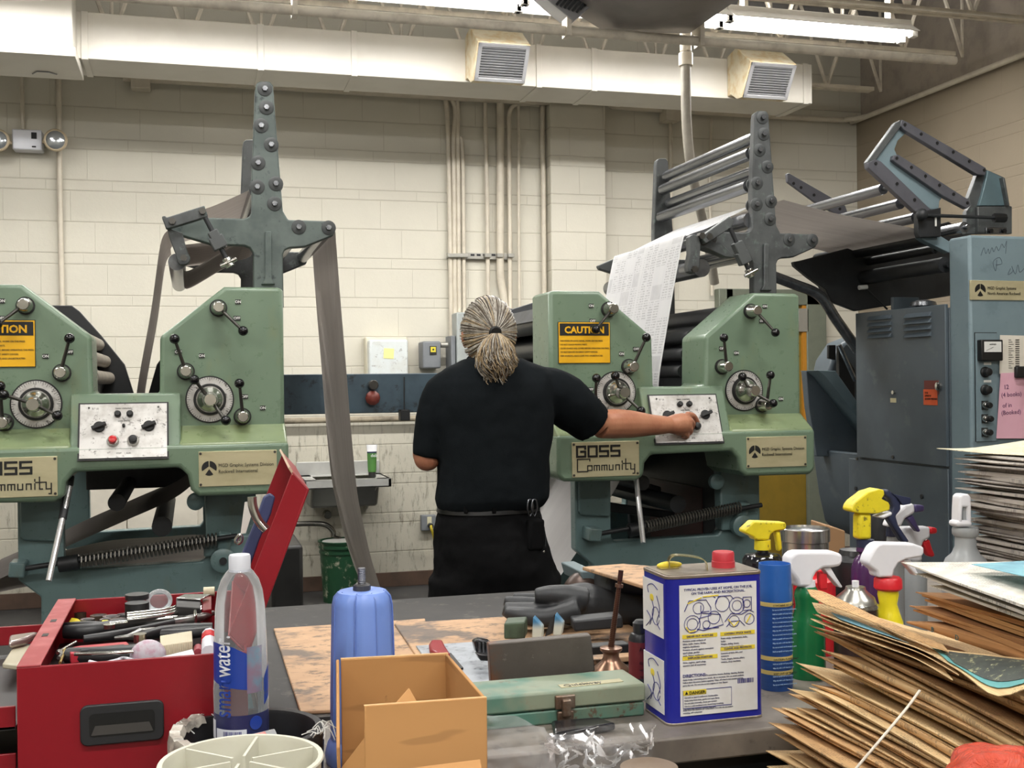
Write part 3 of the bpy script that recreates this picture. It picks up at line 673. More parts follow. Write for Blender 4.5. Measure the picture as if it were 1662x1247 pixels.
def press(cx, label, levers, dials, tags, bracket):
    t = thing('printing_press', label, 'printing press', (cx, 4.5, 0), 'green web press units')
    LX = lambda p: [(cx+a, c) for a, c in p]
    # cast housing, operator side
    h = MB()
    h.xz(LX([(-.51, 1.20), (-.51, 1.745), (-.50, 1.757), (-.315, 1.757), (-.107, 1.59), (-.104, 1.40), (.104, 1.40), (.107, 1.59), (.315, 1.757), (.50, 1.757), (.51, 1.745), (.51, 1.20)]), PY0, 4.17)
    h.build('upper_housing', mpg, t, bev=.014, seg=4)
    for a, c in ((-.512, -.165), (.165, .512)): MB().yz([(PY0+.02, 1.302), (PY0-.004, 1.29), (3.86, 1.236), (3.855, 1.20), (4.1, 1.20), (4.1, 1.302)], cx+a, cx+c).build('ledge', press_green('ledge_green', S(124, 138, 100), S(112, 128, 98), S(140, 136, 78)) if 'ledge_green' not in bpy.data.materials else bpy.data.materials['ledge_green'], t, bev=.010, seg=3)
    f = MB(); arch = [(-.515, 1.235), (-.515, 1.09), (-.495, 1.068), (-.215, 1.062), (-.185, 1.08), (-.18, 1.125), (-.155, 1.155), (.165, 1.16), (.19, 1.135), (.2, 1.085), (.225, 1.064), (.495, 1.062), (.515, 1.085), (.515, 1.235)]
    f.xz(LX(arch), 3.855, 4.15); f.build('fascia', mpg, t, bev=.014, seg=4)
    f = MB(); f.yz([(PY0+.01, 1.402), (PY0-.018, 1.402), (PY0-.022, 1.393), (3.862, 1.205), (3.87, 1.195), (4.1, 1.195), (4.1, 1.402)], cx-.17, cx+.17); f.build('panel_hood', mpg, t, bev=.008, seg=3)
    # tilted control panel
    a = V(cx-.14, PY0-.036, 1.367); dn = V(0, 3.8515-(PY0-.036), 1.196-1.367); u = V(.267, 0, 0); nn = V(0, dn.z, -dn.y).normalized()
    pn = lambda x, y, k=0: a+u*x+dn*y+nn*k
    b = MB(); b.hexa([pn(-.02, 1.035), pn(1.02, 1.035), pn(1.02, -.03), pn(-.02, -.03)]+[pn(-.02, 1.035, .003), pn(1.02, 1.035, .003), pn(1.02, -.03, .003), pn(-.02, -.03, .003)]); b.build('panel_gasket', mblk, t)
    b = MB(); b.hexa([pn(0, 1), pn(1, 1), pn(1, 0), pn(0, 0)]+[pn(0, 1, .006), pn(1, 1, .006), pn(1, 0, .006), pn(0, 0, .006)]); pl = b.build('control_panel', mpanel, t)
    for x, y in ((.1, .07), (.9, .07)): MB().cyl(pn(x, y, .005), pn(x, y, .0075), .0035, n=10).build('panel_screw', mrub, pl)
    for x in (.43, .57): MB().lathe([(.0105, 0), (.0105, .012), (.007, .016)], pn(x, .2, .006), nn, 20).build('push_button', mblk, pl)
    MB().lathe([(.005, 0), (.005, .014), (.003, .018)], pn(.5, .42, .006), nn, 12).build('toggle_switch', mblk, pl)
    for x in (.22, .79):
        c = pn(x, .43, .006); k = MB(); k.cyl(c, c+nn*.008, .018, n=24)
        d = V(math.cos(.35), 0, math.sin(.35)); k.bar(c+nn*.014-d*.023, c+nn*.014+d*.023, .012, .018, nn); kb = k.build('selector_knob', mblk, pl, bev=.002)
        m = MB()
        for i in range(7):
            a_ = math.radians(20+i*23); e = V(math.cos(a_), 0, 0)+dn.normalized()*-math.sin(a_); m.bar(c+e*.026, c+e*.030, .0012, .0006, nn)
        m.build('knob_marks', mrub, pl)
    mred = M('button_red', S(196, 34, 38), .25)
    for x, m in ((.38, mred), (.61, mblk)):
        c = pn(x, .70, .006); g = MB().lathe([(.019, 0), (.019, .008), (.016, .012), (.015, .016)], c, nn, 24).build('button_collar', mchr, pl)
        MB().lathe([(.0125, .012), (.0135, .026), (.011, .031), (.004, .033)], c, nn, 20).build('push_button', m, pl)
    for (x, y, s) in ((.5, .10, 'PRESS   CONTROL'), (.5, .335, 'SAFE   DRIVE'), (.5, .93, 'STOP        RUN')): text(s, .0065, pn(x, y, .0062), (1, 0, 0), -dn, mrub, pl, align='CENTER')
    # controls
    for hb, bl in levers: control(t, hb, bl)
    for c, bl, he in dials: dial(t, c, bl, he)
    for x, y, s in tags: onoff(t, x, y, s)
    # dots beside the tags (screw bosses)
    # caution sign
    q0 = (cx-.476, 1.493); w_, hh = .198, .148
    sg = MB().box(cx-.478, cx-.478+w_+.004, PY0-.003, PY0, 1.491, 1.491+hh+.004).build('caution_sign', mblk, t)
    MB().box(q0[0], q0[0]+w_, PY0-.004, PY0-.0028, q0[1], q0[1]+hh).build('sign_field', myel, sg)
    MB().box(q0[0]+.004, q0[0]+w_-.004, PY0-.005, PY0-.0038, q0[1]+.1, q0[1]+hh-.004).build('sign_header', mblk, sg)
    text('CAUTION', .034, (q0[0]+w_/2, PY0-.0052, q0[1]+.109), (1, 0, 0), (0, 0, 1), myel, sg, align='CENTER', bold=.0012, name='sign_lettering')
    text('FOR WORK OR GOOD REPAIR, WORK ON THE PRESS,\nDO NOT TOUCH MOVING PARTS.\nCLOSE GUARDS AND COVERS BEFORE OPERATING THE PRESS.\nDO NOT REMOVE OR DEFEAT SAFETY DEVICES.\nKEEP WORKING AREAS CLEAR AND UNOBSTRUCTED.', .0078, (q0[0]+.006, PY0-.0042, q0[1]+.078), (1, 0, 0), (0, 0, 1), mblk, sg, line=1.75, sx=.86, name='sign_lettering')
    # name plates on the fascia
    Y = 3.8545
    pa = MB().box(cx-.462, cx-.205, Y-.003, Y+.004, 1.082, 1.208).build('name_plate', mbrass, t, bev=.001)
    for x, z in ((cx-.455, 1.09), (cx-.212, 1.09), (cx-.455, 1.2), (cx-.212, 1.2)): screw(pa, x, z, Y-.002)
    g = [[(1, .8), (1, 1), (0, 1), (0, 0), (1, 0), (1, .5), (.5, .5)], [(1.4, 0), (1.4, 1), (2.4, 1), (2.4, 0), (1.4, 0)], [(3.8, 1), (2.8, 1), (2.8, .5), (3.8, .5), (3.8, 0), (2.8, 0)], [(5.2, 1), (4.2, 1), (4.2, .5), (5.2, .5), (5.2, 0), (4.2, 0)]]
    stroke(pa, g, (cx-.443, 1.156), .031, .036, .0075, Y-.0035, mblk)
    m_ = lambda x: [[(x, 0), (x, .5), (x+.36, .5), (x+.36, 0)], [(x+.36, .5), (x+.72, .5), (x+.72, 0)]]
    c_ = [[(1.7, 1), (1.7, 1.2), (0, 1.2), (0, -.1), (1.4, -.1), (1.4, .5), (2, .5), (2, 0), (1.4, 0)]]+m_(2.3)+m_(3.35)+[[(4.4, .5), (4.4, 0), (4.9, 0), (4.9, .5)], [(5.3, 0), (5.3, .5), (5.8, .5), (5.8, 0)], [(6.2, 0), (6.2, .5)], [(6.2, .75), (6.2, .9)], [(6.7, 1.1), (6.7, 0), (7, 0)], [(6.3, .62), (7.4, .62)], [(7.4, .5), (7.4, 0), (7.95, 0)], [(7.95, .5), (7.95, -.45), (7.7, -.45)]]
    stroke(pa, c_, (cx-.442, 1.106), .0275, .034, .0038, Y-.0035, mblk)
    pb = MB().box(cx+.225, cx+.475, Y-.003, Y+.004, 1.095, 1.21).build('name_plate', mbrass, t, bev=.001)
    for x, z in ((cx+.231, 1.102), (cx+.469, 1.102), (cx+.231, 1.203), (cx+.469, 1.203)): screw(pb, x, z, Y-.002)
    logo(pb, (cx+.258, 1.155), .024, mblk, Y-.003)
    text('MGD Graphic Systems Division', .0165, (cx+.287, Y-.0034, 1.158), (1, 0, 0), (0, 0, 1), mblk, pb, sx=.84)
    text('Rockwell International', .0165, (cx+.287, Y-.0034, 1.138), (1, 0, 0), (0, 0, 1), mblk, pb, sx=.84)
    # lower side frames
    lower = [(-.36, 1.12), (-.36, .78), (-.29, .72), (-.29, .1), (-.45, .06), (-.45, 0), (.47, 0), (.47, .06), (.42, .1), (.42, 1.12), (.245, 1.12), (.25, .83), (.235, .812), (-.20, .806), (-.215, .822), (-.218, 1.12)]
    for y0, y1 in ((4.12, 4.18), (PY1, PY1+.06)): MB().xz(LX(lower), y0, y1).build('side_frame', mteal, t, bev=.006)
    MB().xz(LX([(-.35, 1.07), (-.35, .93), (-.34, .915), (-.225, .905), (-.222, .92), (-.222, 1.07)]), 4.10, 4.125).build('frame_pad', mteal, t, bev=.006)
    MB().box(cx+.24, cx+.40, 4.095, 4.125, .83, .90).build('frame_pad', mteal, t, bev=.006)
    MB().box(cx-.45, cx+.47, 4.12, PY1+.06, 0, .05).build('base_plate', mteal, t, bev=.01)
    for x in (-.25, .3): MB().cyl((cx+x, 4.2, .45), (cx+x, PY1, .45), .03).build('tie_rod', mrub, t)
    # far frame, upper plate
    MB().xz(LX([(-.37, 1.1), (-.37, 1.66), (-.25, 1.70), (-.12, 1.57), (-.115, 1.36), (.115, 1.36), (.12, 1.57), (.25, 1.70), (.37, 1.66), (.37, 1.1)]), PY1, PY1+.07).build('far_housing', mdark, t, bev=.01)
    gq = [(p.x+.202, p.z) for p in [P(x, y, Y=5.13) for x, y in ((60, 497), (118, 497), (130, 506), (165, 545), (203, 592), (218, 640), (60, 640))]]
    for s in (-1, 1):
        MB().xz(LX([(-s*a, c) for a, c in gq]), 5.09, 5.13).build('far_guard', mdark, t, bev=.004)
        for x, z in ((.17, 1.60), (.145, 1.53), (.13, 1.46)): MB().cyl((cx+s*x, 4.2, z), (cx+s*x, 5.09, z), .026, n=20).build('form_roller', M('roller_cream', S(168, 160, 146), .4, c2=S(120, 114, 106)) if s < 0 else mdark, t)
    # rollers and cylinders inside, left and right bank
    for s in (-1, 1):
        for x, z, r in ((.43, 1.66, .05), (.31, 1.68, .045), (.36, 1.56, .055), (.235, 1.60, .045), (.25, 1.48, .06), (.40, 1.44, .06), (.17, 1.33, .075), (.34, 1.30, .09)):
            MB().cyl((cx+s*x, 4.18, z), (cx+s*x, PY1, z), r*.92, n=24).build('ink_roller', M('roller_black', S(44, 46, 48), .35, c2=S(28, 29, 30)), t)
        MB().cyl((cx+s*.02*0+s*.075, 4.18, 1.22), (cx+s*.075, PY1, 1.22), .07, n=28).build('blanket_cylinder', mdark, t)
        gp = [(s*.155, 1.40), (s*.14, 1.45), (s*.215, 1.56), (s*.33, 1.705), (s*.45, 1.715), (s*.49, 1.66)]
        b = MB(); b.sheet([[(cx+x, 4.18, z), (cx+x, PY1, z)] for x, z in gp], .006); b.build('ink_guard', M('guard_grey', S(78, 80, 84), .4, .3, c2=S(50, 52, 54), var=.8), t, bev=.001)
    # tower: near and far plate, discs, idler rollers
    mt_ = mtow if cx > 1 else M('tower_teal', S(92, 102, 98), .5, .1, c2=S(72, 82, 79), var=.9, sc=8, c3=S(50, 58, 58), bump=.1, bsc=30); mcap_ = M('cap_dark', S(66, 69, 69), .5, .1, c2=S(52, 55, 55))
    near = MB().xz(LX(TO), 4.16, 4.20).build('tower_plate', mt_, t, bev=.005)
    MB().xz(LX(TO), PY1+.02, PY1+.06).build('tower_plate', mtow, t, bev=.005)
    q = LX([loc(240+a/4.797, 220+c/4.797, 4.2) for a, c in ((905, 760), (955, 760), (955, 1120), (985, 1170), (875, 1170), (905, 1120))]); MB().xz(q, 4.145, 4.165).build('plate_rib', mt_, t, bev=.004)
    for i, (x, z) in enumerate(DISCS):
        MB().lathe([(.0262, 0), (.0262, .004), (.021, .006), (.012, .006)], (cx+x, 4.162, z), (0, -1, 0), 24).build('bearing_cap', mcap_, t); MB().cyl((cx+x, 4.16, z), (cx+x, 4.146, z), .0105, n=6).build('cap_bolt', mroll, t, bev=.001)
        MB().lathe([(.028, 0), (.028, .005), (.011, .007), (.011, .016)], (cx+x, 4.197, z), (0, 1, 0), 20).build('bearing_cap', mtow, t)
        if bracket == 'up' and i in (1, 2, 3, 4) or i in (8, 9) or (i == 5 and cx < 1):
            MB().lathe([(.012, 0), (.012, .03), (.026, .032), (.026, PY1+.02-4.2-.032), (.012, PY1+.02-4.2-.03), (.012, PY1+.02-4.2)], (cx+x, 4.2, z), (0, 1, 0), 24).build('idler_roller', mroll, t)
    # springs and lever under the fascia
    z = lambda x, y, Y=4.05: P(x, y, Y=Y)+V(cx-1.768, 0, 0)
    if cx > 1: sa, sb, ea, eb = z(1046, 856), z(1200, 824), z(965, 868), z(1236, 820)
    else:
        zz = lambda x, y, Y=4.05: P(x, y, Y=Y); sa, sb, ea, eb = zz(128, 912), zz(352, 876), zz(28, 925), zz(385, 870)
    sp = MB(); dd = (sb-sa); n = 34; sd = dd.normalized().cross(V(0, 1, 0)).normalized(); pts = []
    for i in range(n*8+1): ph = 6.28318*i/8; pts.append(sa+dd*(i/(n*8))+(sd*math.cos(ph)+V(0, 1, 0)*math.sin(ph))*.021)
    sp.tube(pts, .0038, 6); sp.build('tension_spring', mspr, t)
    r = MB(); r.cyl(ea, eb, .009); r.build('spring_rod', mdark, t); r = MB(); r.cyl(sa-dd.normalized()*.065, sa, .026); r.build('spring_collar', mdark, t, bev=.003)
    MB().obox(ea+V(0, .03, 0), .05, .09, .05, (0, .1, 0)).build('rod_bracket', mteal, t, bev=.006)
    q = eb+V(-.0, 0, 0); w_ = sb+V(.02, .02, -.075)
    MB().lathe([(.042, 0), (.042, .03), (.036, .034), (.012, .034), (.012, .04)], w_+V(0, .02, 0), (0, -1, 0), 28).build('pulley', mteal, t); MB().cyl(w_+V(0, -.021, 0), w_+V(0, -.026, 0), .013).build('pulley_hub', mdark, t)
    MB().bar(w_+V(0, .03, 0), sb+V(.03, .02, .02), .045, .03, (0, 1, 0)).build('pulley_arm', mteal, t, bev=.006)
    q = V(cx+.215, 4.10, 1.03-.005); MB().lathe([(.03, 0), (.03, .02), (.024, .024), (.010, .024)], q, (0, -1, 0), 24).build('roller_cap', mteal, t)
    MB().box(cx-.215, cx+.245, 4.98, 5.02, 1.0, 1.19).build('under_fascia_dark', mdark, t, bev=.004)  # added dark plate makes the gap under the fascia dark
    if cx > 1:
        MB().box(cx+.255, cx+.265, 4.19, 5.14, .60, 1.18).build('dark_backing', mdark, t); MB().box(cx+.25, cx+.254, 4.3, 4.85, .62, .98).build('brown_cover', M('inner_brown', S(74, 38, 34), .5, c2=S(48, 32, 30)), t); MB().prism([(cx-.16, 4.6, 1.0), (cx-.12, 4.6, 1.06), (cx+.2, 4.6, .96), (cx+.2, 4.6, .90)], (0, .04, 0)).build('deflector_bar', mdark, t, bev=.004); MB().prism([(cx-.19, 4.5, .72), (cx-.11, 4.5, .92), (cx+.22, 4.5, .86), (cx+.22, 4.5, .83), (cx-.09, 4.5, .875), (cx-.15, 4.5, .72)], (0, .04, 0)).build('deflector_bar', mdark, t, bev=.004)  # added dark sheet keeps the frame's window dark against the bright wall
    # diagonal rollers and gears seen through the window of the frame
    for (x, zz2, r_) in ((-.05, 1.02, .03), (.1, .93, .035)):
        MB().cyl((cx+x, 4.2, zz2), (cx+x, PY1, zz2), r_).build('idler_roller', mdark, t)
    MB().cyl((cx-.25, 4.11, .60), (cx-.25, 4.08, .60), .018).build('frame_bolt', mteal, t, bev=.003)
    return t
RL = [((996, 501), (967, 535)), ((1029, 595), (1049, 548)), ((968, 655), (968, 614)), ((1229, 504), (1258.5, 540)), ((1182, 595), (1175, 548.5)), ((1247, 658), (1250.5, 609))]
RD = [((1000, 637), [(998.6, 610.6), (1040.5, 667)], 0), ((1208, 634), [(1205, 612), (1255, 655)], 0)]
q6 = lambda x, y: (860+x/3.4625, 420+y/3.4625)
RTG = [q6(345, 265)+('ON',), q6(352, 350)+('OFF',), q6(515, 535)+('ON',), q6(597, 508)+('OFF',), q6(340, 735)+('OFF',), q6(1320, 268)+('ON',), q6(1160, 530)+('ON',), q6(1080, 505)+('OFF',), q6(1410, 788)+('ON',), q6(1305, 350)+('OFF',)]
LL = [((355, 498.6), (394.6, 537.3)), ((301.6, 602.8), (283.4, 550.4)), ((394.6, 676.9), (388.5, 622.6)), ((37.6, 494.6), (-5, 527)), ((97.5, 605), (112.7, 549.5)), ((2.6, 686.6), (0, 627))]
LD = [((340.6, 648.5), [(315.4, 616.5), (366.5, 682.7)], 0), ((58.8, 656), [(6, 641), (93, 675)], 0)]
q4 = lambda x, y: (x/3.282, 420+y/3.282)
LTG = [q4(1268, 230)+('ON',), q4(1262, 317)+('OFF',), q4(1075, 517)+('ON',), q4(1400, 795)+('ON',), q4(243, 520)+('ON',), q4(370, 497)+('OFF',), q4(1303, 735)+('OFF',), q4(950, 497)+('OFF',), q4(10, 225)+('ON',), q4(5, 317)+('OFF',)]
pr_ = press(1.768, 'green web press unit the man is working at, with four rollers up its tower', RL, RD, RTG, 'up')
pl_ = press(-.202, 'green web press unit on the left with a dark star-shaped tower plate', LL, LD, LTG, 'down')
# brackets on the tower arms -------------------------------------------------
def plate(t, name, pts, Y0, Y1, mat, bev=.003): return MB().prism([P(a, c, Y=Y0) for a, c in pts], (0, Y1-Y0, 0)).build(name, mat, t, bev=bev)
z2 = lambda x, y: (240+x/4.797, 220+y/4.797)
br = plate(pl_, 'bracket_bar', [z2(*p) for p in ((110, 640), (112, 628), (135, 625), (145, 638), (440, 545), (470, 630), (160, 725), (140, 722), (130, 690))], 4.05, 4.09, mtow)
plate(pl_, 'link_arm', [z2(*p) for p in ((150, 720), (270, 760), (300, 880), (330, 950), (325, 985), (300, 1005), (250, 1010), (228, 985), (215, 920), (165, 790))], 4.08, 4.12, mtow)
for x, y in ((190, 668), (425, 590), (278, 955)): q = P(*z2(x, y), Y=4.05); MB().cyl(q, q-V(0, .012, 0), .012, n=6).build('hex_bolt', mrub, pl_)
def adjuster(t, a, b, mids, Y):
    A, B = P(*a, Y=Y), P(*b, Y=Y); MB().cyl(A, B, .0085).build('adjusting_rod', mdark, t)
    for f, sx, sy in mids:
        c = A+(B-A)*f; MB().bar(c-(B-A).normalized()*sy/2, c+(B-A).normalized()*sy/2, sx, .035, (0, 1, 0)).build('rod_block', mtow, t, bev=.004)
    dn_ = (B-A).normalized(); MB().cyl(B-dn_*.03, B+dn_*.004, .016).build('rod_nut', mchr, t, bev=.003)
    e = B-dn_*.012; sd = dn_.cross(V(0, 1, 0)).normalized(); MB().cyl(e-sd*.03+V(0, -.01, 0), e+sd*.03+V(0, -.01, 0), .007).build('thumb_bar', mchr, t)
adjuster(pl_, z2(447, 640), z2(640, 1015), [(.36, .035, .03), (.52, .05, .045)], 4.03)
b = MB(); b.tube([P(*z2(530, 830), Y=4.02), P(*z2(570, 825), Y=4.02), P(*z2(612, 868), Y=4.02)], .006, 8, sub=4); b.build('lever', mchr, pl_)
MB().cyl(P(*z2(225, 985), Y=4.2), V(P(*z2(225, 985), Y=4.2).x, PY1, P(*z2(225, 985), Y=4.2).z), .03).build('guide_roller', mroll, pl_)
z5 = lambda x, y: (1040+x/4.158, 180+y/4.158)
plate(pr_, 'bracket_bar', [z5(*p) for p in ((425, 838), (600, 712), (632, 745), (610, 790), (470, 880), (440, 895), (410, 860))], 4.06, 4.10, mtow)
plate(pr_, 'pivot_arm', [z5(*p) for p in ((385, 835), (420, 830), (470, 880), (560, 905), (640, 990), (570, 985), (455, 930), (400, 915), (370, 880))], 4.10, 4.15, mtow)
plate(pr_, 'link_arm', [z5(*p) for p in ((330, 850), (355, 832), (392, 845), (405, 900), (398, 1030), (395, 1075), (362, 1098), (325, 1085), (318, 1050), (335, 960))], 4.07, 4.11, mtow)
for x, y in ((458, 850), (360, 1070), (408, 845)): q = P(*z5(x, y), Y=4.07); MB().cyl(q+V(0, .02, 0), q-V(0, .012, 0), .014, n=6).build('hex_bolt', mrub, pr_)
adjuster(pr_, z5(602, 790), z5(745, 1115), [(.42, .04, .05), (.62, .05, .05)], 4.03)
for y in (1135,): pass
q = P(*z5(304, 1085), Y=4.28); MB().cyl(V(q.x, 4.13, q.z), V(q.x, PY1, q.z), .036).build('guide_roller', mroll, pr_)
q = P(*z5(368, 890), Y=4.28); MB().cyl(V(q.x, 4.13, q.z), V(q.x, PY1, q.z), .024).build('guide_roller', mroll, pr_)
q = P(*z5(740, 655), Y=4.19)-V(0, 0, .05); MB().cyl(q, V(q.x, PY1, q.z), .032).build('idler_roller', mroll, pr_)
# ---------------------------------------------------------------- paper webs
ARM = (1.942-1.768, 2.03)      # web turning roller at the left arm
top = [(2.16-1.768+.0, 2.135), (ARM[0]+.06, 2.045), (ARM[0]+.012, 2.025), (ARM[0]-.012, 2.0), (ARM[0]-.03, 1.9), (.115, 1.60), (.095, 1.42), (.06, 1.25)]
cxr = 1.768
Xa = P(1222, 333, Y=4.3); Xm = P(1175, 356, Y=4.3); Xn = P(1143, 372, Y=4.3); Xb = P(1114, 383, Y=4.3); Xc = P(1104, 400, Y=4.3); Xd = P(1075, 560, Y=4.3); Xe = P(1066, 622, Y=4.3)
pts = [(Xa.x, Xa.z), (Xm.x, Xm.z), (Xn.x, Xn.z), (Xb.x, Xb.z), (Xc.x-.002, Xc.z), (Xd.x, Xd.z), (Xe.x, Xe.z), (Xe.x, 1.3), (1.79, 1.15)]
web('printed_web', pts, 4.28, 5.08, mwebp, 'printed newsprint web running down over the rollers into the right press')
Xa = P(1268, 345, Y=4.3); Xf = P(1540, 392, Y=4.3)
b_ = [(Xa.x, Xa.z+.05), (Xa.x+.25, Xa.z+.0), (P(1480, 372, Y=4.3).x, P(1480, 372, Y=4.3).z), (P(1515, 385, Y=4.3).x, P(1515, 385, Y=4.3).z)]
web('paper_web', b_, 4.28, 5.08, mweb, 'grey paper web stretched from the right tower to the blue folder')
# left unit webs
Lx = [P(x, y, Y=4.28) for x, y in ((272, 374), (263, 398), (245, 505))]
pl = [(Lx[0].x, Lx[0].z), (Lx[1].x-.006, Lx[1].z), (Lx[2].x, Lx[2].z), (P(222, 635, Y=4.28).x, 1.405), (-.20, 1.2)]
web('paper_web', pl, 4.28, 5.08, mweb, 'narrow-looking grey web rising out of the left press to the tower arm')
q = [P(*z2(x, y), Y=4.28) for x, y in ((800, 420), (480, 560), (180, 650))]
lo_ = P(*z2(260, 1180), Y=4.28)
web('paper_web', [(q[0].x+.05, q[0].z+.03), (q[0].x, q[0].z), (q[1].x, q[1].z), (q[2].x, q[2].z), (Lx[0].x+.0, Lx[0].z)], 4.28, 5.08, mweb, 'grey web sloping from the left tower down to its arm')
q = [P(x, y, Y=4.28) for x, y in ((425, 378), (400, 386), (330, 394), (292, 399), (285, 408), (287, 426), (296, 437), (312, 437), (375, 400), (425, 372))]
web('paper_web', [(v.x, v.z) for v in q], 4.28, 5.08, mweb, 'grey web looped low under the arm of the left tower')
# web falling from the right arm of the left tower and passing under to the next unit
q = [P(x, y, Y=4.26) for x, y in ((543, 372), (546, 400), (552, 480), (562, 600), (570, 700), (580, 800), (594, 870), (608, 925), (640, 1010), (700, 1090))]
pr2 = [(q[0].x-.03, q[0].z+.03), (q[0].x, q[0].z)]+[(v.x, v.z) for v in q[1:]]
web('paper_web', pr2, 4.26, 5.08, mweb, 'long grey web hanging from the left tower and sweeping down past the sink', twist=lambda p, t: t*(.06*math.exp(-((p.z-1.25)/.2)**2)*0+.0))
wr = [(1.02, .30), (1.12, .36), (1.25, .50), (1.45, .75), (1.62, 1.0), (1.70, 1.14)]
web('paper_web', wr, 4.24, 5.08, web_mat('web_white', S(205, 203, 202), S(190, 188, 188)), 'pale web climbing into the right press from behind the man')
mwbd = web_mat('web_dark', S(104, 98, 94), S(88, 82, 80))  # plain dark grey paper
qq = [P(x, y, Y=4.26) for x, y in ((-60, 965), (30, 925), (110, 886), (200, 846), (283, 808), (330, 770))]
web('paper_web', [(v.x, v.z) for v in qq], 4.24, 5.08, mwbd, 'dark grey web sweeping up to the right under the left press fascia')
qq = [P(x, y, Y=4.26) for x, y in ((-200, 1000), (40, 952), (150, 928), (250, 920), (330, 915), (400, 925))]
web('paper_web', [(v.x, v.z) for v in qq], 4.24, 5.08, mweb, 'brownish grey web lying nearly level in the window of the left press')
# lever bars hanging below the fascias
for cx_, a, c, lab in ((1.768, (1032, 772), (1044, 882), 'bright steel lever hanging below the fascia of the right press'), (-.202, (113, 790), (79, 943), 'bright steel lever slanting down below the fascia of the left press')):
    A, B = P(*a, Y=3.93), P(*c, Y=3.80)
    t = pr_ if cx_ > 1 else pl_
    MB().tube([A+V(0, .03, .03), A+(B-A)*.35], .013, 12).build('lever_sleeve', mdark, t) if cx_ < 0 else None
    MB().cyl(A, B, .0095).build('hand_lever', M('bright_steel', S(225, 225, 225), .22, .75), t)
# blue crossbeam behind
t = thing('crossbeam', 'long blue-grey steel crossbeam joining the two presses at the back', 'beam', (.8, 5.2, 1.29))
mbm = M('beam_blue', S(72, 92, 104), .45, c2=S(52, 66, 76), var=.8, sc=5, c3=S(44, 50, 54))
a = P(700, 606, Y=5.16); c = P(700, 669, Y=5.16)
MB().box(.32, 1.24, 5.16, 5.24, c.z, a.z).build('beam', mbm, t, bev=.004)
q = P(604, 625, Y=5.15); MB().cyl(q, q-V(0, .05, 0), .022).build('valve_stem', mrub, t, bev=.003)
q = P(604, 646, Y=5.15); MB().lathe([(.03, 0), (.034, .02), (.02, .04), (.008, .045)], q, (0, -1, 0), 10).build('red_valve_knob', M('faded_red', S(128, 58, 48), .5, c2=S(96, 48, 44)), t)
q = P(656, 672, Y=5.13); MB().box(q.x-.022, q.x+.022, 5.10, 5.16, q.z-.03, q.z+.02).build('limit_switch', mdark, t, bev=.004)
q2 = P(656, 612, Y=5.15); b = MB(); b.tube([q2, q], .003, 6); b.build('cable', mdark, t)
# wall side of the right press: dark guard and yellow panel
t = thing('ink_fountain', 'black ink fountain cover sticking out left of the right press behind the man', 'ink fountain', (1.2, 4.7, 1.3))
MB().prism([P(845, 500, Y=4.95), P(880, 488, Y=4.95), P(880, 632, Y=4.95), P(815, 640, Y=4.95), P(818, 508, Y=4.95)], (0, .2, 0)).build('fountain_end', mdark, t, bev=.006)
MB().prism([P(800, 512, Y=4.93), P(882, 486, Y=4.93), P(882, 520, Y=4.93), P(840, 532, Y=4.93), P(800, 540, Y=4.93)], (0, .02, 0)).build('fountain_lip', M('guard_grey', S(78, 80, 84), .4), t, bev=.004)
for i in range(9): q = P(838+i*5.5, 548+(i % 2)*3-i*.7, Y=4.93); MB().cyl(q, q-V(0, .02, 0), .006, n=10).build('ink_key', mchr, t)
for x, y in ((848, 530), (858, 528)): q = P(x, y, Y=4.93); MB().sph(q, .008, 10, 8).build('ink_key', mchr, t)
# ================================================================ THE BLUE FOLDER ON THE RIGHT
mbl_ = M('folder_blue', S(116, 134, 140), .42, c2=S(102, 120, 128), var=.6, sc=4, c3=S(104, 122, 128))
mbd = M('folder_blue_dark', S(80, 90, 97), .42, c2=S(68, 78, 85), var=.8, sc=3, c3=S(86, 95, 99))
FX = 3.089
t = fold = thing('folder_unit', 'blue-grey newspaper folder with control strip, left of the right wall', 'press folder', (3.5, 4.6, 0))
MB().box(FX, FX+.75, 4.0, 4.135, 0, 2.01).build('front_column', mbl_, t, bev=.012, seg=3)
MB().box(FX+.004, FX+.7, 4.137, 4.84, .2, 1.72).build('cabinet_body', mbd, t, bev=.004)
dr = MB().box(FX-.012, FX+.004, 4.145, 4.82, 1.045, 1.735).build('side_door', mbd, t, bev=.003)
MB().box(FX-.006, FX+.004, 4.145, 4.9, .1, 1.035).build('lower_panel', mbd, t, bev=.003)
def side(px, py, k=0): return P(px, py, X=FX-.012-k)
for c0, c1, ys in ((1410, 1447, (517, 527.5, 537, 546.5)), (1470, 1512, (513, 523.5, 534, 545))):
    for y in ys:
        a, c = side(c0, y+2), side(c1, y); z0 = (a.z+c.z)/2-.003
        MB().prism([(FX-.012, a.y, z0), (FX-.028, a.y, z0), (FX-.012, a.y, z0+.02)], (0, c.y-a.y, 0)).build('louver', mbd, dr, bev=.001)
q = side(1452, 637); MB().cyl(q, q-V(.012, 0, 0), .009).build('lock', mchr, dr); q = side(1450, 650); MB().box(FX-.0135, FX-.012, q.y-.022, q.y+.022, q.z-.010, q.z+.010).build('small_label', mbrass, dr)
q = side(1512, 629); MB().box(FX-.0135, FX-.012, q.y-.05, q.y+.05, q.z-.03, q.z+.03).build('dark_red_label', M('label_darkred', S(112, 50, 42), .5), dr)
q = side(1511, 645); MB().box(FX-.0137, FX-.012, q.y-.045, q.y+.05, q.z-.034, q.z+.034).build('orange_label', M('label_orange', S(214, 88, 40), .5), dr)
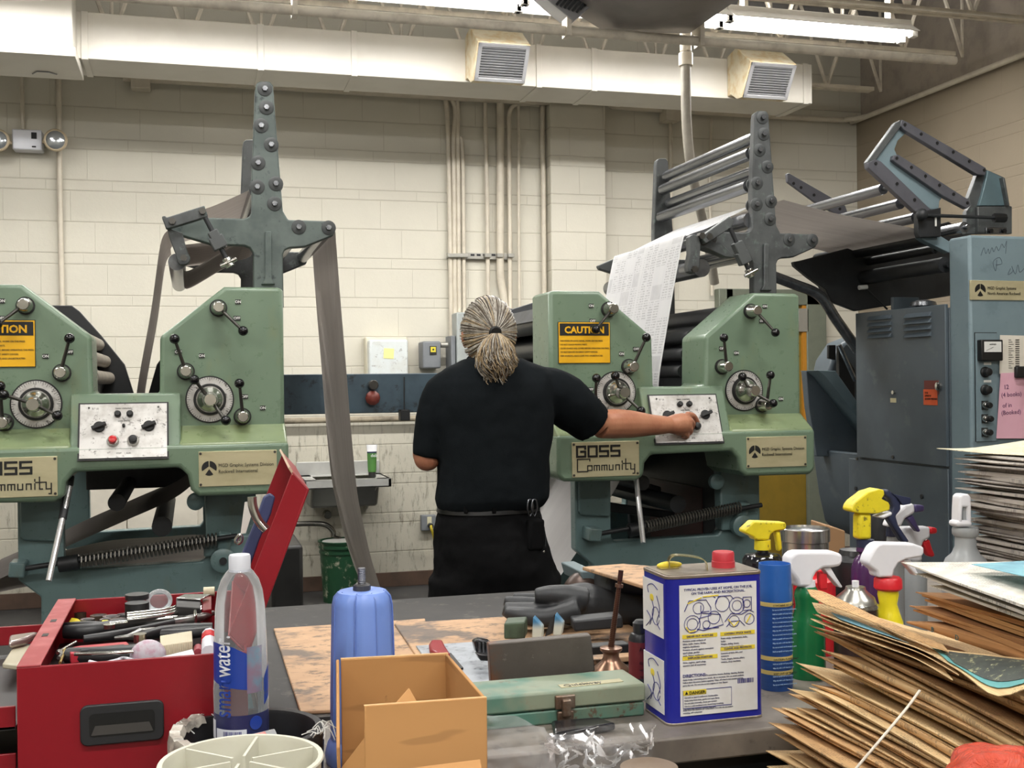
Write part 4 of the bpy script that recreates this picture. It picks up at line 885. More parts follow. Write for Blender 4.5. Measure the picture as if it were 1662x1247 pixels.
text('TO BE\nOPENED BY\nQUALIFIED PERSONNEL', .012, (FX-.0138, q.y+.04, q.z+.015), (0, -1, 0), (0, 0, 1), mblk, dr, line=1.1, sx=.7)
q = side(1525, 627); MB().lathe([(.018, 0), (.018, .012), (.01, .016)], q, (-1, 0, 0), 16).build('door_latch', mchr, dr)
for px, py in ((1450, 742), (1392, 745)): q = side(px, py); MB().cyl(q, q-V(.006, 0, 0), .008, n=8).build('panel_bolt', mrub, t)
for px, py in ((1390, 793), (1497, 806), (1550, 828)): q = P(px, py, X=FX-.006); MB().cyl(q, q-V(.006, 0, 0), .010, n=8).build('panel_bolt', mdark, t)
# round filler cap on the cabinet top
q = P(1470, 495, Y=4.45); MB().lathe([(.035, 0), (.035, .02), (.06, .028), (.055, .045), (.02, .055)], (FX+.1, 4.45, 1.72), (0, 0, 1), 28).build('filler_cap', mroll, t)
MB().box(FX+.06, FX+.2, 4.62, 4.64, 1.72, 1.80).build('top_plate', mbd, t, bev=.003)
# front face: plate, meter strip
Y = 4.0
a, c = P(1574, 455, Y=Y), P(1574, 487, Y=Y)
pb = MB().box(a.x, a.x+.30, Y-.004, Y+.004, c.z, a.z).build('name_plate', mbrass, t, bev=.001)
logo(pb, (a.x+.047, (a.z+c.z)/2), .026, mblk, Y-.004)
text('MGD Graphic Systems', .018, (a.x+.082, Y-.0044, (a.z+c.z)/2+.003), (1, 0, 0), (0, 0, 1), mblk, pb, sx=.84)
text('North American Rockwell', .018, (a.x+.082, Y-.0044, (a.z+c.z)/2-.019), (1, 0, 0), (0, 0, 1), mblk, pb, sx=.84)
a = P(1582, 541, Y=Y); c = P(1618, 716, Y=Y)
st = MB().box(a.x, c.x, Y-.006, Y+.001, c.z, a.z).build('control_strip', mbl_, t, bev=.001); MB().box(a.x-.003, c.x+.003, Y-.002, Y+.002, c.z, a.z+.003).build('strip_gasket', mblk, t)
a = P(1584, 552, Y=Y); c = P(1619, 586, Y=Y); mt = MB().box(a.x, c.x, Y-.035, Y-.005, c.z, a.z).build('load_meter', mblk, st, bev=.004)
MB().box(a.x+.012, c.x-.010, Y-.037, Y-.034, c.z+.036, a.z-.008).build('meter_face', mwt, mt)
text('AMPERES', .008, ((a.x+c.x)/2, Y-.0372, a.z-.022), (1, 0, 0), (0, 0, 1), mblk, mt, align='CENTER')
b = MB(); b.bar((a.x+.02, Y-.0378, c.z+.042), (a.x+.055, Y-.0378, c.z+.056), .001, .0005, (0, 1, 0)); b.build('needle', mblk, mt)
for py in (590.5, 619): q = P(1601, py, Y=Y); MB().box(q.x-.018, q.x+.018, Y-.0075, Y-.005, q.z-.005, q.z+.005).build('strip_tag', mwt, st)
for py in (604, 633): q = P(1602, py, Y=Y-.02); MB().lathe([(.022, 0), (.022, .006), (.017, .010), (.016, .028), (.013, .03)], (q.x, Y-.006, q.z), (0, -1, 0), 24).build('rotary_knob', mblk, st)
for py, d in ((658, 0), (680, .02), (702, .01)):
    q = P(1602, py, Y=Y-.02); MB().box(q.x-.016, q.x+.014, Y-.01, Y-.005, q.z-.018, q.z+.018).build('switch_plate', mblk, st)
    MB().lathe([(.016, 0), (.016, .012), (.012, .018)], (q.x, Y-.008, q.z), (0, -1, 0), 20).build('button_collar', mchr, st)
    MB().lathe([(.011, .012), (.013, .03), (.01, .036)], (q.x+d*.3, Y-.008, q.z), (0, -1, 0), 16).build('push_button', mblk, st)
# handwriting scratched on the blue
w1 = [(1592, 415), (1597, 402), (1600, 412), (1604, 404), (1606, 412), (1610, 402), (1613, 409), (1617, 400), (1621, 407), (1626, 396), (1630, 402), (1634, 391), (1632, 412)]
w2 = [(1618, 422), (1616, 440), (1612, 425), (1622, 418), (1626, 428), (1616, 430)]; w3 = [(1640, 436), (1636, 446), (1644, 440), (1642, 432), (1648, 445), (1652, 430), (1655, 442), (1662, 436)]
for wln in (w1, w2, w3):
    b = MB(); b.tube([P(x, y, Y=Y-.0005) for x, y in wln], .0011, 4, sub=4); b.build('scratched_writing', M('pencil', S(62, 74, 84), .7), t)
# paper notes
mpnk = M('paper_pink', S(222, 172, 186), .7, c2=S(214, 160, 176)); mcrm = M('paper_cream', S(220, 214, 200), .7, c2=S(205, 198, 182))
a = P(1622, 544, Y=Y-.003); n1 = tag(MB().hexa([P(1622, 607, Y=Y-.006), P(1668, 608, Y=Y-.006), P(1668, 545, Y=Y-.006), P(1623, 544, Y=Y-.006)]+[P(1622, 607, Y=Y-.008), P(1668, 608, Y=Y-.008), P(1668, 545, Y=Y-.008), P(1623, 544, Y=Y-.008)]).build('tally_sheet', mcrm), 'cream printed tally sheet on the folder beside the meter', 'note')
b = MB()
for i in range(14):
    q = P(1637, 552+i*3.5, Y=Y-.0085); b.box(q.x, q.x+.012+.02*((i*7) % 3)/3, Y-.009, Y-.0082, q.z-.001, q.z+.001)
    q = P(1648, 552+i*3.5, Y=Y-.0085); b.box(q.x, q.x+.02, Y-.009, Y-.0082, q.z-.002, q.z+.002)
b.build('print', mrub, n1)
n2 = tag(MB().hexa([P(1617, 712, Y=Y-.010), P(1672, 712, Y=Y-.01), P(1674, 604, Y=Y-.01), P(1624, 606, Y=Y-.01)]+[P(1617, 712, Y=Y-.012), P(1672, 712, Y=Y-.012), P(1674, 604, Y=Y-.012), P(1624, 606, Y=Y-.012)]).build('pink_note', mpnk), 'pink handwritten sheet clipped to the front of the folder', 'note')
for s, x, y in (('12', 1629, 632), ('(4 books)', 1625, 645), ('of in', 1627, 662), ('(Booked)', 1625, 674)): text(s, .026, P(x, y, Y=Y-.0122), (1, 0, .05), (0, 0, 1), M('pen', S(90, 50, 90), .6), n2, lift=.0004)
q = P(1654, 605, Y=Y-.02); tag(MB().box(q.x-.02, q.x+.06, Y-.03, Y-.012, q.z-.022, q.z+.026).build('bulldog_clip', mblk, bev=.005), 'black clip holding the pink sheet', 'clip')
# left parts of the folder: sloping guard and lower shroud
gx = 2.72
def fp(pts, Y0, Y1, name, mat, bev=.004): return MB().prism([P(a, c, Y=Y0) for a, c in pts], (0, Y1-Y0, 0)).build(name, mat, fold, bev=bev)
fp([(1300, 603), (1325, 603), (1395, 700), (1395, 742), (1318, 740), (1305, 660)], 5.3, 5.25, 'sloping_guard', mbd)
fp([(1298, 602), (1326, 603), (1396, 702), (1388, 712), (1310, 612)], 5.31, 5.13, 'guard_rim', mbl_, .003)
fp([(1318, 728), (1395, 735), (1395, 880), (1390, 872), (1350, 858), (1338, 845), (1328, 800)], 5.4, 4.9, 'lower_shroud', mbd, .02)
fp([(1316, 612), (1322, 585), (1340, 558), (1365, 548), (1392, 548), (1392, 690), (1372, 672), (1340, 620)], 5.6, 5.42, 'gear_guard', mbd, .02)
fp([(1345, 560), (1357, 560), (1357, 585), (1345, 582)], 5.28, 5.3, 'guard_window', mblk)
fp([(1362, 560), (1388, 600), (1388, 650), (1362, 644)], 5.27, 5.3, 'guard_opening', mblk)
b = MB(); b.tube([P(1362, 560, Y=5.2), P(1388, 618, Y=5.2)], .012, 8); b.build('strut', mroll, fold)
# big dark pipe/arm from the tower to the folder
b = MB(); b.tube([P(1240, 443, Y=4.9), P(1290, 462, Y=4.9), P(1330, 480, Y=4.9), P(1358, 520, Y=4.9), P(1392, 568, Y=4.9)], .026, 14, sub=6); b.build('hose', mroll, fold)
# former section: rollers across from near plate to far plate
b = MB(); b.prism([P(x, y, Y=4.9) for x, y in ((1288, 425), (1300, 423), (1540, 360), (1600, 395), (1545, 400), (1545, 480), (1390, 505), (1350, 490), (1340, 470), (1312, 450), (1290, 432))], (0, .03, 0)); b.build('far_side_plate', mdark, fold, bev=.004)
# heavy support ledges
R_ = lambda a, c, ya, yb, r, nm='idler_roller', m=mroll: MB().lathe([(r*.4, 0), (r*.4, .02), (r, .022), (r, (V(P(*c, Y=yb))-V(P(*a, Y=ya))).length-.022), (r*.4, (V(P(*c, Y=yb))-V(P(*a, Y=ya))).length-.02), (r*.4, (V(P(*c, Y=yb))-V(P(*a, Y=ya))).length)], P(*a, Y=ya), P(*c, Y=yb)-P(*a, Y=ya), 22).build(nm, m, fold)
def rail(px, py, ya, yb, r, nm='idler_roller', m=mroll):
    q = P(px, py, Y=ya); return MB().lathe([(r*.4, 0), (r*.4, .025), (r, .027), (r, yb-ya-.027), (r*.4, yb-ya-.025), (r*.4, yb-ya)], q, (0, 1, 0), 22).build(nm, m, fold)
z6 = lambda x, y: (1300+x/4.157, 180+y/4.157)
rail(*z6(580, 520), 4.32, 5.35, .024); rail(*z6(695, 620), 4.32, 5.35, .024); rail(*z6(800, 715), 4.32, 5.35, .024)
rail(*z6(1130, 780), 4.2, 5.2, .024)
rail(*z6(860, 855), 4.35, 5.3, .032, 'nip_roller', mdark); rail(*z6(930, 930), 4.35, 5.3, .02, 'idler_roller', mdark); rail(*z6(1000, 1035), 4.25, 5.3, .035, 'drive_roller', mdark)

for k in (-.012, .012): MB().cyl(q+V(0, k, 0)+V(0, -.2, .02), q+V(0, k+.006, 0)+V(0, -.2, .02), .042).build('roller_band', mchr, fold)
# angle frame: the pierced loop of light blue steel on top
def plate3(name, pts, Y0, th, mat, bev=.003): return MB().prism([P(*z6(x, y), Y=Y0) for x, y in pts], (0, th, 0)).build(name, mat, fold, bev=bev)
Ya = 4.28
plate3('angle_plate', [(640, 75), (715, 145), (655, 200), (632, 260), (660, 325), (965, 570), (935, 610), (930, 665), (870, 665), (500, 330), (490, 325)], Ya+.012, .02, mbl_)
mgp = M('punched_bar', S(96, 96, 102), .45, .3, c2=S(80, 80, 86))
plate3('punched_bar', [(680, 60), (720, 75), (1250, 385), (1245, 435), (1190, 430), (690, 125), (670, 95)], Ya-.01, .03, mgp)
plate3('punched_bar', [(625, 300), (660, 295), (1140, 605), (1145, 640), (1120, 660), (960, 575), (640, 350), (618, 330)], Ya-.01, .03, mgp)
plate3('punched_bar', [(450, 350), (500, 325), (540, 340), (850, 640), (880, 668), (800, 690), (770, 680), (455, 385)], Ya-.01, .03, mgp)
plate3('frame_edge', [(640, 80), (680, 58), (700, 65), (680, 100), (500, 340), (455, 372), (447, 345)], Ya-.008, .03, mtow)
for ps in ([(702, 93), (811, 156), (919, 217), (1027, 278), (1136, 340), (1236, 400)], [(647, 319), (745, 381), (840, 440), (935, 501), (1030, 562), (1123, 621)], [(505, 355), (648, 492), (767, 600)]):
    for p in ps: q = P(*z6(*p), Y=Ya-.011); MB().cyl(q, q+V(0, -.002, 0), .007, n=12).build('bolt_hole', mblk, fold)
plate3('angle_bracket', [(1240, 390), (1365, 445), (1375, 450), (1408, 640), (1425, 645), (1425, 830), (1200, 830), (1115, 832), (1118, 680), (1145, 640), (1130, 590), (1190, 430)], Ya+.02, .03, mtow)
plate3('bracket_face', [(1262, 400), (1360, 450), (1395, 640), (1200, 640), (1225, 560)], Ya+.005, .02, M('bracket_teal', S(98, 120, 126), .4, .2, c2=S(82, 100, 106)))
plate3('bracket_rim', [(1362, 447), (1378, 452), (1410, 640), (1400, 640)], Ya-.02, .04, mtow)
plate3('mounting_plate', [(1195, 645), (1425, 645), (1425, 830), (1195, 830)], Ya-.0, .02, mtow); plate3('nut_plate', [(1250, 785), (1390, 785), (1390, 828), (1250, 828)], Ya-.01, .012, mroll)
for x in (1275, 1365): q = P(*z6(x, 812), Y=Ya-.012); MB().cyl(q, q+V(0, -.012, 0), .011, n=6).build('hex_bolt', mblk, fold)
plate3('pivot_block', [(788, 690), (945, 652), (945, 850), (800, 855), (788, 820)], Ya-.05, .03, mdark)
plate3('pivot_slot', [(905, 705), (918, 705), (918, 780), (905, 780)], Ya-.054, .004, mwt)
plate3('support_arm', [(800, 850), (945, 845), (1000, 880), (1130, 850), (1130, 870), (1000, 960), (840, 880)], Ya-.02, .04, mbl_)
q = P(*z6(815, 700), Y=Ya-.07); MB().sph(q, .026).build('ball_clamp', mdark, fold)
A, B = P(*z6(850, 705), Y=Ya-.06), P(*z6(1330, 722), Y=Ya-.06); MB().cyl(A, B, .0075).build('tie_rod', mdark, fold); MB().cyl(B-V(.02, 0, 0), B+V(.035, 0, 0), .02, n=8).build('rod_knob', mblk, fold)
# strap from the tower up behind to the folder
plate3('link_strap', [(-95, 425), (-80, 420), (130, 540), (300, 640), (320, 700), (240, 700), (90, 612), (-90, 480)], 5.2, .02, mgp)
for p in ((0, 518), (88, 568), (262, 662), (-50, 490)): q = P(*z6(*p), Y=5.199); MB().cyl(q, q-V(0, .002, 0), .008, n=12).build('bolt_hole', mblk, fold)
# small white handle and rod in the gap
b = MB(); b.tube([P(1405, 468, Y=4.85), P(1440, 502, Y=4.85)], .005, 8); hn = b.build('crank_rod', mdark, fold)
MB().cyl(P(1394, 467, Y=4.85), P(1407, 466, Y=4.85), .011).build('crank_grip', mwt, fold)
# ================================================================ THE MAN
YM = 3.58
man = thing('person', 'grey-haired person in black T-shirt and trousers seen from behind pressing a panel button', 'person', (.95, YM, 0))
mskin = MT('skin'); _c = mskin.mix(mskin.noise(9, 4, .6).step(.3, .75), S(184, 128, 98), S(164, 104, 78)); _c = mskin.mix(mskin.noise(60, 3, .7).step(.55, .8)*.3, _c, S(202, 152, 124)); mskin.col(_c); mskin.set(Roughness=.48, Subsurface_Weight=.08, Subsurface_Scale=.01); mskin.bump(mskin.noise(45, 4, .65), .25, .003); mskin = mskin.m
def fabric(name, a, b_, st=.35):
    k = MT(name); c = k.mix(k.noise(5, 3).step(.3, .7)*.6, a, b_); k.col(c); k.set(Roughness=.95); k.b.inputs['Specular IOR Level'].default_value = .12; k.bump(k.noise(380, 2)*.25+k.noise(9, 3, .5, (1.2, 1.2, .6))*1.2, st, .006); return k.m
mshirt = fabric('shirt_black', S(20, 24, 27), S(15, 19, 21)); mpant = fabric('trouser_black', S(17, 17, 18), S(12, 12, 13), .5)
def W(px, py, Y=YM): return P(px, py, Y=Y)
def eloop(b, c, rx, ry, n=28, tilt=0, ph=0, sq=2.3):
    out = []
    for i in range(n):
        a = 6.28318*i/n; cx, sy = math.cos(a), math.sin(a); f = lambda v: math.copysign(abs(v)**(2/sq), v)
        x, y = f(cx)*rx, f(sy)*ry; ct, s_ = math.cos(ph), math.sin(ph); out.append(b.bm.verts.new(V(c)+V(x*ct-y*s_, x*s_+y*ct, x*tilt)))
    return out
def remesh(o, vox, sm_=6, disp=None):
    m = o.modifiers.new('remesh', 'REMESH'); m.mode = 'VOXEL'; m.voxel_size = vox; m.use_smooth_shade = True
    s = o.modifiers.new('smooth', 'SMOOTH'); s.factor = .5; s.iterations = sm_
    if disp:
        tx = bpy.data.textures.new('folds', 'CLOUDS'); tx.noise_scale = disp[1]; tx.noise_depth = 2
        d = o.modifiers.new('folds', 'DISPLACE'); d.texture = tx; d.strength = disp[0]; d.mid_level = .5; d.texture_coords = 'LOCAL'
    return o
def px_loft(b, rows, Y=YM, ph=0):
    rings = []
    for y, xl, xr, dp in rows:
        a, c = W(xl, y, Y), W(xr, y, Y); rings.append(eloop(b, (a+c)/2, (c.x-a.x)/2, dp, ph=ph))
    b.loft(rings)
# ---- body (one continuous skin surface)
b = MB()
hc = W(795, 540); hc.y = YM+.02
b.sph(hc, (.076, .098, .108), 24, 16)
b.sph(hc+V(0, .045, -.055), (.058, .062, .062), 18, 12)                       # jaw
b.sph(hc+V(0, .11, -.02), (.013, .02, .02), 10, 8)                             # nose
for s in (-1, 1):
    b.sph(hc+V(s*.030, .088, .012), (.014, .012, .010), 10, 8); b.sph(hc+V(s*.03, .09, .03), (.02, .01, .006), 10, 8)
b.sph(hc+V(0, .097, -.055), (.026, .012, .009), 10, 8)
b.tube([hc+V(0, -.01, -.05), hc+V(0, -.015, -.11), hc+V(-.004, -.015, -.16)], [.062, .060, .058], 20)
for s in (-1, 1):
    e = hc+V(s*.079, .0, -.018); b.sph(e, (.009, .020, .032), 12, 10); b.sph(e+V(s*.008, -.008, .006), (.006, .012, .022), 10, 8)
b.sph(W(795, 640), (.15, .08, .12), 16, 10)                                     # chest core under the shirt
# right arm (reaches to the panel)
sh, el, wr = W(897, 622, YM+.0), P(972, 690, Y=3.66), P(1084, 690, Y=3.80)
b.tube([W(830, 640), W(892, 640), (sh+el)/2+V(0, 0, -.004), el], [.045, .05, .052, .048], 16, sub=4)
b.tube([el, el+(wr-el)*.2+V(0, 0, .004), el+(wr-el)*.45+V(0, 0, .003), el+(wr-el)*.75, wr, wr+V(.02, .006, 0)], [.046, .052, .049, .038, .031, .031], 16, sub=3)
hd = lambda px, py, Y=3.83: P(px, py, Y=Y)
b.tube([wr, hd(1095, 689, 3.81), hd(1108, 688, 3.825), hd(1116, 689, 3.83)], [.030, .037, .040, .034], 16)
b.sph(hd(1103, 690, 3.82), (.040, .028, .040), 14, 10)
knk = [hd(1114, 673, 3.83), hd(1117, 682, 3.82), hd(1116, 693, 3.815), hd(1112, 703, 3.815)]
fm = [[knk[0], hd(1124, 674, 3.845), hd(1130, 681, 3.86), hd(1133, 689, 3.868)],
      [knk[1], hd(1124, 686, 3.835), hd(1125, 693, 3.85), hd(1119, 695, 3.85)],
      [knk[2], hd(1121, 697, 3.83), hd(1120, 703, 3.845), hd(1113, 702, 3.845)],
      [knk[3], hd(1115, 707, 3.83), hd(1113, 710, 3.845), hd(1107, 707, 3.845)]]
for f_ in fm: b.tube(f_, [.0115, .0105, .0098, .0085], 10, sub=3)
b.tube([hd(1096, 680, 3.835), hd(1106, 690, 3.86), hd(1116, 694, 3.868), hd(1122, 693, 3.872)], [.014, .013, .012, .0095], 10, sub=3)
# left arm (elbow out, forearm forward)
sl, ell, wl2 = W(706, 625), W(691, 738, YM+.02), P(716, 716, Y=3.80)
b.tube([W(770, 640), W(722, 648), (sl+ell)/2+V(.008, 0, 0), ell], [.045, .045, .045, .042], 16, sub=4)
b.sph(ell+V(.004, .0, -.012), (.043, .045, .042), 14, 10)
b.tube([ell, ell+(wl2-ell)*.3, ell+(wl2-ell)*.7, wl2], [.045, .047, .036, .029], 16, sub=3)
b.tube([wl2, wl2+V(.01, .05, 0), wl2+V(.015, .085, 0)], [.03, .038, .036], 14)
for k in range(4): q = wl2+V(-.012+k*.017, .085, .012-k*.008); b.tube([q, q+V(.002, .03, -.006), q+V(.004, .045, -.025), q+V(.003, .038, -.042)], [.0105, .0098, .009, .008], 10, sub=3)
q = wl2+V(.03, .03, 0); b.tube([q, q+V(.022, .03, -.01), q+V(.02, .055, -.02)], [.013, .012, .0095], 10, sub=3)
body = remesh(b.build('body', mskin, man), .0045, 4)
# ---- T-shirt
b = MB()
px_loft(b, [(829, 716, 866, .118), (822, 709, 880, .135), (808, 706, 889, .150), (785, 710, 888, .148), (750, 712, 888, .146), (715, 708, 892, .146), (675, 702, 896, .142), (645, 702, 897, .138), (622, 706, 898, .128), (608, 712, 896, .112), (598, 722, 886, .098), (590, 738, 862, .084), (582, 752, 842, .074)])
b.tube([W(745, 632), W(718, 640), W(703, 685, YM+.01), W(694, 742, YM+.015)], [.070, .064, .061, .053], 20, sub=5)
b.tube([W(862, 634), W(892, 636, YM+.01), P(925, 656, Y=3.62), P(961, 688, Y=3.655)], [.070, .082, .086, .072], 20, sub=5)
sh_ = remesh(b.build('t_shirt', mshirt, man), .007, 8, (.013, .11))
# collar
b = MB(); q = W(796, 586); b.tube([q+V(.072*math.cos(a), -.01+.068*math.sin(a), .004+.010*math.sin(a)) for a in [6.28318*i/24 for i in range(24)]], .0085, 8, closed=True); b.build('collar', mshirt, man)
# ---- trousers
b = MB()
px_loft(b, [(823, 713, 870, .125), (835, 711, 873, .132), (860, 707, 880, .145), (890, 706, 890, .155), (925, 705, 898, .150), (960, 704, 903, .135)])
for xt, xb in ((755, 745), (848, 868)):
    a = W(xt, 940); g = W(xb, 940); b.tube([a, V((a.x+g.x)/2, YM, .60), V(g.x, YM+.005, .42), V(g.x+(g.x-a.x)*.3, YM, .22), V(g.x+(g.x-a.x)*.4, YM-.01, .06)], [.125, .108, .092, .086, .085], 20, sub=4)
tr = remesh(b.build('trousers', mpant, man), .009, 8, (.022, .09))
b = MB(); rows = []
for y, xl, xr, dp in ((820, 713, 871, .127), (829, 711.5, 872, .130)):
    a, c = W(xl, y), W(xr, y); rows.append(eloop(b, (a+c)/2, (c.x-a.x)/2+.003, dp+.004))
b.loft(rows, cap=False); b.build('belt', M('belt_black', S(16, 16, 17), .35), man)
for px in (756, 802, 846): q = W(px, 826, YM-.138+abs(px-795)*.0006); MB().obox(q, .012, .008, .03).build('belt_loop', mpant, man, bev=.002)
# hip pouch, carabiner
q = W(868, 868, YM-.12); MB().obox(q, .06, .03, .10, (0, .06, .35)).build('hip_pouch', mpant, man, bev=.01, seg=3)
mcb = M('carabiner_grey', S(90, 92, 96), .25, .85)
for dx in (0, 7): q = [W(858+dx, 812, YM-.14), W(856+dx, 826, YM-.145), W(860+dx, 838, YM-.14), W(865+dx, 826, YM-.14), W(863+dx, 813, YM-.14)]; b = MB(); b.tube(q, .003, 8, closed=True, sub=4); b.build('carabiner', mcb, man)
b = MB(); b.tube([W(876, 838, YM-.11), W(884, 868, YM-.10), W(884, 893, YM-.1), W(879, 898, YM-.1)], .003, 6, sub=4); b.build('key_chain', mcb, man); MB().sph(W(882, 896, YM-.11), .005, 10, 8).build('chain_end', mchr, man)
# shoes
for px in (737, 876):
    g = W(px, 940); MB().obox(V(g.x, YM+.05, .045), .10, .29, .09).build('shoe', mblk, man, bev=.03, seg=4)
# ---- hair
mh1 = MT('hair_grey'); u = mh1.noise(70, 4, .7, (6, 6, .6)); c = mh1.mix(u.step(.35, .65), S(86, 78, 68), S(182, 172, 152)); c = mh1.mix(mh1.noise(10, 2).step(.5, .7)*.55, c, S(176, 148, 108)); mh1.col(c); mh1.set(Roughness=.5); mh1.bump(u, .8, .004); mh1 = mh1.m
mh2 = M('hair_blond_grey', S(168, 146, 112), .45, c2=S(112, 92, 66), var=.9, sc=40, c3=S(204, 188, 158)); mh3 = M('hair_silver', S(176, 170, 158), .42, c2=S(108, 100, 90), var=.9, sc=50)
mh4 = M('hair_dark', S(70, 60, 50), .5, c2=S(96, 82, 64))
cap = MB(); R3 = V(.087, .108, .116); n = 28; rings = []
for j in range(15):
    th = math.pi*(.004+.62*j/14); rings.append([])
    for i in range(n):
        a = 6.28318*i/n; back = .5-.5*math.sin(a)          # back of the head: lower hairline
        t2 = th*(.62+.50*back); d = V(math.sin(t2)*math.cos(a), math.sin(t2)*math.sin(a), math.cos(t2)); rings[-1].append(cap.bm.verts.new(hc+V(d.x*R3.x, d.y*R3.y, d.z*R3.z)))
cap.loft(rings); hair = cap.build('hair', mh1, man, ang=180)
tie = hc+V(-.006, -.112, -.004)
def on_head(a, t, k=1.02): return hc+V(math.sin(t)*math.cos(a)*R3.x, math.sin(t)*math.sin(a)*R3.y, math.cos(t)*R3.z)*k
rnd = random.Random(3)
sets = [MB(), MB(), MB()]
tv = (tie-hc); 
for i in range(420):
    a = rnd.uniform(-.25, 3.4)                                # angle in the x-z plane around the tie, mostly upper half and sides
    a = rnd.uniform(0, 6.28318)
    if 4.1 < a < 5.3: continue
    # start direction on the rim of the back half
    st = V(math.cos(a)*.98, rnd.uniform(-.25, .75) if math.sin(a) > -.2 else rnd.uniform(-.2, .15), math.sin(a)*.95).normalized(); en = V(tv.x/R3.x, tv.y/R3.y, tv.z/R3.z).normalized()
    pts = []
    jit = rnd.uniform(1.0, 1.05)
    for k in range(8):
        f = k/7; d = (st*(1-f)+en*f)
        d.normalize(); w_ = math.sin(math.pi*f)*rnd.uniform(-.02, .02)
        pts.append(hc+V(d.x*R3.x, d.y*R3.y, d.z*R3.z)*(jit+.01*math.sin(f*3.1))+V(w_*.05, 0, w_*.05))
    sets[rnd.choice((0, 1, 1, 1, 2))].tube(pts, [.0016, .0019, .0016], 4, sub=2)
for b_, m, nm in zip(sets, (mh2, mh3, mh4), ('hair_strands_blond', 'hair_strands_silver', 'hair_strands_dark')): b_.build(nm, m, hair)
tb = MB(); tb.lathe([(.017, -.008), (.021, 0), (.017, .008)], tie+V(0, 0, 0), (0, -1, -.2)); tb.build('hair_tie', mblk, man)
# ponytail: a curly mass of locks
pc = MB(); 
rows = [(0, .014, .014), (.02, .040, .024), (.045, .054, .032), (.075, .060, .036), (.105, .056, .036), (.128, .040, .026), (.138, .014, .012)]
pc.loft([eloop(pc, tie+V(-.004-d*.02, -.020-.012*math.sin(d*20), -d-.008), rx*.86, ry*.8, 24) for d, rx, ry in rows]); pony = pc.build('ponytail', mh4, man, ang=180)
ps = [MB(), MB(), MB()]
for i in range(420):
    a = rnd.uniform(0, 6.28318); rr = rnd.uniform(.72, 1.10); L = rnd.uniform(.085, .155); fq = rnd.uniform(60, 130); am = rnd.uniform(.004, .0125); p0 = rnd.uniform(0, 6.3); pts = []
    for k in range(22):
        d = L*k/21; w_ = max(0, (d-.03))/.1
        for (d0, x0, y0), (d1, x1, y1) in zip(rows, rows[1:]):
            if d0 <= d <= d1 or d1 == .138: f = min(1, (d-d0)/(d1-d0)); rx = x0+(x1-x0)*f; ry = y0+(y1-y0)*f; break
        if d > .115: rx, ry = max(rx, .030), max(ry, .02)
        pts.append(tie+V(-.004-d*.02, -.020-.012*math.sin(d*20), -d-.004)+V(math.cos(a)*rx*rr, math.sin(a)*ry*rr, 0)+V(math.cos(d*fq+p0), .7*math.sin(d*fq+p0), .8*math.sin(d*fq*1.0+p0))*am*min(1, w_*1.6))
    ps[rnd.choice((0, 0, 1, 1, 2))].tube(pts, [.0012, .0015, .0012], 4)
for b_, m, nm in zip(ps, (mh2, mh3, mh4), ('curls_blond', 'curls_silver', 'curls_dark')): b_.build(nm, m, pony)
bd = MB()
for i in range(70):
    q = hc+V(rnd.uniform(.03, .066), rnd.uniform(.03, .09), rnd.uniform(-.085, -.05)); bd.tube([q, q+V(rnd.uniform(.005, .016), rnd.uniform(-.01, .01), -.018), q+V(rnd.uniform(.004, .02), rnd.uniform(-.01, .01), -.036)], [.0015, .0012], 4)
bd.build('beard', M('beard_white', S(214, 210, 204), .5), man)
for s in (-1, 1):
    MB().sph(hc+V(s*.030, .0955, .012), (.011, .006, .007), 12, 8).build('eye', mwt, man)
# ================================================================ THE BENCH AND WHAT LIES ON IT
ZB = .90
mbt = M('bench_top', S(128, 120, 110), .45, .1, c2=S(96, 90, 84), var=.9, sc=7, c3=S(74, 68, 62), bump=.15)
t = thing('workbench', 'grey steel-topped workbench covered with tools, boards and cans', 'workbench', (.8, 2.1, 0))
MB().box(.10, 2.6, 1.555, 2.75, ZB-.04, ZB).build('bench_top', mbt, t, bev=.004)
MB().box(.13, 2.57, 1.60, 2.70, ZB-.16, ZB-.04).build('apron', mdark, t, bev=.004)
for x in (.17, 2.5):
    for y in (1.63, 2.66): MB().box(x-.03, x+.03, y-.03, y+.03, 0, ZB-.16).build('leg', mdark, t, bev=.004)
MB().box(.15, 2.55, 1.62, 2.68, .2, .23).build('lower_shelf', mdark, t)
ZL = .74
t = thing('work_cart', 'low dark cart in front of the workbench carrying the box and tool chest', 'cart', (.2, 1.2, 0))
MB().box(-.9, 1.75, .55, 1.54, ZL-.04, ZL).build('cart_top', mbl, t, bev=.006)
MB().box(-.75, .098, 1.545, 2.1, ZL-.04, ZL).build('cart_extension', mbl, t, bev=.004)
for x in (-.85, 1.70):
    for y in (.6, 1.49): MB().box(x-.025, x+.025, y-.025, y+.025, .05, ZL-.04).build('leg', mbl, t, bev=.004); MB().cyl((x-.012, y, .05), (x+.012, y, .05), .05).build('caster', mblk, t)
mat_ = M('rubber_mat', S(44, 42, 41), .7, c2=S(60, 57, 54), var=.6, sc=5, c3=S(80, 76, 70))
tag(MB().xy([(.102, 1.80), (.36, 1.80), (.36, 2.2), (.9, 2.2), (.9, 2.72), (.102, 2.72)], ZB, ZB+.006).build('rubber_mat', mat_), 'black rubber mat on the bench behind the brown boards', 'mat')
mwood = MT('stained_board'); nz = mwood.noise(6, 5, .65, (1, 2.5, 1)); n2 = mwood.noise(22, 5, .75, (1, 2, 1))
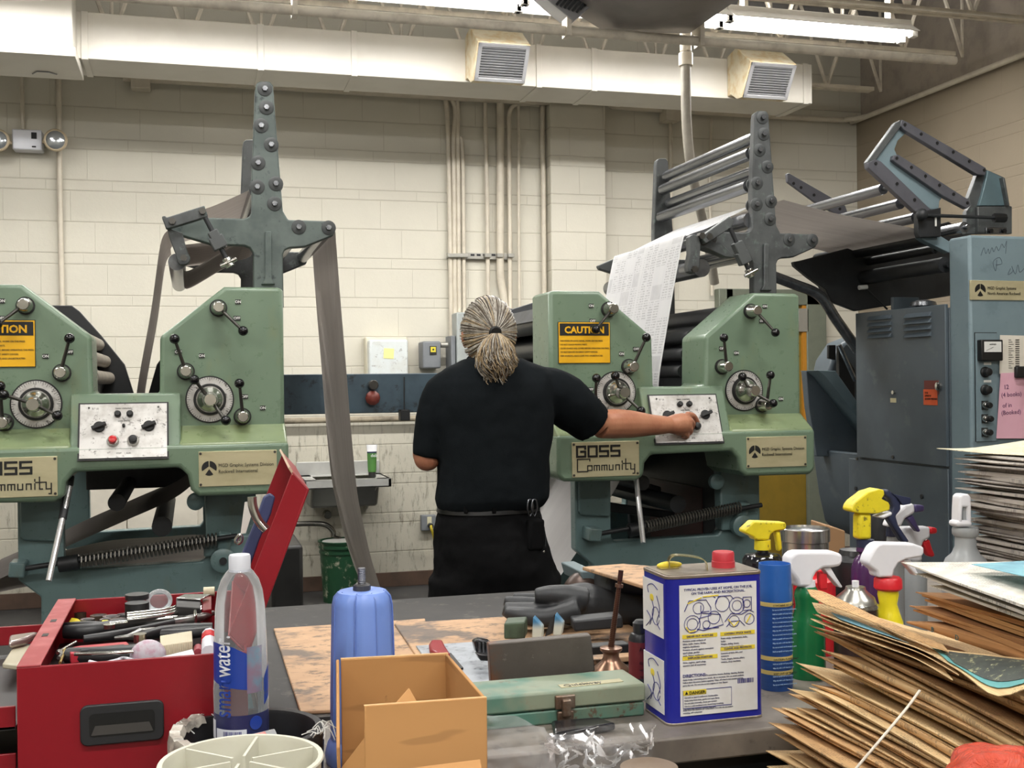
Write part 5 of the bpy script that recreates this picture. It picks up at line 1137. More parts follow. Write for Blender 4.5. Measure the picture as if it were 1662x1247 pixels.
c = mwood.mix(nz.step(.35, .7)*.7, S(186, 150, 114), S(160, 126, 94)); c = mwood.mix(n2.step(.52, .62)*.8, c, S(92, 78, 66)); c = mwood.mix(mwood.noise(4.3, 5, .65).step(.50, .60)*.85, c, S(84, 78, 74)); mwood.col(c); mwood.set(Roughness=.65); mwood.bump(n2, .2, .002); mwood = mwood.m
def onz(pts, z): return [(lambda q: (q.x, q.y))(P(a, c, Z=z)) for a, c in pts]
def slab(name, pts, z, th, mat, lab, cat, grp=None, bev=.002): return tag(MB().xy(onz(pts, z+th), z, z+th).build(name, mat, bev=bev), lab, cat, grp)
slab('hardboard_sheet', [(444, 1020), (690, 1004), (700, 1145), (487, 1155)], ZB+.006, .006, mwood, 'stained brown hardboard sheet left of the blue canister', 'board')
slab('hardboard_sheet', [(640, 1012), (992, 990), (1000, 1000), (1062, 1040), (1060, 1062), (820, 1085), (700, 1100)], ZB+.006, .010, mwood, 'scraped tan hardboard lying behind the steel block and gloves', 'board')
slab('hardboard_sheet', [(945, 920), (1012, 915), (1130, 925), (1130, 965), (1066, 957)], 1.02, .008, mwood, 'tan hardboard propped up on dark parts behind the blue can', 'board')
mz = M('zinc_sheet', S(168, 174, 180), .4, .2, c2=S(130, 134, 140), var=.9, sc=18, c3=S(80, 84, 90))
slab('metal_sheet', [(675, 1048), (795, 1040), (860, 1100), (720, 1112)], ZB+.016, .003, mz, 'scratched grey metal sheet under the red scraper', 'metal sheet')
# things holding the propped board
t = thing('gear_motor', 'dark round-ended motor lying under the propped board', 'motor', P(985, 1000, Z=ZB+.01))
q = P(978, 978, D=2.45); MB().lathe([(.055, 0), (.055, .03), (.045, .045), (.03, .06), (.012, .062)], q+V(.0, .1, -.0), (-.4, -.9, 0), 24).build('motor_end', M('motor_brown', S(66, 50, 42), .35, .5, c2=S(40, 32, 28)), t, bev=.003)
MB().prism([P(990, 930, D=2.42), P(1080, 955, D=2.42), P(1090, 1040, D=2.42), P(1000, 1012, D=2.42), P(975, 1000, D=2.42)], (0, .12, 0)).build('motor_body', mdark, t, bev=.01)
tag(MB().prism([P(942, 928, D=2.5), P(965, 926, D=2.5), P(975, 945, D=2.5), P(948, 949, D=2.5)], (.0, .14, -.0)).build('steel_block', M('block_blue_grey', S(92, 108, 112), .45), bev=.003), 'small blue-grey square bar end under the propped board', 'block')
# gloves
mgl = M('glove_rubber', S(44, 46, 48), .5, c2=S(30, 31, 33), var=.7, sc=12, bump=.25, bsc=60)
DG = 2.36
b = MB(); g = lambda x, y, d=0: P(x, y, D=DG+d)
b.tube([g(1062, 992, .05), g(1000, 988, .04), g(950, 981, .02), g(915, 984)], [.030, .034, .046, .040], 14, sub=5)
b.tube([g(930, 984, -.02), g(880, 996, -.02), g(840, 994, -.02), g(817, 988, -.02)], [.034, .026, .021, .014], 12, sub=5)
b.tube([g(940, 988, -.05), g(890, 1002, -.05), g(850, 1000, -.05), g(820, 994, -.04)], [.022, .021, .018, .011], 12, sub=5)
b.tube([g(925, 975, .03), g(880, 984, .04), g(845, 981, .04), g(818, 976, .04)], [.024, .020, .017, .011], 12, sub=5)
b.tube([g(935, 970, .06), g(890, 975, .08), g(860, 973, .08), g(832, 970, .08)], [.022, .017, .014, .010], 12, sub=5)
b.tube([g(950, 974, -.02), g(920, 968, -.03), g(890, 966, -.03), g(868, 967, -.03)], [.026, .024, .020, .014], 12, sub=5)
tag(remesh(b.build('rubber_glove', mgl), .004, 3), 'black rubber glove lying on the tan board with fingers pointing left', 'glove')
# small boxes and blades behind the steel block
t = tag(MB().prism([P(818, 1012, D=2.2), P(852, 1010, D=2.2), P(852, 1038, D=2.2), P(818, 1038, D=2.2)], (.02, .05, 0)).build('green_tin', M('tin_green', S(70, 86, 66), .5, c2=S(50, 60, 46), var=1, sc=20), bev=.003), 'small dark green box left of the two blue-tipped wedges', 'box')
mwd = MT('blue_tip'); x, y, z = mwd.xyz('Generated'); c = mwd.mix(z.step(.35, .8), S(196, 196, 180), S(60, 116, 150)); mwd.col(c); mwd.set(Roughness=.6); mwd = mwd.m
tag(MB().prism([P(865, 1002, D=2.12), P(880, 1018, D=2.12), P(880, 1036, D=2.12), P(863, 1036, D=2.12)], (.01, .02, 0)).build('wedge', mwd, bev=.002), 'blue-tipped pale wedge standing right of the green box', 'wedge')
tag(MB().prism([P(901, 997, D=2.12), P(914, 1012, D=2.12), P(911, 1032, D=2.12), P(897, 1032, D=2.12)], (.01, .02, 0)).build('wedge', mwd, bev=.002), 'blue-tipped pale wedge leaning against a dark blade', 'wedge')
tag(MB().prism([P(900, 998, D=2.15), P(893, 1008, D=2.15), P(884, 1034, D=2.15), P(893, 1030, D=2.15)], (.008, .01, 0)).build('dark_blade', mbl), 'thin dark blade between the two blue-tipped wedges', 'blade')
b = MB().prism([P(930, 1008, D=2.22), P(1010, 1000, D=2.22), P(1012, 1020, D=2.22), P(932, 1026, D=2.22)], (.01, .05, 0)); o = tag(b.build('black_case', mdark, bev=.004), 'long flat black case lying behind the oil can spout', 'case')
b = MB().prism([P(944, 1052, D=2.05), P(1022, 1045, D=2.05), P(1022, 1060, D=2.05), P(944, 1065, D=2.05)], (0, .03, 0)); tag(b.build('black_bar', mblk, bev=.002), 'flat black bar at the edge of the tan board', 'bar')
# steel block, scraper, clip
mrs = MT('rusty_steel'); n1 = mrs.noise(14, 5, .7); x, y, z = mrs.xyz('Generated'); c = mrs.mix(n1.step(.4, .7)*.5, S(92, 86, 80), S(76, 70, 64)); c = mrs.mix((1-x.step(.02, .16))*n1.step(.35, .6), c, S(120, 80, 56)); c = mrs.mix(mrs.noise(60, 5, .8).step(.63, .7)*.5, c, S(150, 140, 130)); mrs.col(c); mrs.set(Roughness=.5, Metallic=.35); mrs.bump(n1, .2, .002); mrs = mrs.m
tag(MB().prism([P(793, 1046, D=1.90), P(959, 1031, D=1.90), P(966, 1090, D=1.90), P(797, 1114, D=1.90)], (.002, .022, 0)).build('steel_plate', mrs, bev=.002), 'thick rusty grey steel plate standing on edge behind the green metal case', 'plate')
t = thing('scraper', 'scraper with red handle and black blade on the grey metal sheet', 'scraper', P(715, 1060, Z=ZB+.02))
zz = ZB+.02; MB().xy(onz([(696, 1046), (700, 1040), (718, 1040), (723, 1050), (731, 1062), (712, 1062), (698, 1056)], zz+.012), zz, zz+.014).build('handle', M('handle_red', S(150, 30, 40), .3), t, bev=.004)
MB().xy(onz([(712, 1062), (732, 1060), (752, 1084), (738, 1087)], zz+.003), zz, zz+.003).build('blade', mblk, t)
t = thing('cord_clip', 'glossy black ribbed plastic clip left of the rusty steel plate', 'clip', P(780, 1050, Z=zz))
q = P(780, 1052, D=2.06); MB().prism([P(769, 1042, D=2.05), P(778, 1038, D=2.05), P(797, 1041, D=2.05), P(796, 1062, D=2.05), P(778, 1064, D=2.05), P(773, 1058, D=2.05)], (0, .02, 0)).build('clip_body', M('gloss_black', S(30, 30, 32), .2), t, bev=.003)
for i in range(3): q = P(778+i*6, 1043, D=2.045); MB().box(q.x-.0015, q.x+.0015, q.y-.003, q.y+.002, q.z-.018, q.z).build('clip_rib', mroll, t)
MB().prism([P(774, 1062, D=2.0), P(796, 1064, D=2.0), P(795, 1074, D=2.0), P(780, 1073, D=2.0)], (0, .02, 0)).build('clip_foot', M('gloss_black', S(30, 30, 32)), t, bev=.002)
# green metal case
mgc = MT('case_green'); n1 = mgc.noise(26, 5, .75); x, y, z = mgc.xyz(); c = mgc.mix(mgc.noise(5, 4).step(.3, .7)*.6, S(80, 124, 108), S(66, 104, 92)); c = mgc.mix(mgc.noise(8, 4, .7).step(.45, .7)*.6, c, S(112, 116, 96)); c = mgc.mix(n1.step(.56, .64), c, S(88, 70, 54)); c = mgc.mix((z).gt(.0255)*mgc.noise(9, 3).step(.3, .5)*.8, c, S(140, 146, 124)); mgc.col(c); mgc.set(Roughness=.5); mgc = mgc.m
t = thing('metal_case', 'worn green metal case with a rusty latch and a paper strip on its lid', 'case', (.55, 1.72, ZB))
MB().box(.415, .683, 1.672, 1.765, ZB, ZB+.022).build('case_base', mgc, t, bev=.003); MB().box(.413, .685, 1.67, 1.767, ZB+.023, ZB+.051).build('case_lid', mgc, t, bev=.004)
mrl = M('latch_rust', S(112, 88, 70), .4, .7, c2=S(150, 140, 128), var=.8, sc=40)
q = P(917, 1140, Y=1.668); l = MB().box(q.x-.016, q.x+.016, 1.664, 1.672, ZB+.024, ZB+.045).build('latch', mrl, t, bev=.002); MB().box(q.x-.013, q.x+.013, 1.663, 1.672, ZB+.006, ZB+.021).build('latch_plate', mrl, l, bev=.002); MB().box(q.x-.007, q.x+.007, 1.656, 1.666, ZB+.014, ZB+.04).build('latch_tongue', mrl, l, bev=.002)
z_ = ZB+.0516; sp_ = MB().xy([(.55, 1.685), (.655, 1.69), (.655, 1.708), (.55, 1.703)], z_-.0005, z_+.0003).build('paper_strip', M('strip_paper', S(178, 172, 140), .7), t); text('Quickway', .016, (.556, 1.689, z_+.0003), (1, .04, 0), (0, 1, 0), mrub, sp_, lift=.0003)
# oil can
mcop = M('copper_can', S(150, 118, 98), .3, .8, c2=S(96, 70, 56), var=.8, sc=25)
t = thing('oil_can', 'copper oil can with a long ribbed spout', 'oil can', (0, 0, ZB)); q = P(992, 1085, D=2.0); t.location = (q.x, q.y, ZB)
MB().lathe([(.036, 0), (.038, .01), (.030, .026), (.018, .036), (.014, .044), (.014, .05), (.0195, .056), (.0195, .060), (.008, .062)], (q.x, q.y, ZB), (0, 0, 1), 32).build('can_body', mcop, t)
A, B = V(q.x, q.y, ZB+.06), P(1008, 926, D=2.0); b = MB(); n = 36
for i in range(n):
    f = i/n; c = A+(B-A)*f*.84; b.cyl(c, A+(B-A)*(f+.62/n)*.84, .0058-.0018*f, .0058-.0018*f, 10)
b.tube([A, B], [.0046, .0032], 10); b.build('spout', M('spout_brown', S(104, 72, 56), .35, .7, c2=S(70, 50, 42)), t); c = A+(B-A)*.78; MB().cyl(c, c+(B-A).normalized()*.006, .007).build('spout_ring', mcop, t)
MB().cyl(B-(B-A)*.14, B, .0045).build('spout_tip', M('tip_dark', S(56, 26, 22), .4), t)
# bottle red/black
def vessel(name, lab, cat, px, dpt, parts, grp=None, z0=ZB, n=28):
    q = P(px, 1000, D=dpt); t = thing(name, lab, cat, (q.x, q.y, z0), grp); os_ = []
    for nm, prof, mat in parts: os_.append(MB().lathe(prof, (q.x, q.y, z0), (0, 0, 1), n).build(nm, mat, t))
    return t, q, os_
mplb = M('plastic_black', S(34, 35, 37), .35)
t, q, o = vessel('spray_bottle', 'slim black bottle with a dark red label beside the blue can', 'bottle', 1039, 1.93, [('bottle_body', [(.019, 0), (.020, .004), (.020, .092), (.016, .100), (.011, .102)], mplb), ('label', [(.0203, .028), (.0203, .088)], M('label_wine', S(112, 36, 40), .5, c2=S(96, 30, 34))), ('label_foot', [(.0204, .012), (.0204, .028)], M('label_grey', S(58, 60, 62), .5)), ('cap', [(.012, .100), (.013, .118), (.008, .123)], mplb)])
for i, s in enumerate(('Astro', '', 'CLEANER', 'lubricates', 'cleans')): text(s, (.009, .004, .0055, .004, .004)[i], (q.x-.011, q.y-.0208, ZB+.075-.011*i), (1, 0, 0), (0, 0, 1), mblk, o[1])
# blue-white solvent can --------------------------------------------------
mcan = M('can_blue', S(32, 40, 150), .28, c2=S(26, 32, 132), coat=None) if False else M('can_blue', S(32, 38, 148), .25, c2=S(26, 30, 128))
mtin = M('can_tin', S(160, 150, 138), .35, .6, c2=S(120, 108, 94), var=.9, sc=14)
x0, x1, y0, y1, z1 = .695, .857, 1.607, 1.707, ZB+.226
t = thing('solvent_can', 'rectangular blue gallon can with white printed panels and red cap', 'can', ((x0+x1)/2, (y0+y1)/2, ZB))
def rr(x0, x1, y0, y1, r=.012):
    o = []
    for cx, cy, a in ((x1-r, y0+r, -90), (x1-r, y1-r, 0), (x0+r, y1-r, 90), (x0+r, y0+r, 180)):
        for k in range(5): g_ = math.radians(a+22.5*k); o.append((cx+r*math.cos(g_), cy+r*math.sin(g_)))
    return o
MB().xy(rr(x0, x1, y0, y1), ZB+.002, z1).build('can_body', mcan, t)
MB().xy(rr(x0-.001, x1+.001, y0-.001, y1+.001, .013), ZB, ZB+.004).build('bottom_seam', mtin, t, bev=.001)
MB().xy(rr(x0-.001, x1+.001, y0-.001, y1+.001, .013), z1-.002, z1+.003).build('top_seam', mtin, t, bev=.001); MB().xy(rr(x0+.003, x1-.003, y0+.003, y1-.003, .01), z1+.001, z1+.0036).build('top_plate', mtin, t)
mlb = M('label_white', S(222, 222, 220), .4, c2=S(204, 200, 192), var=.6, sc=14); mnav = M('print_navy', S(40, 42, 120), .5); mpy = M('print_yellow', S(226, 204, 60), .5); mgp2 = M('print_grey', S(96, 98, 120), .5)
LX0, LX1, LZ0, LZ1 = x0+.020, x1-.012, ZB+.014, z1-.012; yl = y0-.0006
lf = MB().box(LX0, LX1, yl-.0006, y0+.001, LZ0, LZ1).build('front_label', mlb, t); LW = LX1-LX0; LH = LZ1-LZ0
def lt(s, sz, u, v, mat=mnav, **k): return text(s, sz, (LX0+LW*u, yl-.0007, LZ0+LH*v), (1, 0, 0), (0, 0, 1), mat, lf, lift=.0003, **k)
def lbx(u0, u1, v0, v1, m, nm, k=0): return MB().box(LX0+LW*u0, LX0+LW*u1, yl-.0012-k, yl-.0004, LZ0+LH*v0, LZ0+LH*v1).build(nm, m, lf)
lt('TYPICAL PROVEN USES AT HOME, ON THE JOB,\nON THE FARM, AND RECREATIONAL.', .0054, .5, .955, align='CENTER', line=1.1)
# line drawing of machines
b = MB(); rd = random.Random(5)
def arcp(u, v, r, a0=0, a1=6.3, n=14): return [V(LX0+LW*u+r*math.cos(a0+(a1-a0)*i/n), yl-.001, LZ0+LH*v+r*math.sin(a0+(a1-a0)*i/n)) for i in range(n+1)]
for u, v, r in ((.16, .70, .0135), (.16, .70, .009), (.44, .74, .010), (.55, .84, .012), (.74, .82, .013), (.74, .82, .008), (.70, .70, .009), (.90, .71, .0085), (.87, .83, .006), (.24, .82, .009), (.34, .69, .006)): b.tube(arcp(u, v, r), .00055, 4)
for pts in (((.06, .80), (.12, .88), (.34, .88), (.40, .82), (.40, .76), (.24, .74)), ((.24, .70), (.28, .78), (.52, .76), (.56, .68), (.30, .645), (.22, .66)), ((.58, .70), (.66, .76), (.8, .75), (.9, .78), (.96, .76)), ((.46, .84), (.50, .90), (.66, .90), (.70, .87)), ((.82, .88), (.82, .78), (.93, .78), (.93, .88), (.82, .88)), ((.30, .9), (.42, .91), (.46, .89)), ((.27, .84), (.27, .79), (.38, .79)), ((.6, .66), (.66, .70), (.78, .70), (.84, .66)), ((.3, .66), (.5, .66))): b.tube([V(LX0+LW*u, yl-.001, LZ0+LH*v) for u, v in pts], .0007, 4)
b.build('drawing', mnav, lf); b = MB()
for pts in (((.10, .86), (.28, .90)), ((.08, .68), (.12, .64), (.20, .65)), ((.62, .72), (.70, .66), (.76, .70)), ((.30, .905), (.5, .91)), ((.86, .68), (.92, .74))): b.tube([V(LX0+LW*u, yl-.0008, LZ0+LH*v) for u, v in pts], .0011, 4)
b.build('drawing_yellow', mpy, lf)
para = lambda s, n, w_: '\n'.join(''.join(rd.choice(('parts ', 'and ', 'rust ', 'tools ', 'the ', 'oils ', 'grease ', 'locks ', 'from ')) for _ in range(w_)) for _ in range(n))
for u0, u1, v, s, body in ((.03, .48, .60, 'DRIVES OUT MOISTURE', 'Protects metal surfaces of:\nbikes, tools, chains, blades,\nengines, machinery.\nProtects all parts against corrosion:\nspark plugs, garden\ntools, hinges, appliances.'), (.52, .97, .60, 'LOOSENS STUCK PARTS', 'Frees sticky mechanisms, bolts,\nlocks:\nHinges, sliding doors,\ndrawers, latches and locks.'), (.03, .48, .435, 'DISPLACES MOISTURE', 'Dries engines, spark plugs,\nmowers and all machinery.'), (.52, .97, .485, 'CLEANS AND PROTECTS', 'Loosens grease, dirt, and\nmoisture:\nTools, hinges, knives, pliers,\ncutters, shop machines.')):
    lbx(u0, u1, v-.008, v+.022, mpy, 'heading_band'); lt(s, .0044, (u0+u1)/2, v, mnav, align='CENTER', lift=.0012) if False else text(s, .0042, (LX0+LW*(u0+u1)/2, yl-.0012, LZ0+LH*v), (1, 0, 0), (0, 0, 1), mnav, lf, align='CENTER', lift=.0003)
    lt(body, .0036, u0+.005, v-.032, mgp2, line=1.25)
lt('DIRECTIONS:', .0066, .03, .295, bold=.0001); lt('To penetrate, loosen, flushing, cleaning, flushing', .0033, .33, .295, mgp2)
lt('Apply freely. Lubricating parts: brush, dip or immerse. Use on metal surfaces.\nFollow label directions before applying. Wipe off what is not needed and let\nparts dry out. Do not use on hot engines or near flames.', .0033, .03, .272, mgp2, line=1.3)
b = MB()
for a, c, d, e in ((.03, .66, .055, .06), (.03, .66, .19, .195), (.03, .034, .055, .195), (.656, .66, .055, .195)): b.box(LX0+LW*a, LX0+LW*c, yl-.001, yl, LZ0+LH*d, LZ0+LH*e)
b.build('danger_frame', mnav, lf); lbx(.035, .33, .158, .195, mpy, 'danger_band'); text('\u25b2 DANGER:' if False else 'DANGER:', .0066, (LX0+LW*.11, yl-.0012, LZ0+LH*.164), (1, 0, 0), (0, 0, 1), mblk, lf, lift=.0003, bold=.0001)
MB().prism([V(LX0+LW*.055, yl-.0012, LZ0+LH*.165), V(LX0+LW*.095, yl-.0012, LZ0+LH*.165), V(LX0+LW*.075, yl-.0012, LZ0+LH*.19)], (0, -.0004, 0)).build('warning_triangle', mblk, lf)
lt('Harmful or fatal if swallowed. Combustible.\nKeep away from heat, sparks and open flame.\nDo not take internally. Avoid eye contact.\nUse in a well-ventilated area. Avoid long breathing\nof vapor and repeated contact with skin.', .0032, .05, .135, mgp2, line=1.35); lt('KEEP OUT OF REACH OF CHILDREN. First aid: do not induce\nvomiting, call a physician.', .0032, .03, .038, mgp2, line=1.2)
b = MB(); u = .74
while u < .95: w_ = rd.choice((.004, .008, .012)); b.box(LX0+LW*u, LX0+LW*(u+w_), yl-.001, yl, LZ0+LH*.215, LZ0+LH*.25); u += w_+rd.choice((.005, .008))
b.build('barcode', mnav, lf)
for za, zb in ((LZ1-.083, LZ1+.001), (LZ0+.0, LZ0+.083)):
    s_ = MB().box(x0-.0008, x0+.001, y0+.014, y1-.006, za, zb).build('side_label', mlb, t); b = MB(); c = (za+zb)/2
    qy = lambda a, h: V(x0-.001, y0+.014+.08*(1-a), c+h)
    for pts in ((qy(.3, .02), qy(.25, .03), qy(.5, .036), qy(.75, .03)), (qy(.45, .012), qy(.55, -.005), qy(.35, -.03)), (qy(.7, .02), qy(.85, .0), qy(.7, -.02), qy(.85, -.03)), (qy(.2, -.01), qy(.4, -.02), qy(.15, -.035))): b.tube(pts, .0008, 4, sub=3)
    b.tube([qy(.65+.18*math.cos(a), -.012+.014*math.sin(a)) for a in [i*.5 for i in range(13)]], .0007, 4); b.build('drawing', mnav, s_); MB().sph(qy(.45, .014), (.0006, .008, .006), 12, 8).build('yellow_spot', mpy, s_)
q = P(1180, 918, Z=z1+.006); cp = MB().lathe([(.0185, 0), (.0185, .010), (.0175, .0105), (.0175, .0225), (.016, .025)], (x1-.042, y0+.052, z1+.003), (0, 0, 1), 36).build('cap', M('cap_red', S(186, 52, 62), .4), t)
hx, hy = x0+.05, y0+.055; mg_ = M('tin_gold', S(196, 186, 140), .2, .85, c2=S(150, 138, 96), var=.7, sc=40); b = MB()
pth = smooth([V(hx-.018, hy+.01, z1+.004), V(hx-.019, hy+.01, z1+.018), V(hx-.010, hy+.004, z1+.026), V(hx+.018, hy-.012, z1+.024), V(hx+.030, hy-.022, z1+.018), V(hx+.032, hy-.024, z1+.004)], 6)
b.sheet([[p+V(-.006, -.020, 0)*k for k in (-.5, -.2, 0, .2, .5)] for p in pth], .0012); b.build('handle', mg_, t); MB().obox((hx-.02, hy+.01, z1+.0045), .03, .02, .002).build('handle_foot', mg_, t)
MB().sph((hx-.012, hy+.022, z1+.007), (.022, .007, .006), 14, 8).build('yellow_spout', mpy, t)
# blue spray can
mblc = M('cap_blue', S(44, 96, 168), .3, c2=S(36, 86, 158)); mblb = M('spray_blue', S(36, 74, 136), .35, c2=S(44, 84, 150), var=.7, sc=60, stretch=(.2, .2, 3))
t, q, o = vessel('spray_can', 'tall blue spray can with an open blue cap right of the solvent can', 'spray can', 1258, 1.95, [('can_body', [(.0275, 0), (.0285, .004), (.0285, .150)], mblb), ('cap', [(.0285, .150), (.029, .160), (.0272, .208), (.0268, .213), (.0255, .213), (.0245, .206), (.001, .204)], mblc)])
for h, s in ((.147, 'CONTAINS NO CFC'), (.056, 'CAUTION: FLAMMABLE'), (.032, 'KEEP OUT OF REACH')):
    bd_ = MB().lathe([(.0288, h-.004), (.0288, h+.003)], (q.x, q.y, ZB), (0, 0, 1), 28).build('gold_band', M('band_gold', S(206, 184, 110), .4), t); text(s, .0045, (q.x-.02, q.y-.0292, ZB+h-.002), (1, 0, 0), (0, 0, 1), mblk, bd_)
for k in range(19):
    if k not in (11, 12, 15): text(('For use on metal, wood and plastic parts', 'Hold can upright and spray surface', 'Wipe dry with a soft clean lint cloth')[k % 3], .0036, (q.x-.021, q.y-.0289, ZB+.138-.007*k), (1, 0, 0), (0, 0, 1), M('print_pale', S(160, 188, 216), .5), o[0], sx=.75)
# ---------------------------------------------------------------- trigger sprayers
z7 = lambda p: (1180+p[0]/3.448, 780+p[1]/3.448)
def pris(t, name, pts, D, w_, mat, bev=.004): 
    c = P(*z7(pts[0]), D=D); Yp = c.y
    return MB().prism([P(*z7(p), Y=Yp-w_/2) for p in pts], (0, w_, 0)).build(name, mat, t, bev=bev, seg=3)
mys = M('sprayer_yellow', S(226, 208, 40), .4, c2=S(206, 186, 30), var=.5, sc=20, c3=S(120, 108, 40)); mws = M('sprayer_white', S(226, 226, 230), .35, c2=S(214, 214, 220))
mfro = M('plastic_frosted', S(186, 190, 192), .35, c2=S(172, 176, 178), Transmission_Weight=.35); mnvy = M('sprayer_navy', S(42, 48, 74), .35); mpur = M('bottle_purple', S(84, 44, 96), .2, Transmission_Weight=.3)
mrdc = M('collar_red', S(206, 34, 44), .35); mgnb = M('bottle_green', S(34, 124, 72), .2, c2=S(26, 104, 60), Transmission_Weight=.25); myl = M('liquid_yellow', S(232, 214, 40), .25)
def sprayer(name, lab, D, cx, parts, prof_px, mats, z0=ZB):
    "parts: extruded head pieces; prof_px: (half width px, y px) rows of the round parts, given as lists"
    q = P(*z7((cx, 500)), D=D); t = thing(name, lab, 'spray bottle', (q.x, q.y, z0), 'trigger spray bottles')
    for (nm, rows, mat) in prof_px:
        pr = []
        for hw, y in rows:
            a = P(*z7((cx, y)), Y=q.y); pr.append((max(hw/3.448*D/FPX, .0005), max(a.z-z0, 0) if y < 9000 else 0))
        MB().lathe(pr[::-1], (q.x, q.y, z0), (0, 0, 1), 28).build(nm, mat, t)
    for nm, pts, w_, mat in parts:
        MB().prism([P(*z7(p), Y=q.y-w_/2) for p in pts], (0, w_, 0)).build(nm, mat, t, bev=min(.006, w_*.22), seg=3)
    return t, q
FL = 9999
sprayer('trigger_sprayer', 'all-yellow trigger sprayer on a black bottle behind the solvent can', 2.25, 200,
 [('sprayer_head', [(150, 228), (330, 235), (336, 262), (325, 278), (272, 285), (248, 300), (238, 335), (160, 335), (150, 318), (96, 292), (100, 275)], .026, mys), ('trigger', [(272, 282), (300, 285), (312, 385), (292, 402), (286, 350)], .016, mys)],
 [('collar', [(45, 333), (46, 386)], mys), ('bottle', [(30, 388), (32, 402), (95, 415), (112, 440), (114, 470), (114, FL)], M('bottle_black', S(28, 28, 32), .12))], None)
sprayer('trigger_sprayer', 'white trigger sprayer with a red collar on a clear green bottle', 2.02, 445,
 [('sprayer_head', [(350, 440), (362, 420), (382, 404), (402, 398), (600, 398), (650, 415), (650, 450), (640, 482), (600, 490), (540, 494), (505, 515), (488, 545), (482, 600), (400, 600), (392, 560), (362, 520), (350, 490)], .030, mws), ('trigger', [(540, 492), (582, 489), (612, 540), (648, 596), (640, 604), (625, 596), (580, 540)], .018, mws), ('tamper_tab', [(515, 512), (562, 525), (566, 610), (520, 612)], .010, mrdc)],
 [('collar', [(46, 560), (48, 592)], mws), ('bottle', [(50, 592), (66, 620), (70, 650), (62, 700), (80, 770), (98, 820), (100, FL)], mgnb)], None)
sprayer('trigger_sprayer', 'white trigger sprayer with a red collar on a bottle of yellow liquid', 2.0, 900,
 [('sprayer_head', [(790, 462), (800, 430), (830, 375), (850, 358), (872, 351), (1050, 355), (1105, 375), (1105, 410), (1090, 430), (1000, 445), (962, 465), (940, 500), (930, 545), (848, 545), (840, 510), (800, 480)], .030, mws), ('trigger', [(985, 448), (1030, 443), (1050, 480), (1076, 528), (1060, 538), (1020, 490)], .018, mws)],
 [('collar', [(66, 540), (76, 552), (78, 600), (66, 612)], mrdc), ('bottle', [(56, 612), (58, 640), (48, 690), (62, 740), (80, 790), (82, FL)], myl)], None)
sprayer('trigger_sprayer', 'yellow spray head with navy trigger on a purple bottle', 2.2, 775,
 [('sprayer_head', [(697, 165), (706, 140), (722, 118), (790, 66), (850, 47), (880, 54), (884, 80), (868, 104), (905, 122), (914, 140), (912, 168), (840, 188), (740, 186), (705, 178)], .034, mys), ('stem', [(742, 186), (812, 186), (812, 332), (740, 332)], .026, mys),
  ('trigger', [(880, 52), (905, 52), (945, 82), (975, 130), (977, 165), (948, 200), (962, 250), (1026, 345), (1004, 352), (985, 342), (935, 262), (902, 210), (918, 180), (932, 150), (915, 105), (885, 90)], .02, mnvy), ('nozzle_hood', [(925, 70), (945, 80), (1030, 98), (1030, 132), (985, 140), (960, 105)], .024, mnvy), ('lower_plate', [(842, 205), (925, 172), (930, 195), (880, 216)], .026, mws)],
 [('collar', [(48, 330), (48, 372)], mnvy), ('bottle', [(46, 372), (50, 395), (34, 410), (60, 440), (78, 490), (80, FL)], mpur)], None)
sprayer('trigger_sprayer', 'white spray head with purple nozzle on a frosted bottle behind the yellow one', 2.3, 928,
 [('sprayer_head', [(900, 262), (930, 195), (975, 160), (1000, 138), (1050, 128), (1058, 180), (1000, 215), (978, 262)], .026, mws), ('nozzle', [(1050, 136), (1108, 140), (1108, 176), (1052, 182)], .02, M('nozzle_purple', S(72, 62, 104), .35)), ('trigger', [(1008, 212), (1042, 192), (1060, 230), (1086, 285), (1072, 292), (1045, 260)], .016, M('nozzle_purple', S(72, 62, 104)))],
 [('collar', [(34, 262), (36, 312)], mnvy), ('bottle', [(30, 312), (34, 345), (50, 380), (62, 450), (62, FL)], mfro)], None)
sprayer('trigger_sprayer', 'white spray head with red nozzle and red trigger behind the other sprayers', 2.35, 1050,
 [('sprayer_head', [(988, 262), (1140, 260), (1142, 322), (1105, 340), (1085, 400), (1015, 400), (985, 320)], .026, mws), ('nozzle', [(1140, 262), (1180, 266), (1182, 298), (1142, 304)], .022, mrdc), ('trigger', [(1096, 345), (1135, 330), (1150, 380), (1168, 422), (1150, 432), (1130, 425)], .016, mrdc)],
 [('collar', [(36, 398), (38, 440)], mws), ('bottle', [(34, 440), (45, 480), (66, 520), (66, FL)], mfro)], None)
sprayer('trigger_sprayer', 'translucent frosted squeeze bottle with a tall white nozzle, beside the newspapers', 2.12, 1336,
 [('sprayer_head', [(1297, 262), (1300, 160), (1304, 92), (1318, 76), (1356, 76), (1368, 96), (1372, 262), (1352, 262), (1348, 150), (1322, 150), (1316, 262)], .024, mws), ('nozzle_spine', [(1322, 150), (1348, 150), (1346, 255), (1324, 255)], .012, mfro), ('skirt', [(1286, 225), (1376, 225), (1378, 262), (1284, 262)], .026, mws)],
 [('collar', [(68, 262), (72, 275), (71, 300), (62, 312)], mfro), ('bottle', [(56, 312), (58, 370), (76, 410), (108, 440), (126, 490), (130, FL)], mfro)], None)
q = P(*z7((1336, 112)), D=2.08); tag(MB().lathe([(.008, 0), (.008, .004), (.004, .006)], q, (0, -1, 0), 20).build('round_nozzle', mws), 'round white nozzle cap on the tall frosted bottle', 'nozzle') if False else None
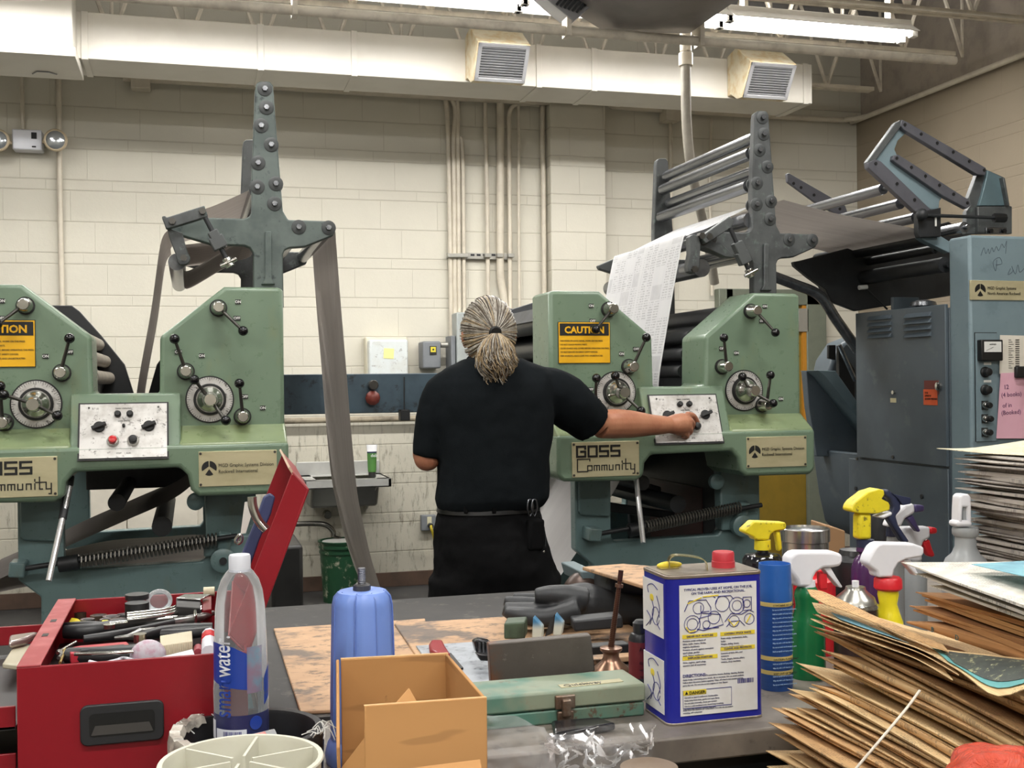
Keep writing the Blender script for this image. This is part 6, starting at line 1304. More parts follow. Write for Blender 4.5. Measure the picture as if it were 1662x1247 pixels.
# other cans
t, q, o = vessel('steel_tin', 'wide brushed steel tin with a band near its rim', 'tin', 1308, 2.4, [('tin_body', [(.048, 0), (.048, .185), (.051, .187), (.051, .212), (.048, .214), (.046, .205)], M('brushed_steel', S(190, 188, 184), .25, .9, c2=S(130, 128, 124), var=.8, sc=8, stretch=(8, 8, .2)))])
MB().lathe([(.049, .206), (.03, .212), (.002, .214)], (q.x, q.y, ZB), (0, 0, 1), 28).build('lid', mroll, t)
t, q, o = vessel('aerosol_can', 'brown aerosol can with a silver dome and white stem, no cap', 'spray can', 1389, 1.98, [('can_body', [(.0375, 0), (.0375, .132)], M('aerosol_brown', S(58, 42, 38), .3, c2=S(46, 34, 32))), ('rim', [(.0385, .130), (.039, .134), (.037, .138)], mchr), ('dome', [(.036, .136), (.032, .148), (.018, .160), (.0165, .166), (.012, .166)], M('dome_silver', S(170, 168, 160), .28, .85, c2=S(140, 138, 130))), ('stem', [(.006, .164), (.006, .176)], mws)])
for k in range(6): text('Paint stripper and paint remover', .0034, (q.x-.026, q.y-.0345+abs(k-9)*0, ZB+.118-.0065*k), (1, -.25, 0), (0, 0, 1), M('print_pale2', S(186, 178, 170), .5), o[0], sx=.8, lift=.0012)
bd_ = MB().lathe([(.0378, .0), (.0378, .122)], (q.x, q.y, ZB), (0, 0, 1), 6); bd_.bm.free()
t, q, o = vessel('aerosol_can', 'black spray can with rounded black cap behind the brown aerosol', 'spray can', 1389, 2.3, [('can_body', [(.052, 0), (.052, .150), (.05, .162), (.034, .172)], mplb), ('cap', [(.034, .170), (.03, .182), (.0, .186)], mplb)])
t, q, o = vessel('aerosol_can', 'dark slim can standing behind the yellow spray head', 'spray can', 1426, 2.45, [('can_body', [(.025, 0), (.025, .27), (.022, .278), (.0, .28)], mplb)])
t, q, o = vessel('aerosol_can', 'red can half hidden behind the green spray bottle', 'spray can', 1322, 2.2, [('can_body', [(.04, 0), (.04, .14), (.02, .15), (.02, .16)], mrdc)])
tag(MB().prism([P(1340, 852, D=2.6), P(1372, 862, D=2.6), V(P(1372, 905, D=2.6).x, P(1372, 862, D=2.6).y, ZB), V(P(1340, 905, D=2.6).x, P(1340, 852, D=2.6).y, ZB)], (.02, .1, 0)).build('cardboard_box', M('kraft_dark', S(156, 120, 84), .7), bev=.003), 'small cardboard box corner behind the spray bottles', 'box')
# ================================================================ NEWSPAPERS
def news_mat(name, a, b_, ink, txt=True):
    k = MT(name); x, y, z = k.xyz('Generated'); X, Y_, Z_ = k.xyz()
    ly = k.noise(1, 2, .5, (3, 3, 900)).step(.35, .65); c = k.mix(ly*.5, a, b_)
    c = k.mix(k.noise(7, 4, .6).step(.4, .75)*.35, c, b_)
    if txt:
        n = k.noise(1, 1, .5, (60, 420, 60)).gt(.5)*k.noise(16, 1).gt(.47); row = ((X*210).fract()).gt(.45)
        c = k.mix(n*row*.45, c, ink)
    k.col(c); k.set(Roughness=.85); k.bump(ly, .25, .0006); return k.m
nk = [news_mat('newsprint_tan', S(216, 184, 136), S(190, 156, 110), S(110, 92, 72)), news_mat('newsprint_yellow', S(222, 194, 146), S(196, 164, 118), S(90, 80, 64)), news_mat('newsprint_brown', S(204, 166, 118), S(172, 134, 90), S(84, 70, 56))]
nb = [news_mat('newsprint_kraft', S(196, 150, 96), S(170, 122, 74), S(60, 90, 80), False), news_mat('newsprint_kraft_dark', S(180, 132, 86), S(150, 108, 66), S(70, 60, 50), False)]
nw = [news_mat('newsprint_white', S(188, 180, 170), S(132, 124, 118), S(80, 80, 80)), news_mat('newsprint_grey', S(164, 156, 148), S(120, 112, 108), S(80, 80, 80))]
nwh = [news_mat('newsprint_bright', S(224, 220, 208), S(184, 178, 168), S(90, 90, 90))]
rn = random.Random(11)
def paper(name, o, ang, L, Wd, z0, th, mats, lab, grp, bend=0, droop=0, flare=0, fold=True, cross=0):
    "one folded newspaper: o = far left corner, length runs towards the camera, width to the right"
    d = V(math.sin(ang), -math.cos(ang), 0); w_ = V(math.cos(ang), math.sin(ang), 0); nu = 9; rings = []; b = MB()
    cut = rn.uniform(-.012, .012)
    for i in range(nu+1):
        u = i/nu; zz = z0+bend*(2*u-1)**2+flare*max(0, .3-u)/.3*1.0-droop*u*u; tt = th*(1+.35*math.sin(u*3+cut*200)); off = cut*(1-u)+.003*math.sin(u*5+cut*300)
        t2 = tt*(.35+.65*min(1, u*7))
        pf = [(0, .5), (.0015, .15), (.006, 0), (Wd*.5, -.0), (Wd, 0), (Wd, 1), (Wd*.5, 1.0), (.006, 1), (.0015, .85)] if fold else [(0, .02), (.0, .02), (.006, 0), (Wd*.5, -.0), (Wd, 0), (Wd, 1), (Wd*.5, 1.0), (.006, 1), (.0, .98)]
        tip = .03*max(0, 1-u*7)                                    # the corner is cut back to a point
        rings.append([b.bm.verts.new(V(o[0], o[1], 0)+d*(L*u)+w_*(a*(1)+off+tip*0)+V(0, 0, zz+c*t2-cross*(a/Wd)**.8)) for a, c in pf])
    b.loft(rings); return tag(b.build(name, rn.choice(mats), ang=50), lab, 'newspaper', grp)
# front bundle on the cart
z = ZL; i = 0; N_ = 44; HT = 1.10-ZL
while z < 1.097:
    th = rn.uniform(.0055, .0105); f = (z-ZL)/HT; xo = .785+.115*f**1.5+rn.uniform(-.014, .012)
    if .28 < f < .42: xo += rn.uniform(-.005, .02)
    g_ = 'yellowed newspapers in the tied front stack'
    paper('newspaper', (xo, 1.515+rn.uniform(-.05, .015)-.03*f), .10+rn.uniform(-.05, .05)+(.08 if f < .3 else 0), rn.uniform(.36, .40), .30, z, th*.86, nk, 'yellowed folded newspaper in the tied stack at the lower right', g_, bend=.004*f, flare=rn.uniform(0, .008), droop=.032, cross=.005+.085*f); z += th; i += 1
# string round the front bundle
b = MB(); b.tube([P(1493, 1121, D=1.40), P(1470, 1152, D=1.385), P(1430, 1200, D=1.37), P(1388, 1250, D=1.37), P(1360, 1290, D=1.37)], .0017, 6, sub=4)
tag(b.build('string', M('string_white', S(226, 216, 200), .7)), 'white string tied over the side of the yellowed newspaper stack', 'string')
# loose coloured front page drooping over the bundle
def free_sheet(name, rows, mat, lab, th=.0012, cat='newspaper', parent=None):
    b = MB(); rr_ = [smooth(r, 4) for r in rows]; cols = list(zip(*rr_)); g = [smooth(list(c), 4) for c in cols]
    b.sheet(g, th); o = b.build(name, mat, parent, ang=70); return tag(o, lab, cat) if lab else o
Dp = lambda x, y, D: P(x, y, D=D)
rows = [[Dp(1318, 978, 1.64), Dp(1350, 984, 1.62), Dp(1400, 1002, 1.58), Dp(1460, 1030, 1.53), Dp(1520, 1052, 1.48), Dp(1600, 1062, 1.42), Dp(1690, 1072, 1.36)],
        [Dp(1326, 992, 1.60), Dp(1372, 1005, 1.57), Dp(1430, 1028, 1.52), Dp(1490, 1052, 1.46), Dp(1540, 1068, 1.41), Dp(1612, 1080, 1.35), Dp(1700, 1088, 1.29)],
        [Dp(1334, 996, 1.565), Dp(1390, 1018, 1.53), Dp(1450, 1038, 1.475), Dp(1500, 1056, 1.42), Dp(1560, 1090, 1.35), Dp(1620, 1130, 1.28), Dp(1700, 1100, 1.22)]]
fs = free_sheet('front_page', rows, nk[1], 'colour front page drooping over the tied stack with a teal-framed dark picture')
up_ = V(0, -.0, .0022)
def lerp(a, c, t): return a+(c-a)*t
def patch(name, u0, u1, v0, v1, mat, k=1):
    g = [smooth(r, 4) for r in rows]; cols = [smooth(list(c), 4) for c in zip(*g)]; nu = len(cols)-1; nv = len(cols[0])-1
    def at(u, v): 
        a, b_ = u*nu, v*nv; i, j = min(int(a), nu-1), min(int(b_), nv-1); fa, fb = a-i, b_-j
        return lerp(lerp(cols[i][j], cols[i+1][j], fa), lerp(cols[i][j+1], cols[i+1][j+1], fa), fb)
    b = MB(); b.sheet([[at(u0+(u1-u0)*i/10, v0+(v1-v0)*j/6)+up_*k for j in range(7)] for i in range(11)], .0003); return b.build(name, mat, fs, ang=80)
patch('blue_picture', .10, .42, .45, .95, M('print_sky', S(124, 178, 190), .6, c2=S(104, 150, 168), var=.9, sc=20)); patch('teal_frame', .62, .98, .25, .88, M('print_teal', S(96, 160, 160), .6), 1.0); patch('dark_picture', .655, .98, .28, .80, M('print_dark', S(72, 78, 72), .6, c2=S(54, 60, 58), var=.9, sc=30, c3=S(170, 170, 130)), 1.4)
cp_ = [[(1310, 957, 1.63), (1335, 960, 1.62), (1372, 977, 1.59), (1420, 1000, 1.55), (1470, 1022, 1.50), (1530, 1046, 1.45)], [(1316, 967, 1.60), (1338, 980, 1.57), (1378, 994, 1.55), (1428, 1014, 1.51), (1480, 1036, 1.46), (1540, 1058, 1.41)]]
free_sheet('curled_page', [[Dp(*p) for p in r] for r in cp_], nk[2], 'brown curled page rising at the far left tip of the tied stack')
for k in range(2):
    rr_ = [[p+V(-.004*k, .006*k+.004, -.007*k-.005)*1.0 for p in r[:5]] for r in rows[1:]]
    free_sheet('curled_page', rr_, nk[k], 'curled yellowed page %s under the colour front page' % ('first', 'second')[k])
# brown bundle
q0 = P(1478, 1014, Z=1.085); zb = 1.085
for i in range(6):
    th = .0062 if i else .016
    paper('newspaper', (q0.x+rn.uniform(-.006, .010)+.002*i, q0.y+rn.uniform(-.006, .004)), .02+rn.uniform(-.03, .03), .34, .26, zb, th*.92, nb, 'brown folded paper in the bundle under the white newspapers' if i else 'thick brown folded paper printed with a B, lowest of the brown bundle', 'brown papers behind the front page' if i else None, bend=.001, flare=.002, fold=i == 0, droop=.012, cross=.02); zb += th
tb_ = [o for o in COL.objects if o.get('label', '').startswith('thick brown')][0]
for s, px, py in (('B', 1514, 1012), ('D', 1553, 1028)):
    q = P(px, py+2, X=q0.x-.004); text(s, .010, (q0.x-.0065, q.y, 1.087), (0, -1, 0), (0, 0, 1), M('ink_teal', S(50, 92, 96), .6), tb_, lift=.0004)
# white bundle
q1 = P(1530, 968, Z=zb+.006)
for i in range(6):
    th = .0062
    paper('newspaper', (q1.x+rn.uniform(-.004, .012)-.004*i, q1.y+.01*i+rn.uniform(-.004, .004)), .02+rn.uniform(-.03, .04), .34, .26, zb+.006, th*.62, nwh, 'white folded newspaper in the thin bundle on top of the brown papers', 'white newspapers on the brown bundle', bend=.004, flare=.003, droop=.03, fold=False, cross=.012); zb += th
tp = [o for o in COL.objects if o.get('group') == 'white newspapers on the brown bundle'][-1]
b = MB(); z_ = zb+.006; b.box(q1.x+.03, q1.x+.12, q1.y-.16, q1.y-.02, z_+.006, z_+.0068); b.build('blue_print', MATS['print_sky'], tp)
# tall grey stack on the bench
z = ZB; xs = 1.455
while z < 1.275:
    th = rn.uniform(.005, .0085); f = (z-ZB)/.375; jog = .035*(1-f)+(.012 if .55 < f < .72 else 0)+(-.01 if .72 < f < .8 else 0)
    paper('newspaper', (1.425+jog+rn.uniform(-.004, .004), 1.885+rn.uniform(-.009, .006)), .02+rn.uniform(-.025, .025), .32, .30, z, th*.86, nw, 'grey-white folded newspaper in the tall stack at the right edge', 'newspapers in the tall stack at the right edge', bend=.001, flare=rn.uniform(0, .003), fold=rn.random() < .5); z += th
ncr = news_mat('newsprint_cream', S(226, 218, 190), S(204, 194, 164), S(130, 120, 100))
free_sheet('top_sheet', [[V(1.392, 1.905, z+.009), V(1.43, 1.80, z+.004), V(1.46, 1.68, z+.005), V(1.47, 1.58, z+.006)], [V(1.50, 1.93, z+.006), V(1.53, 1.82, z+.014), V(1.56, 1.70, z+.014), V(1.58, 1.6, z+.012)], [V(1.66, 1.93, z+.022), V(1.68, 1.82, z+.024), V(1.70, 1.70, z+.02), V(1.72, 1.6, z+.02)]], ncr, 'cream newspaper sheet lying askew on top of the tall stack')
# orange bag
mor = MT('orange_film'); c = mor.mix(mor.noise(6, 4).step(.35, .7), S(240, 92, 60), S(214, 66, 44)); mor.col(c); mor.set(Roughness=.22, Transmission_Weight=.3, Alpha=.93); mor.bump(mor.noise(30, 5, .7, dist=2), .9, .01); mor = mor.m
b = MB(); q = P(1610, 1262, D=1.06); rings = []; rb = random.Random(4)
b.sph(q+V(.01, 0, -.02), (.062, .05, .042), 48, 30)
from mathutils import noise as mn_
for v in b.bm.verts:
    d = (v.co-q); nn_ = abs(mn_.noise(v.co*38))*.016+mn_.noise(v.co*17)*.016; v.co += d.normalized()*nn_
tag(b.build('plastic_bag', mor, ang=25), 'crumpled orange plastic bag at the bottom right corner on the newspapers', 'bag')
# ================================================================ LEFT FOREGROUND
mred_ = M('toolbox_red', S(140, 20, 32), .34, c2=S(122, 18, 28), var=.5, sc=3, bump=.03, bsc=120); mred2 = M('toolbox_red_worn', S(150, 46, 52), .4, c2=S(176, 96, 96), var=.7, sc=30)
ZT = 1.08; FLx, FRx, Yn, Yf = -.212, .068, 1.53, 1.99
t = thing('tool_chest', 'open red metal tool chest with a recessed black handle, full of tools', 'tool chest', (-.07, 1.76, ZL))
MB().box(FLx, FRx, Yn, Yn+.004, ZL, ZT).build('end_panel', mred_, t, bev=.0015); MB().box(FLx, FRx, Yf-.004, Yf, ZL, ZT).build('far_panel', mred_, t, bev=.0015)
MB().box(FLx, FLx+.003, Yn+.004, Yf-.004, ZL, ZT).build('side_panel', mred_, t); MB().box(FRx-.003, FRx, Yn+.004, Yf-.004, ZL, ZT).build('side_panel', mred_, t)
MB().box(FLx, FRx, Yn, Yf, ZL, ZL+.004).build('chest_bottom', mred_, t)
rim = MB().box(FLx, FLx+.028, Yn, Yf, ZT-.001, ZT+.002).build('rim_flange', mred2, t, bev=.001)
for y in (1.70, 1.80): MB().box(FLx+.009, FLx+.017, y, y+.018, ZT+.0015, ZT+.0025).build('rim_slot', mblk, rim)
# handle: a black plate paints the shade of its recess
hx0, hx1 = P(130, 1150, Y=Yn).x, P(266, 1150, Y=Yn).x; hz0, hz1 = P(198, 1205, Y=Yn).z, P(198, 1140, Y=Yn).z; mhb = M('handle_black', S(40, 40, 42), .5)
ro = lambda m, r: [(x, z) for x, z in rr(hx0+m, hx1-m, hz0+m, hz1-m, r)]
hd_ = MB().xz(ro(0, .009), Yn-.005, Yn+.001).build('recessed_handle', mhb, t, bev=.0015)
MB().xz(ro(.011, .005), Yn-.0056, Yn-.0045).build('handle_recess_shade', mblk, hd_)
MB().hexa([V(hx0+.013, Yn-.006, hz0+.013), V(hx1-.013, Yn-.006, hz0+.013), V(hx1-.013, Yn-.0035, hz0+.013), V(hx0+.013, Yn-.0035, hz0+.013), V(hx0+.018, Yn-.0056, hz1-.026), V(hx1-.018, Yn-.0056, hz1-.026), V(hx1-.018, Yn-.0035, hz1-.026), V(hx0+.018, Yn-.0035, hz1-.026)]).build('handle_grip', M('handle_grip', S(66, 63, 60), .55), hd_)
MB().box(FLx+.003, FRx-.003, Yn+.004, Yf-.004, ZT-.075, ZT-.070).build('tool_tray', mblk, t)
# lid leaning open on the right
A, B, C_2, Dn = P(475, 765, D=1.53), P(502, 795, D=1.53), P(404, 1062, D=1.53), P(372, 1030, D=1.53); DV = V(.02, .43, 0); Wt = V(0, .004, 0)
lid = MB(); lid.hexa([A, B, C_2, Dn]+[p+Wt for p in (A, B, C_2, Dn)]); lo_ = lid.build('lid', mred_, t, bev=.001)
for p_, q_, nm, m in ((B, C_2, 'lid_back', mred_), (A, B, 'lid_edge', mred2), (Dn, C_2, 'lid_hinge_side', mred_)):
    k_ = (p_-q_).cross(V(0, 1, 0)).normalized()*.003; MB().hexa([p_, q_, q_+DV, p_+DV]+[x_+k_ for x_ in (p_, q_, q_+DV, p_+DV)]).build(nm, m, lo_, bev=.001)
MB().hexa([x_+DV for x_ in (A, B, C_2, Dn)]+[x_+DV-Wt for x_ in (A, B, C_2, Dn)]).build('lid_far_end', mred_, lo_)
kx = (A-Dn).normalized(); b = MB().bar(A+V(-.001, 0, -.001), A+DV+V(-.001, 0, -.001), .014, .003, up=(1, 0, .6)); b.build('lid_lip', M('lip_tan', S(190, 164, 140), .5, c2=S(160, 120, 100)), lo_)
zl_ = lambda x, y: (240+x/2.366, 720+y/2.366)
def lidp(nm, pts, D, th, mat, lab, cat, bev=.002): return tag(MB().prism([P(*zl_(*p), D=D) for p in pts], (0, th, 0)).build(nm, mat, bev=bev), lab, cat)
lidp('blue_folder', [(352, 445), (412, 300), (445, 205), (470, 192), (490, 205), (474, 270), (430, 370), (385, 500), (372, 498)], 1.60, .012, M('dusty_blue', S(60, 68, 106), .4, c2=S(76, 84, 120)), 'dark blue tool pouch stuck in the open lid of the tool chest', 'pouch', .004)
lidp('steel_rule', [(372, 226), (398, 222), (402, 262), (376, 345), (356, 348)], 1.66, .002, M('rule_white', S(214, 212, 204), .5), 'short white punched rule standing in the open lid', 'ruler', .0)
b = MB(); b.tube([P(*zl_(*p), D=1.57) for p in ((400, 205), (402, 235), (412, 270), (430, 305), (455, 332))], .0065, 10, sub=4); tag(b.build('bent_tube', mchr), 'short bent chrome tube hooked over the edge of the blue pouch', 'tube')
b = MB(); b.tube([P(*zl_(*p), D=1.62) for p in ((345, 360), (338, 372), (344, 384), (356, 378), (360, 362), (352, 352))], .0028, 8, closed=True, sub=3); tag(b.build('eye_hook', mchr), 'small chrome ring hook below the white rule', 'hook')
# ---- tools lying in the chest
zc = lambda x, y: (90+x/6.156, 940+y/6.156)
def tl(pts, Z=ZT-.02): return [P(*zc(*p), Z=Z) for p in pts]
def tool(nm, lab, cat, parts, grp=None):
    t_ = None
    for i, (pn, kind, pts, r, mat, Z) in enumerate(parts):
        pp = tl(pts, Z)
        if t_ is None: t_ = thing(nm, lab, cat, V(pp[0].x, pp[0].y, Z-.02), grp)
        b = MB()
        if kind == 't': b.tube(pp, r, 10, sub=4 if len(pp) > 2 else 0)
        elif kind == 'p': b.prism(pp, (0, 0, -r))
        elif kind == 's': b.sph(pp[0], r, 18, 12)
        elif kind == 'c': b.cyl(pp[0], pp[0]+V(0, 0, -r[1]), r[0], n=24)
        b.build(pn, mat, t_, bev=.0012 if kind == 'p' else 0)
    return t_
mgr_ = M('grip_black', S(34, 35, 37), .42); mstl = M('tool_steel', S(150, 150, 148), .3, .85, c2=S(96, 94, 90), var=.8, sc=60); mbrz = M('tool_brown', S(86, 70, 58), .4, .5, c2=S(52, 44, 38), var=.9, sc=60)
Z1, Z2, Z3 = ZT-.012, ZT-.025, ZT-.04
tool('pliers', 'big black-handled pliers across the middle of the tool chest', 'pliers', [('handle', 't', [(90, 530), (350, 520), (700, 470), (1040, 455)], [.010, .012, .012, .008], mgr_, Z2), ('handle', 't', [(90, 480), (300, 478), (480, 470)], [.007, .009, .007], mgr_, Z2), ('yellow_ring', 't', [(470, 474), (525, 472)], .0095, mys, Z2), ('jaw', 't', [(1040, 450), (1200, 420), (1340, 405)], [.009, .010, .004], mbl, Z2)])
tool('pliers', 'long thin black pliers reaching right under the socket bars', 'pliers', [('handle', 't', [(280, 600), (600, 560), (900, 500), (1180, 440)], [.005, .007, .006, .006], mgr_, Z1), ('jaw', 't', [(1180, 440), (1420, 400), (1580, 350)], [.007, .006, .002], mstl, Z1)])
tool('needle_nose_pliers', 'grey needle-nose pliers with their pivot in view', 'pliers', [('jaw', 't', [(590, 590), (720, 580), (850, 550)], [.002, .004, .009], mstl, Z1), ('pivot', 'c', [(845, 548)], (.009, .012), mchr, Z1+.008), ('jaw', 't', [(850, 550), (960, 530), (1040, 515)], [.008, .007, .004], mstl, Z1), ('handle', 't', [(870, 575), (1060, 530), (1300, 505), (1570, 490)], [.006, .009, .009, .008], mgr_, Z1), ('handle', 't', [(1060, 560), (1250, 555), (1560, 520)], [.008, .009, .007], mgr_, Z1)])
tool('utility_knife', 'red and black utility knife near the front of the tool chest', 'knife', [('knife_body', 'p', [(130, 690), (250, 665), (710, 625), (740, 655), (700, 690), (230, 735), (150, 745)], .014, M('knife_red', S(180, 48, 60), .35), Z1+.004), ('rubber_grip', 'p', [(255, 690), (690, 650), (690, 675), (250, 715)], .012, mgr_, Z1+.007)])
tool('knife_handle', 'black handled tool with a silver edge in front of the utility knife', 'knife', [('handle', 't', [(120, 770), (400, 775), (780, 750), (1080, 700)], [.011, .013, .013, .010], mgr_, Z1-.004), ('silver_edge', 't', [(190, 752), (500, 745), (780, 728)], .0025, mchr, Z1+.009)])
br_ = tool('wire_brush', 'cream plastic brush with a pointed end and ribbed grip', 'brush', [('brush_body', 'p', [(630, 705), (760, 672), (1050, 625), (1060, 725), (760, 720)], .014, M('brush_cream', S(206, 196, 168), .5), Z1+.002)])
for i in range(14): pp = tl([(1062+i*22, 622-i*3.6), (1068+i*22, 722-i*3.2)], Z1+.003); MB().bar(pp[0], pp[1], .0045, .016).build('rib', MATS['brush_cream'], br_, bev=.001)
pp = tl([(1050, 630), (1355, 575), (1360, 700), (1055, 722)], Z1-.002); MB().prism(pp, (0, 0, -.012)).build('ribbed_grip', MATS['brush_cream'], br_)
for k, dy in enumerate((0, 26, 52)): tool('socket_extension', 'chrome bar %s in the trio of socket extensions' % ('rearmost', 'in the middle', 'nearest the camera')[k], 'socket bar', [('bar', 't', [(715, 360+dy), (1100, 315+dy), (1250, 275+dy), (1460, 255+dy)], .0045, mchr, Z1+.004)], 'chrome socket extensions')
tool('steel_band', 'chrome clamp band around the socket extensions', 'band', [('band', 'p', [(1378, 255), (1412, 252), (1414, 362), (1382, 366)], .016, mchr, Z1+.012)])
tool('wrench', 'long pale combination wrench in front of the socket extensions', 'wrench', [('shank', 't', [(540, 455), (900, 415), (1220, 388)], .004, mchr, Z1), ('ring', 'c', [(1240, 378)], (.010, .006), mchr, Z1+.004), ('open_end', 'c', [(540, 452)], (.009, .006), mchr, Z1+.002)])
tool('wrench', 'short silver wrench at the right against the bottle', 'wrench', [('shank', 't', [(1300, 395), (1580, 340)], .004, mstl, Z1+.002)])
t_ = tool('spring', 'small steel coil spring at the back left of the tool chest', 'spring', [('spring_end', 't', [(385, 310), (470, 320)], .002, mchr, Z2)])
b = MB(); A, B = tl([(380, 275), (660, 250)], Z2); pts = []; dv = B-A; sd = dv.normalized().cross(V(0, 0, 1)).normalized()
for i in range(11*8+1): ph = 6.283*i/8; pts.append(A+dv*(i/88)+(sd*math.cos(ph)+V(0, 0, 1)*math.sin(ph))*.008)
b.tube(pts, .0014, 6); b.build('coil', mchr, t_)
t_ = tool('black_puck', 'black round can-like fitting standing at the back of the chest', 'fitting', [('fitting_body', 'c', [(815, 235)], (.0185, .04), mgr_, ZT+.006), ('rim', 'c', [(815, 150)], (.0185, .008), mplb, ZT+.012)])
tool('cotter_pin', 'chrome cotter pin lying on the black fitting', 'pin', [('loop', 't', [(705, 250), (750, 205), (775, 175), (750, 170), (745, 200)], .0014, mchr, ZT+.004)])
o = MB().sph(tl([(1035, 230)], Z1+.01)[0]+V(0, .01, -.0), (.021, .021, .019), 24, 16); tag(o.build('clear_globe', glass('clear_plastic', (.92, .94, .95, 1), .04, 1.45, .92)), 'clear plastic globe between the black fitting and the silver box', 'globe')
tool('silver_box', 'small silver-topped dark box at the back right of the chest', 'box', [('box_body', 'p', [(1205, 190), (1450, 190), (1450, 290), (1205, 275)], .03, mbl, ZT+.002), ('box_lid', 'p', [(1205, 185), (1290, 150), (1550, 150), (1450, 200)], .003, M('silver_foil', S(206, 206, 202), .2, .8), ZT+.006)])
tool('paper_tag', 'cream rolled tape beside the silver box', 'tape', [('roll', 't', [(1480, 130), (1590, 125)], .008, M('tape_cream', S(206, 198, 168), .6), ZT+.003)])
tool('red_block', 'dark red block right of the silver box', 'block', [('block', 'p', [(1468, 200), (1560, 160), (1560, 300), (1468, 310)], .02, M('block_red', S(120, 20, 28), .35), ZT-.002)])
for k, (x, y, r) in enumerate(((320, 400, .011), (430, 360, .013), (560, 370, .014), (620, 400, .012), (500, 400, .009), (250, 330, .01), (690, 350, .012))):
    tool('socket', ('rusty brown socket at the far left', 'dark socket lying beside the yellow grip', 'wide brown socket below the coil spring', 'brown socket under the chrome bars', 'small rusty socket among the larger ones', 'dark nut behind the yellow grip', 'brown sleeve below the black fitting')[k], 'socket', [('socket_body', 'c', [(x, y)], (r, .02), mbrz if k % 2 else mstl, Z2+.004), ('bore', 'c', [(x, y)], (r*.6, .003), mblk, Z2+.0045)], 'sockets and nuts in the tool chest')
tool('yellow_clamp', 'yellow plastic grip at the left side of the chest', 'grip', [('grip', 'p', [(160, 385), (225, 395), (280, 430), (280, 460), (140, 465), (130, 430)], .012, mys, Z2)])
tool('tape_ball', 'round white and pink patterned disc at the front of the chest', 'disc', [('disc', 's', [(925, 770)], (.0235, .012, .022), M('disc_white', S(190, 186, 194), .5, c2=S(176, 130, 150), var=.8, sc=120), Z1)])
tool('paper_strip', 'white paper corner beside the patterned disc', 'paper', [('paper', 'p', [(1070, 775), (1370, 700), (1390, 755), (1100, 790)], .001, mwht, Z1+.002)])
tool('marker', 'white tube with a red band standing against the bottle', 'tube', [('tube', 't', [(1535, 740), (1535, 560)], .0105, mwht, Z1+.003), ('band', 't', [(1535, 625), (1535, 580)], .011, mrdc, Z1+.004)])
tool('marker', 'small dark red cap beside the white tube', 'cap', [('cap', 't', [(1425, 740), (1425, 690)], .006, M('cap_wine', S(150, 60, 70), .4), Z1)])
tool('key_bunch', 'brass keys and wire at the front left corner of the chest', 'keys', [('key', 't', [(20, 740), (100, 690), (205, 630)], .0022, mchr, Z1), ('key', 't', [(95, 700), (70, 780), (45, 840)], .0018, M('brass', S(196, 170, 100), .3, .9), Z1), ('ring', 't', [(30, 790), (60, 760), (50, 720), (20, 730)], .0025, mstl, Z1)])
tool('cord', 'white string curling at the front edge of the chest', 'string', [('string', 't', [(340, 825), (450, 845), (600, 815), (680, 790), (770, 810)], .0022, mwht, Z1)])
# ---- red tray of the other chest, far left
t = thing('tool_tray', 'red drawer unit with pull-out trays at the left edge beside the tool chest', 'tool drawers', (-.42, 1.8, ZL))
zq = lambda x, y: (x/5.2615, 1010+y/5.2615)
for zz, yb in ((1.045, 1.98), (.985, 1.80), (.93, 1.72)):
    MB().box(-.75, FLx-.006, yb-.004, yb, zz-.03, zz).build('tray_wall', mred_, t, bev=.001)
    MB().box(-.75, FLx-.006, 1.56, yb, zz-.05, zz-.046).build('tray_floor', mbl, t)
    MB().box(-.75, FLx-.006, 1.56, 1.564, zz-.05, zz-.02).build('tray_front', mred_, t, bev=.001)
MB().box(-.75, FLx-.006, 1.555, 1.56, .895, .93).build('grey_drawer_face', M('drawer_grey', S(150, 150, 152), .35, .5), t, bev=.002); MB().box(-.75, FLx-.006, 1.56, 1.9, ZL, .86).build('drawer_base', mbl, t, bev=.004)
tag(MB().prism([P(*zq(20, 400), Z=1.02), P(*zq(150, 415), Z=1.02), P(*zq(265, 240), Z=1.02), P(*zq(120, 240), Z=1.02)], (0, 0, .008)).build('plastic_packet', M('packet_cream', S(190, 184, 160), .3), bev=.002), 'cream plastic blister packet in the red tray at the left edge', 'packet')
tag(MB().prism([P(*zq(75, 235), Z=1.03), P(*zq(220, 200), Z=1.03), P(*zq(330, 140), Z=1.03), P(*zq(80, 175), Z=1.03)], (0, 0, .012)).build('foil_roll', M('foil', S(176, 164, 160), .25, .6), bev=.004), 'crinkled foil wrapper behind the cream packet', 'wrapper')
for k in range(6): a, c = P(*zq(-20+k*12, 560+k*8), Z=.965), P(*zq(150, 570+k*11), Z=.965); tag(MB().cyl(a, c, .0035, n=8).build('drill_bit', mstl), 'thin steel bit lying in the lower red tray', 'drill bit', 'steel bits in the lower tray')
